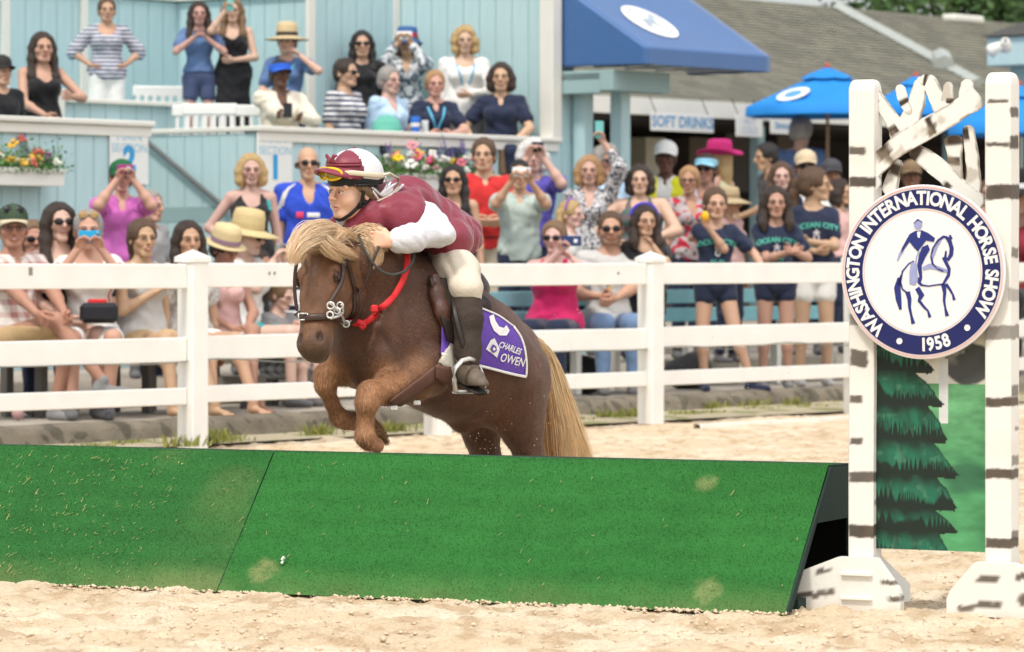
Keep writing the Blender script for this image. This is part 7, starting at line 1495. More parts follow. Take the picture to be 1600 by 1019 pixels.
def hstrap(name, pts, r, m, flat=.45, par=bridle): mb = MB(); mb.tube(np.array(pts)-np.array(par.location), r, 8, flat=flat, up=(.3, -1, .2)); return mb.obj(name, m, par, True)
strap('browband', [(467, 402), (474, 394), (484, 390), (505, 391), (520, 397), (532, 407)], .0095, M_lea, .012)
strap('cheek_strap', [(532, 407), (533, 428), (529, 446), (520, 462), (512, 476)], .0085, M_lea, .010)
strap('cheek_strap', [(465, 404), (461, 425), (460, 450), (462, 472), (465, 486)], .007, M_lea, .006)
strap('throat_strap', [(538, 405), (546, 430), (552, 452), (552, 480), (546, 494)], .0085, M_lea, .010)
strap('noseband', [(463, 488), (470, 496), (480, 498), (495, 497), (508, 496), (522, 497), (536, 500)], .014, M_lea, .009, .35)
bk = on([(471, 496), (485, 498)], .016); c = bk.mean(0)-np.array(bridle.location); e = MB()
for a, b in (((-.017, -.012), (.017, -.012)), ((.017, -.012), (.017, .012)), ((.017, .012), (-.017, .012)), ((-.017, .012), (-.017, -.012))): e.tube([c+np.array([a[0], -.004, a[1]]), c+np.array([b[0], -.004, b[1]])], .0028, 6)
e.obj('buckle', M_steel, bridle, True)
def ring(cx, cy, r, rr=.004, off=.02, name='ring'):
    p = hitp(cx, cy, off, 14.5)-np.array(bridle.location); q = MB(); q.tube([p+np.array([math.cos(a)*r, -.006-.25*math.cos(a)*r, math.sin(a)*r]) for a in np.linspace(0, 6.283, 21)], rr, 6, cap=False); q.obj(name, M_steel, bridle, True)
ring(512, 480, .013); ring(520, 487, .011); ring(511, 494, .012); ring(524, 477, .012, .0035); ring(537, 499, .012)
strap('shank', [(511, 476), (518, 484), (524, 492), (532, 499), (541, 501), (545, 494)], .0055, M_steel, .024, .8); strap('shank', [(526, 476), (528, 486), (522, 494), (510, 500)], .005, M_steel, .024, .8)
strap('shank', [(466, 474), (468, 480), (467, 486)], .003, M_steel, .008, .8)
strap('rein', [(545, 497), (553, 476), (563, 450), (574, 424), (583, 398), (592, 380)], .0065, M_lea, .035, .45, 14.45)
strap('rein', [(560, 380), (566, 395), (574, 408), (590, 422), (606, 428), (622, 426), (632, 416), (634, 404), (627, 397), (616, 394)], .0055, mat('rubber rein', (.05, .05, .045), .7, .2), .045, .6, 14.5)
strap('neck_strap', [(545, 497), (556, 504), (568, 507), (582, 498), (594, 488), (606, 474), (617, 456), (626, 436), (631, 416), (630, 400)], .0125, M_red, .020, .4)
strap('neck_strap', [(559, 500), (572, 508), (566, 513)], .011, M_red, .026, .5)
k_ = hitp(594, 488, .03)-np.array(bridle.location); MB().box(k_, (.028, .018, .03), bev=.006).obj('knot', M_red, bridle)
# ---- saddle, girth, stirrup, number cloth
M_sad = mat('saddle leather', (.075, .030, .018), .35, .25, 12, .2, 80, spec=.5); M_sad2 = mat('dark saddle leather', (.028, .020, .016), .4, .2, 12, .15)
SL = Q3(690, 470); saddle = thing('saddle', 'small brown leather saddle with girth and steel stirrup under the rider', 'saddle', SL)
s = SDF(); s.chain([Q3(656, 424), Q3(672, 428), Q3(700, 440), Q3(728, 452), Q3(745, 452)], [.05, .06, .075, .085, .05], .04)
for sd in (-1, 1): s.cone(Q3(668, 432, 0)+LAT*sd*.08, Q3(690, 480, 0)+LAT*sd*.20, .05, .05, .05)
v, q = s.mesh(.008); obj('seat', mesh('seat', v-SL, q, True), M_sad2, saddle)
def patch(name, grid, m, par, off, thick=.006, mirror=True):
    """grid: rows of picture points, laid on the pony's side"""
    nr, nc = len(grid), len(grid[0]); V = []
    for rw in grid:
        for (x, y) in rw: V.append(hitp(x, y, off, 14.95))
    V = np.array(V); 
    for _ in range(2):
        G = V.reshape(nr, nc, 3); G[1:-1, 1:-1] = (G[:-2, 1:-1]+G[2:, 1:-1]+G[1:-1, :-2]+G[1:-1, 2:]+2*G[1:-1, 1:-1])/6; V = G.reshape(-1, 3)
    I = np.arange(nr*nc).reshape(nr, nc); Qd = np.stack([I[:-1, :-1], I[1:, :-1], I[1:, 1:], I[:-1, 1:]], -1).reshape(-1, 4); pl = np.array(par.location)
    o = obj(name, mesh(name, V-pl, Qd, True), m, par); so = o.modifiers.new('t', 'SOLIDIFY'); so.thickness = thick; so.offset = 0
    if mirror: o2 = obj(name, mesh(name, mir(V)-pl, Qd, True), m, par); so = o2.modifiers.new('t', 'SOLIDIFY'); so.thickness = thick; so.offset = 0
    return V
def qgrid(top, bot, nc, nr, left=None):
    tp = np.array(top, float); bt = np.array(bot, float); it = lambda P, u: np.array([np.interp(u*(len(P)-1), np.arange(len(P)), P[:, 0]), np.interp(u*(len(P)-1), np.arange(len(P)), P[:, 1])]); return [[tuple(it(tp, c/(nc-1))*(1-r/(nr-1))+it(bt, c/(nc-1))*(r/(nr-1))) for c in range(nc)] for r in range(nr)]
s = SDF()
fp = [hitp(x, y, .012, 14.8) for x, y in ((676, 440), (680, 462), (688, 488), (697, 514))]; s.chain(fp, [.028, .036, .036, .026], .02, flat=((PL[0], PL[1], 0), 1.5))
v, q = s.mesh(.005); obj('knee_roll', mesh('knee_roll', v-SL, q, True), M_sad, saddle); 
patch('flap', qgrid([(664, 436), (690, 440), (716, 448)], [(694, 532), (705, 538), (720, 535)], 14, 22), M_sad2, saddle, .022, .008)
patch('girth_guard', qgrid([(704, 528), (712, 535)], [(683, 566), (706, 590)], 8, 8), mat('cream fleece', (.50, .46, .38), .9, .2, 40, .5, 150), saddle, .016, .01, True)
patch('girth', qgrid([(686, 566), (700, 582)], [(606, 624), (612, 636)], 6, 16), mat('girth brown', (.10, .045, .03), .5, .2), saddle, .014, .01, False)
patch('girth_end', qgrid([(678, 570), (696, 574)], [(676, 592), (700, 598)], 6, 6), mat('girth brown'), saddle, .022, .01, False)
for px, py in ((612, 630), (648, 622)): p = hitp(px, py, .024, 14.9)-SL; MB().box(p, (.028, .012, .018), bev=.003).obj('buckle', M_steel, saddle)
clr = Q3(760, 520); cloth_t = thing('number_cloth', 'purple number cloth with white border lettered CHARLES OWEN on the pony back', 'saddle cloth', clr)
topE = [(688, 466), (720, 474), (750, 486), (775, 496), (797, 513), (812, 538)]; botE = [(686, 556), (706, 562), (748, 570), (775, 577), (798, 583), (817, 588)]
patch('cloth', qgrid(topE, botE, 46, 26), mat('purple cloth', (.125, .060, .36), .7, .1, 10, .3, 60), cloth_t, .012, .005)
bd = mat('white binding', (.78, .76, .74), .6, .05)
def band(a, b, w=.0055): P = on(list(a), .018, 14.95); mb = MB(); mb.tube(P-clr, w, 8, flat=.5, up=(PL[0], PL[1], 0)); mb.obj('binding', bd, cloth_t, True); mb2 = MB(); mb2.tube(mir(P)-clr, w, 8, flat=.5, up=(PL[0], PL[1], 0)); mb2.obj('binding', bd, cloth_t, True)
band(botE, 0); band([(797, 513), (808, 528), (814, 545), (817, 566), (817, 588)], 0); band([(748, 485), (775, 496), (797, 513)], 0, .004)
def cloth_text(tx, x0, y0, size_px, ang, bold=.0, sx=1.0, off=.017, m=bd, shear=0.0, name='lettering'):
    V, Fc = text_mesh(tx, 1.0, bold, 'LEFT'); ca, sa = math.cos(R(ang)), math.sin(R(ang)); out = []
    for v in V:
        X, Yy = v[0]*size_px*sx+shear*v[1]*size_px, v[1]*size_px; out.append(hitp(x0+X*ca+Yy*sa, y0+X*sa-Yy*ca, off, 14.95)-clr)
    obj(name, mesh(name, out, Fc), m, cloth_t)
cloth_text('CHARLES', 775, 538, 13, 21, .02, .66, shear=.08); cloth_text('OWEN', 777, 558, 17.5, 14, .015, .70, shear=.08)
def cloth_poly(pts, m=bd, off=.0165, name='print'): obj(name, mesh(name, [hitp(x, y, off, 14.95)-clr for x, y in pts], [list(range(len(pts)))]), m, cloth_t)
cloth_poly([(755, 545), (762, 532), (768, 529), (776, 545), (772, 558), (766, 553)]); cloth_poly([(761, 545), (765, 538), (770, 541), (771, 548), (766, 551)], mat('purple cloth'), .0185); cloth_poly([(764, 545), (767, 542), (769, 546), (766, 548)], bd, .0195)
cloth_poly([(760, 497), (767, 494), (770, 504), (775, 512), (782, 514), (786, 510), (791, 518), (786, 525), (776, 525), (767, 518), (762, 508)]); 
# stirrup
st = MB(); loc = lambda px, py, dy=0.0: Q3(px, py, .34)+np.array([0, dy, 0])-SL
st.tube([loc(712, 612, -.03), loc(710, 592, -.04), loc(712, 574, -.05), loc(722, 563, -.05), loc(733, 560, -.05), loc(742, 563, -.03)], .009, 8); st.tube([loc(758, 606, -.04), loc(757, 590, -.04), loc(750, 572, -.02), loc(742, 563)], .005, 8)
q0, q1 = loc(710, 612, .03), loc(760, 612, -.05); mid = (q0+q1)/2; ln = np.linalg.norm(q1-q0); a_ = math.atan2((q1-q0)[1], (q1-q0)[0]); st.box(mid, (ln, .055, .014), rz_(math.degrees(a_)), bev=.004); st.obj('stirrup', M_steel, saddle, True)
MB().tube([Q3(706, 455, .24)-SL, Q3(712, 495, .30)-SL, Q3(722, 535, .33)-SL, loc(730, 560)], .011, 6, flat=.35, up=(0, 1, 0)).obj('stirrup_leather', M_sad2, saddle, True)
# ---- rider
def build_rider():
    RC = Q3(640, 345); t = thing('person', 'child jockey in maroon and white silks, quartered helmet and yellow goggles, crouching on the pony', 'person', RC)
    t['label'] = 'child jockey in maroon and white silks and quartered helmet, crouching on the pony'
    P = lambda px, py, yl=0.0: Q3(px, py, yl)
    th = -50; HR = rz_(th) @ rx(4) @ ry(3); hk = .945; HC = P(551, 299)
    hd = lambda V_: (np.asarray(V_, float)*hk) @ HR.T+HC-RC
    # skin: torso core, limbs, neck as one surface; head joined to it
    s = SDF(); pel, wa, che, nb = P(700, 372), P(668, 350), P(630, 326), P(596, 318)
    s.chain([pel, wa, che], [.085, .08, .09], .05); shL, shR = P(636, 338, .12), P(606, 336, -.12); s.cone(shL, shR, .05, .05, .04)
    elL, wrL = P(688, 364, .21), P(616, 377, .20); s.chain([shL, elL, wrL], [.045, .036, .023], .02)
    elR, wrR = P(640, 372, -.22), P(586, 376, -.06); s.chain([shR, elR, wrR], [.045, .036, .023], .02)
    hpL, knL, anL = P(700, 392, .09), P(728, 452, .27), P(733, 572, .33); hpR, knR, anR = mir(hpL), mir(knL), mir(anL)
    for a, b, c in ((hpL, knL, anL), (hpR, knR, anR)): s.chain([a, b, c], [.075, .048, .034], .03)
    nk0 = hd([[0, .03, -.15]])[0]+RC; s.cone(che*.55+nb*.45, nk0, .06, .05, .03); s.cone(nk0, hd([[0, .012, -.05]])[0]+RC, .046, .045, .03)
    V, Q = s.mesh(.0075)
    # head, finer
    g = SDF(); k = .0
    g.ball((0, .012, .032), (.078, .096, .086), .01); g.ball((0, -.018, -.038), (.058, .070, .064), .03); g.cone((-.012, -.068, -.092), (.012, -.068, -.092), .016, .016, .03)
    for x in (-1, 1):
        g.ball((x*.038, -.055, -.030), (.030, .030, .032), .025); g.cone((x*.014, -.086, .026), (x*.050, -.072, .024), .011, .011, .015); g.cone((x*.050, .0, -.055), (x*.024, -.05, -.088), .018, .015, .03)
    for x in (-1, 1): g.ball((x*.031, -.099, .003), (.018, .015, .0125), .012, 's')
    for x in (-1, 1):
        g.ball((x*.031, -.0775, .002), (.0150, .0138, .0135), .002)
        g.chain([(x*.015, -.0880, .002), (x*.024, -.0925, .0085), (x*.033, -.0925, .0095), (x*.046, -.084, .003)], [.0022, .0032, .0034, .0022], .002); g.chain([(x*.016, -.0885, .0), (x*.026, -.0905, -.0065), (x*.036, -.0895, -.0065), (x*.046, -.083, .001)], [.002, .0026, .0026, .002], .002)
    g.cone((0, -.088, .018), (0, -.109, -.018), .0065, .0105, .012); g.ball((0, -.1105, -.022), (.0105, .009, .009), .008)
    for x in (-1, 1): g.ball((x*.0115, -.0995, -.0255), (.0065, .0085, .0065), .005); g.ball((x*.006, -.106, -.0315), (.0032, .004, .0025), .0015, 's')
    g.chain([(-.020, -.082, -.0575), (-.007, -.0925, -.0525), (0, -.0925, -.0540), (.007, -.0925, -.0525), (.020, -.082, -.0575)], [.0035, .0052, .0046, .0052, .0035], .005)
    g.chain([(-.018, -.082, -.0605), (0, -.0905, -.0665), (.018, -.082, -.0605)], [.0035, .0062, .0035], .006); g.chain([(-.017, -.0925, -.0590), (0, -.099, -.0595), (.017, -.0925, -.0590)], [.0012, .0022, .0012], .001, None)
    g.p[-2:] = [(*q_[:6], 's', q_[7]) for q_ in g.p[-2:]]
    for x in (-1, 1):
        g.ball((x*.079, .014, -.004), (.009, .019, .031), .008); g.ball((x*.088, .009, -.002), (.006, .011, .019), .004, 's'); g.ball((x*.082, .012, -.026), (.006, .010, .009), .004)
    g.cone((0, .012, -.05), (0, .035, -.165), .045, .046, .03)
    hv, hq = g.mesh(.0030); x, y, z = hv.T; ax = np.abs(x); fr = y < -.05
    sk = np.array((.72, .44, .31)); skin2 = np.array((.66, .32, .235)); C = np.tile(sk, (len(hv), 1))*(.97+.06*noise(hv, 60, 3, 2))[:, None]
    def lay(m_, c): nonlocal C; m_ = np.clip(m_, 0, 1)[:, None]; C = C*(1-m_)+np.array(c)*m_
    lay((np.exp(-(((ax-.040)/.022)**2+((z+.028)/.020)**2))+np.exp(-((x/.013)**2+((z+.022)/.012)**2)))*fr*.45, skin2)
    lay(np.exp(-(((ax-.031)/.021)**2+((z-.004)/.013)**2))*fr*.35, (.42, .22, .15)); bz = .0265+.10*(ax-.02)-3.2*np.maximum(ax-.040, 0)**1.15*.3
    lay(sm(.0045, .0018, np.abs(z-bz)+(noise(hv, 300, 4, 1)-.5)*.003)*(ax > .012)*(ax < .052)*fr*.75, (.10, .05, .025))
    lip = np.exp(-((x/.021)**2+((z+.0595)/.0088)**2)**3)*(y < -.07); lay(lip*.8, (.55, .20, .17)); lay(np.exp(-((x/.017)**2+((z+.0592)/.0022)**2)**2)*(y < -.07)*.85, (.13, .03, .025))
    ey = (((ax-.031)/.0175)**2+((z-.0015)/.0078)**2 < 1)*(y < -.078)*(np.sqrt((ax-.031)**2+(y+.0775)**2+(z-.002)**2) < .0158); lay(ey*1.0, (.62, .58, .55))
    gx = .0035; iris = sm(.0072, .0060, np.hypot(x-np.sign(x)*.031+gx, z-.002)); lay(ey*iris, (.07, .035, .018)); lay(ey*sm(.0035, .0025, np.hypot(x-np.sign(x)*.031+gx, z-.002)), (.006, .005, .005))
    lay(np.exp(-((z-.0085-(-.25)*np.maximum(ax-.036, 0))/.0016)**2)*(ax > .016)*(ax < .048)*(y < -.080)*.9, (.06, .03, .02)); lay(np.exp(-(((ax-.006)/.004)**2+((z+.0315)/.003)**2))*(y < -.098)*.8, (.16, .05, .04))
    lay(np.exp(-(((ax-.085)/.006)**2+((z+.002)/.018)**2))*(y > -.01)*.5, (.48, .22, .16))
    HV = hd(hv)+RC; C0 = np.tile(sk, (len(V), 1)); Vs, Qs, Cs, nn = [V, HV], [Q, hq+len(V)], [C0, C], len(V)+len(HV)
    for wr, dd, x_ in ((wrL, P(590, 374, .15)-wrL, 1), (wrR, P(566, 378, -.03)-wrR, -1)):
        hv2, hq2 = hand_mesh('grip'); d = dd/np.linalg.norm(dd); yv = -LAT*x_-d*np.dot(-LAT*x_, d); yv /= np.linalg.norm(yv); xv = np.cross(yv, d); f_ = 1 if xv[2] > 0 else -1; M3 = np.stack([xv*f_, yv, d], 1)
        Vs.append((hv2*.84) @ M3.T+wr+d*.004); Qs.append((hq2 if f_ > 0 else hq2[:, ::-1])+nn); Cs.append(np.tile(sk*[1, .95, .92], (len(hv2), 1))); nn += len(hv2)
    V = np.concatenate(Vs); obj('body', mesh('body', V-RC, np.concatenate(Qs), True, np.concatenate(Cs)), mat('rider skin', vc=True, rough=.42, var=.03, sc=60, bump=.04, bsc=300, spec=.4), t)
    def garment(name, s, m, h=.006, amp=.010, fold=None, par=t, sc=12):
        v, q = s.mesh(h); n = vnorm(v, q); d = (noise(v, sc, len(name), 3)-.5)*amp*2
        if fold is not None:
            dr, fq, fa_ = fold; ph = v @ (np.array(dr)/np.linalg.norm(dr)); d += fa_*(np.abs(np.sin(ph*fq+4*noise(v, 7, 3, 2)*2.2))**1.5-.4)
        v = v+n*d[:, None]; return obj(name, mesh(name, v-RC, q, True), m, par)
    mar = mat('maroon silk', (.215, .022, .045), .42, .10, 14, .25, 60, spec=.4, sheen=.2); whs = mat('white silk', (.66, .66, .69), .55, .05, 10, .35, 60, spec=.35, sheen=.1)
    # vest
    s = SDF(); s.chain([P(704, 368), P(672, 350), P(634, 326), P(606, 324)], [.098, .103, .112, .085], .06); s.cone(P(640, 318, .10), P(612, 318, -.10), .058, .058, .05); s.ball(P(714, 374), (.095, .095, .080), .05); s.cone(P(716, 372, -.06), P(702, 376, .125), .082, .088, .05); s.cone(P(566, 346, .0), P(612, 338, .10), .055, .06, .05); s.cone(P(590, 320, .02), P(566, 340, .02), .06, .055, .04); s.cone(P(596, 330, .05), P(640, 352, .13), .07, .06, .05)
    s.ball(P(585, 345, 0), .055, .04); s.cone(P(606, 322, .02), nk0, .088, .070, .03); s.cone(nk0, nk0*.6+P(572, 330, .02)*.4, .066, .060, .02); s.cone(P(690, 350, .05), P(718, 372, .03), .07, .06, .04)
    s.cone(shL+[0, 0, .0], shR, .066, .066, .05); s.cone(shL, P(586, 338, .05), .066, .07, .05); s.cone(P(586, 338, .05), P(572, 346, -.02), .066, .05, .04)
    s.cut(P(700, 400), P(707, 420)-P(700, 400)); garment('vest', s, mar, .0058, .007, ((1, .3, -.4), 19, .010))
    # sleeves
    for nm, a, b, c in (('L', shL, elL, wrL), ('R', shR, elR, wrR)):
        s = SDF(); m1 = a*.5+b*.5; s.chain([a, m1+[0, 0, .0], b], [.058, .068, .050], .03); s.chain([b, b*.45+c*.55], [.046, .046], .03); s.chain([b*.45+c*.55, b*.12+c*.88], [.050, .040], .015)
        if nm == 'L': s.ball(P(656, 336, .15), (.055, .055, .045), .03); s.ball(P(686, 352, .17), .040, .03)
        garment('sleeve', s, whs, .0055, .008, ((.6, .2, 1), 26, .010))
    cf = SDF(); cf.cone(wrL*.62+elL*.38, wrL*.88+elL*.12, .058, .050, .01); garment('cuff', cf, whs, .004, .003, ((1, 0, 1), 90, .002))
    for w in (wrL, wrR): d = elL-wrL if w is wrL else elR-wrR; d = d/np.linalg.norm(d); MB().tube([w-d*.004-RC, w+d*.022-RC], .030, 18).obj('wristband', M_red, t, True)
    # breeches
    br = mat('cream breeches', (.62, .555, .45), .75, .06, 12, .25, 70)
    s = SDF(); s.ball(P(704, 392), (.088, .088, .070), .05)
    for a, b in ((hpL, knL), (hpR, knR)): a = a+[0, 0, -.030]; s.chain([a, a*.5+b*.5, b, b+[0, 0, -.035]], [.082, .084, .060, .050], .04)
    garment('breeches', s, br, .006, .004, ((.8, -.2, 1), 38, .005))
    # half chaps and boots
    su = mat('brown suede', (.050, .036, .028), .85, .25, 14, .4, 150); bo = mat('dusty brown boot', (.13, .10, .075), .55, .5, 22, .3, 120)
    for kn, an, sd in ((knL, anL, 1), (knR, anR, -1)):
        s = SDF(); s.chain([kn+[0, 0, -.012], kn*.6+an*.4, kn*.22+an*.78, an+[0, 0, .02]], [.058, .060, .049, .043], .02); s.cut(kn+[0, 0, -.012], (0, 0, 1)); garment('half_chap', s, su, .005, .004, ((0, 0, 1), 70, .0015))
        td = np.array([.45, -.88, -.18]) if sd > 0 else np.array([-.9, -.4, -.2]); td /= np.linalg.norm(td)
        s = SDF(); b = an+[0, 0, -.038]; s.cone(an+[0, 0, .02], b, .040, .038, .02); s.chain([b-td*.03, b+td*.05+[0, 0, -.004], b+td*.105+[0, 0, -.012]], [.036, .038, .030], .02); s.cut(b+[0, 0, -.036]-td*0, np.array([0, 0, -1.])+0*td); o = garment('boot', s, bo, .0045, .002, None)
        MB().tube([b+[0, 0, -.038]-td*.05-RC, b+[0, 0, -.040]+td*.05-RC, b+[0, 0, -.046]+td*.11-RC], [.034, .037, .028], 12, flat=.22).obj('boot_sole', mat('boot sole', (.03, .025, .02), .7), t, True)
        for k in (0, 1): c = b+td*(.03+.025*k)+[0, 0, .034-.012*k]-RC; MB().tube([c-np.cross(td, (0, 0, 1))*.03, c+[0, 0, .006], c+np.cross(td, (0, 0, 1))*.03], .004, 6).obj('boot_strap', M_sad2, t, True)
    # helmet: quartered silk over a skull cap
    def put(mb, nm, m, par=t, smooth=True): w = MB(); w.V = [hd(np.concatenate(mb.V))]; w.F = mb.F; return w.obj(nm, m, par, smooth)
    n = 64; m_ = 22; V = []; Cc = []; tilt = rx(-8); zc = .066
    for i in range(m_+1):
        ph = (i/m_)*R(97)
        for j in range(n):
            a = 2*math.pi*(j+.5)/n; q = np.array([.101*math.sin(ph)*math.cos(a), .128*math.sin(ph)*math.sin(a), .108*math.cos(ph)])
            q = tilt @ q+np.array([0, .014, zc]); V.append(q); left = q[0] > 0; front = q[1] < -.020; Cc.append((.225, .022, .048) if left == front else (.80, .79, .78))
    I = np.arange((m_+1)*n).reshape(m_+1, n); Qd = np.stack([I[:-1], I[1:], np.roll(I, -1, 1)[1:], np.roll(I, -1, 1)[:-1]], -1).reshape(-1, 4)
    Vh = np.array(V); Cc = np.array(Cc); fcol = Cc[Qd].mean(1); V2 = Vh[Qd].reshape(-1, 3); C2 = np.repeat(Cc[Qd[:, 0]], 4, 0)
    nrm_ = (Vh-[0, .014, zc]); Vh2 = Vh+nrm_*((noise(Vh, 18, 5, 2)-.5)*.05)[:, None]
    for colr, nm in (((.225, .022, .048), 'silk_panel'), ((.80, .79, .78), 'silk_panel')):
        sel = Qd[np.all(np.abs(Cc[Qd[:, 0]]-colr) < 1e-6, axis=1)]; me = mesh(nm, hd(Vh2), sel, True); o = obj(nm, me, mar if colr[0] < .5 else whs, t); so = o.modifiers.new('t', 'SOLIDIFY'); so.thickness = .004; so.offset = -1
    # black inner shell edge, peak, button, bow
    b = MB(); b.lathe([(.094, .026), (.100, .045), (.097, .066)], 40, (0, .018, 0), 1.0, 1.24); put(b, 'helmet_shell', mat('black shell', (.012, .012, .014), .5))
    pk = MB(); V = []; nn_ = 25
    for j, rr in enumerate((0, .25, .5, .75, 1)):
        for i in range(nn_): a = math.pi*i/(nn_-1); V.append((-math.cos(a)*.098*(1-.06*rr), -.02-math.sin(a)*.088-rr*.072*math.sin(a)**.8, .108-.020*rr+.010*math.sin(a)*rr-.030*(math.cos(a)**2)*(.5+.5*rr)))
    mm = len(V); Fc = [[j*nn_+i, j*nn_+i+1, (j+1)*nn_+i+1, (j+1)*nn_+i] for j in range(4) for i in range(nn_-1)]; pk.add(V+[(a, b_, c-.007) for a, b_, c in V], Fc+[[mm+q for q in f[::-1]] for f in Fc]+[[4*nn_+i, 4*nn_+i+1, mm+4*nn_+i+1, mm+4*nn_+i] for i in range(nn_-1)]); put(pk, 'helmet_peak', mar)
    b = MB(); b.tube([(math.sin(a)*.1035, .012-math.cos(a)*.128, .080+.012*math.cos(a)*0) for a in np.linspace(-1.6, 1.6, 30)], .014, 8, flat=.35, up=(0, 0, 1)) if False else b.tube([(math.sin(a)*.100, .016-math.cos(a)*.126, .112) for a in np.linspace(-1.3, 1.25, 30)], .0055, 6); 
    for dz in (.0,): b.tube([(math.sin(a)*.098, .016-math.cos(a)*.122, .122) for a in np.linspace(-1.3, 1.25, 30)], .0055, 6)
    put(b, 'helmet_ribbon', mar)
    bw = SDF(); c = np.array([.0, -.108, .132]); bw.ball(c, (.012, .010, .012), .006)
    for x_ in (-1, 1): bw.chain([c, c+[x_*.022, -.002, .016], c+[x_*.036, .004, .020]], [.006, .009, .005], .004, flat=((0, 1, 0), 1.8)); bw.chain([c, c+[x_*.018, .0, -.002], c+[x_*.034, .004, -.010]], [.006, .008, .004], .004, flat=((0, 1, 0), 1.8))
    v, q = bw.mesh(.003); obj('bow', mesh('bow', hd(v), q, True), mar, t); bt = MB(); bt.lathe([(.001, .006), (.008, .004), (.010, 0)], 12, (0, .014, .175)); put(bt, 'button', mar)
    # hair at the temples and nape
    g = SDF(); 
    for x_ in (-1, 1): g.chain([(x_*.070, -.045, .035), (x_*.080, -.012, .020), (x_*.080, .035, -.005), (x_*.060, .075, -.04)], [.010, .014, .022, .025], .02)
    g.chain([(-.05, .085, -.03), (0, .10, -.045), (.05, .085, -.03)], [.03, .03, .03], .03); v, q = g.mesh(.004); nm2 = vnorm(v, q); v = v+nm2*((noise(v*[3, 3, 1], 60, 3, 2)-.5)*.008)[:, None]; obj('hair', mesh('hair', hd(v), q, True), hair_mat('lbrown'), t)
    # chin strap harness
    k_ = mat('black webbing', (.012, .012, .013), .6, .1)
    for x_ in (-1, 1):
        b = MB(); b.tube([(x_*.086, -.012, .035), (x_*.090, -.014, .0), (x_*.083, -.018, -.035), (x_*.070, -.030, -.062)], .0095, 8, flat=.5, up=(1, 0, 0)); b.tube([(x_*.088, .055, .03), (x_*.090, .040, -.01), (x_*.080, .005, -.045), (x_*.070, -.030, -.062)], .0095, 8, flat=.5, up=(1, 0, 0)); b.tube([(x_*.070, -.030, -.062), (x_*.050, -.055, -.090), (x_*.025, -.072, -.108), (0, -.076, -.114)], .0085, 8, flat=.6, up=(1, 0, 0)); b.box((x_*.082, -.018, -.050), (.012, .026, .024), bev=.004); put(b, 'chin_strap', k_)
        b = MB(); b.tube([(x_*.094, -.05, .030), (x_*.100, -.01, .030), (x_*.098, .05, .030)], .007, 8, flat=.8); put(b, 'helmet_padding', k_)
    # goggles on the forehead
    yel = mat('yellow frame', (.80, .52, .01), .4, .04, bump=0); le = mat('amber lens', (.30, .27, .03), .10, .25, 30, 0, spec=.9)
    def gp(a, w=.070, h=.024, z0=.080):      # outline with a dip at the nose
        x_ = w*math.copysign(abs(math.cos(a))**.8, math.cos(a)); z_ = h*math.copysign(abs(math.sin(a))**.75, math.sin(a)); z_ += (.013*math.exp(-(x_/.012)**2) if z_ < 0 else -.002*math.exp(-(x_/.02)**2)); y_ = -.128+1.5*x_*x_*3.2; return np.array([x_, y_-.004, z0+z_-.002])
    A = np.linspace(0, 2*math.pi, 61)[:-1]; out = [gp(a) for a in A]; b = MB(); P2 = np.array(out+[out[0], out[1]]); b.tube(P2, .0062, 8, cap=False); b.tube([gp(R(90))+[0, .0, 0], gp(R(270))], .004, 6); gg = put(b, 'goggles', yel)
    back = [p+[0, .022, 0] for p in out]; b = MB(); nA = len(A); b.add(out+back, [[i, (i+1) % nA, nA+(i+1) % nA, nA+i] for i in range(nA)]); put(b, 'goggle_foam', mat('foam', (.05, .05, .05), .8), gg)
    b = MB(); rings = [1, .7, .4, .05]; VV = []; cen = np.mean(out, 0)
    for r_ in rings:
        for p in out: q = cen+(np.array(p)-cen)*r_; q[1] = -.130+1.5*q[0]**2*3.2-.002; VV.append(q)
    b.add(VV, [[k*nA+i, k*nA+(i+1) % nA, (k+1)*nA+(i+1) % nA, (k+1)*nA+i] for k in range(3) for i in range(nA)]); put(b, 'goggle_lens', le, gg)
    for x_ in (-1, 1): b = MB(); b.tube([(x_*.066, -.105, .080), (x_*.090, -.070, .082), (x_*.106, -.01, .074), (x_*.106, .05, .066), (x_*.078, .11, .060), (x_*.02, .144, .056)], .0035, 8, flat=3.0, up=(0, 0, 1)); put(b, 'goggle_strap', mat('cream elastic', (.66, .58, .44), .7), gg)
    # ties: white bow and cream elastic loop behind the ear, scarf
    S = lambda px, py, d=0.16: Q3(px, py, 0)+np.array([0, -d, 0])-RC
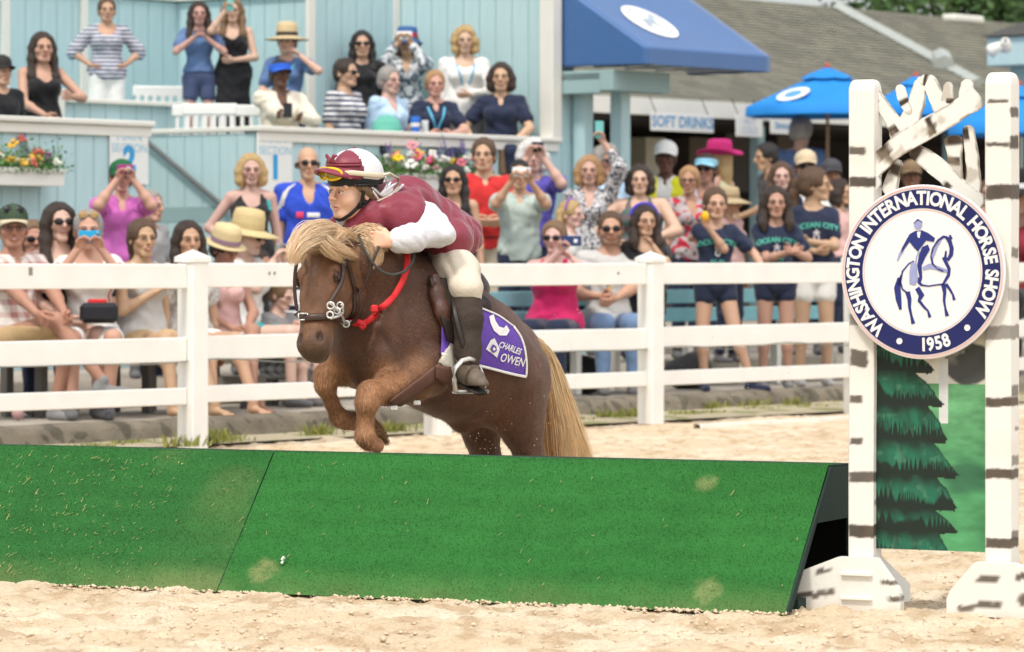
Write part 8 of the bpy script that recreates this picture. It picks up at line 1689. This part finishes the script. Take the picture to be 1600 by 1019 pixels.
    b = MB(); b.tube([S(594, 313), S(586, 302), S(584, 295), S(590, 300), S(596, 306)], .006, 6, flat=.6); b.tube([S(596, 306), S(606, 296), S(612, 286), S(608, 292), S(600, 305)], .006, 6); b.tube([S(598, 307), S(612, 293), S(620, 288), S(614, 298), S(602, 307)], .007, 6); b.tube([S(600, 305), S(607, 290), S(604, 277)], .005, 6); b.tube([S(600, 307), S(618, 303), S(632, 290)], .005, 6); b.obj('ribbon_ties', whs, t, True)
    b = MB(); b.tube([S(594, 277, .14), S(610, 272), S(624, 280), S(624, 294), S(612, 306), S(592, 315)], .0075, 8, flat=.5); b.obj('elastic_loop', mat('cream elastic'), t, True)
    s = SDF(); s.cone(P(516, 314, -.02)*0+P(524, 322, -.05), P(536, 338, -.03), .022, .018, .02); s.chain([P(560, 342, .02), P(540, 345, -.04), P(528, 330, -.08)], [.035, .03, .02], .03); garment('collar', s, whs, .005, .004)
    s = SDF(); s.cone(P(528, 350, -.10), P(566, 345, -.02), .035, .05, .03); garment('vest_front', s, mar, .006, .004)
    return t
build_rider()
# ---- dust and sand grains kicked up by the pony
rng = np.random.RandomState(9); gv = []; gf = []
for i in range(150):
    px, py = (rng.uniform(730, 960), rng.uniform(480, 700)) if i < 60 else ((rng.normal(755, 14), rng.normal(690, 18)) if i < 110 else (rng.uniform(1040, 1300), rng.uniform(480, 700))); p = PX(px, py, rng.uniform(14.7, 16)); r = rng.uniform(.001, .0028); k = len(gv)
    for d in ((1, 0, 0), (-1, 0, 0), (0, 1, 0), (0, -1, 0), (0, 0, 1), (0, 0, -1)): gv.append(p+np.array(d)*r*rng.uniform(.6, 1.4))
    gf += [[k, k+2, k+4], [k+2, k+1, k+4], [k+1, k+3, k+4], [k+3, k, k+4], [k+2, k, k+5], [k+1, k+2, k+5], [k+3, k+1, k+5], [k, k+3, k+5]]
o = obj('flying_sand', mesh('flying_sand', gv, np.array(gf)), mat('sand clod')); o['kind'] = 'stuff'; o['label'] = 'grains of sand thrown up in the air behind the pony'; o['category'] = 'sand'
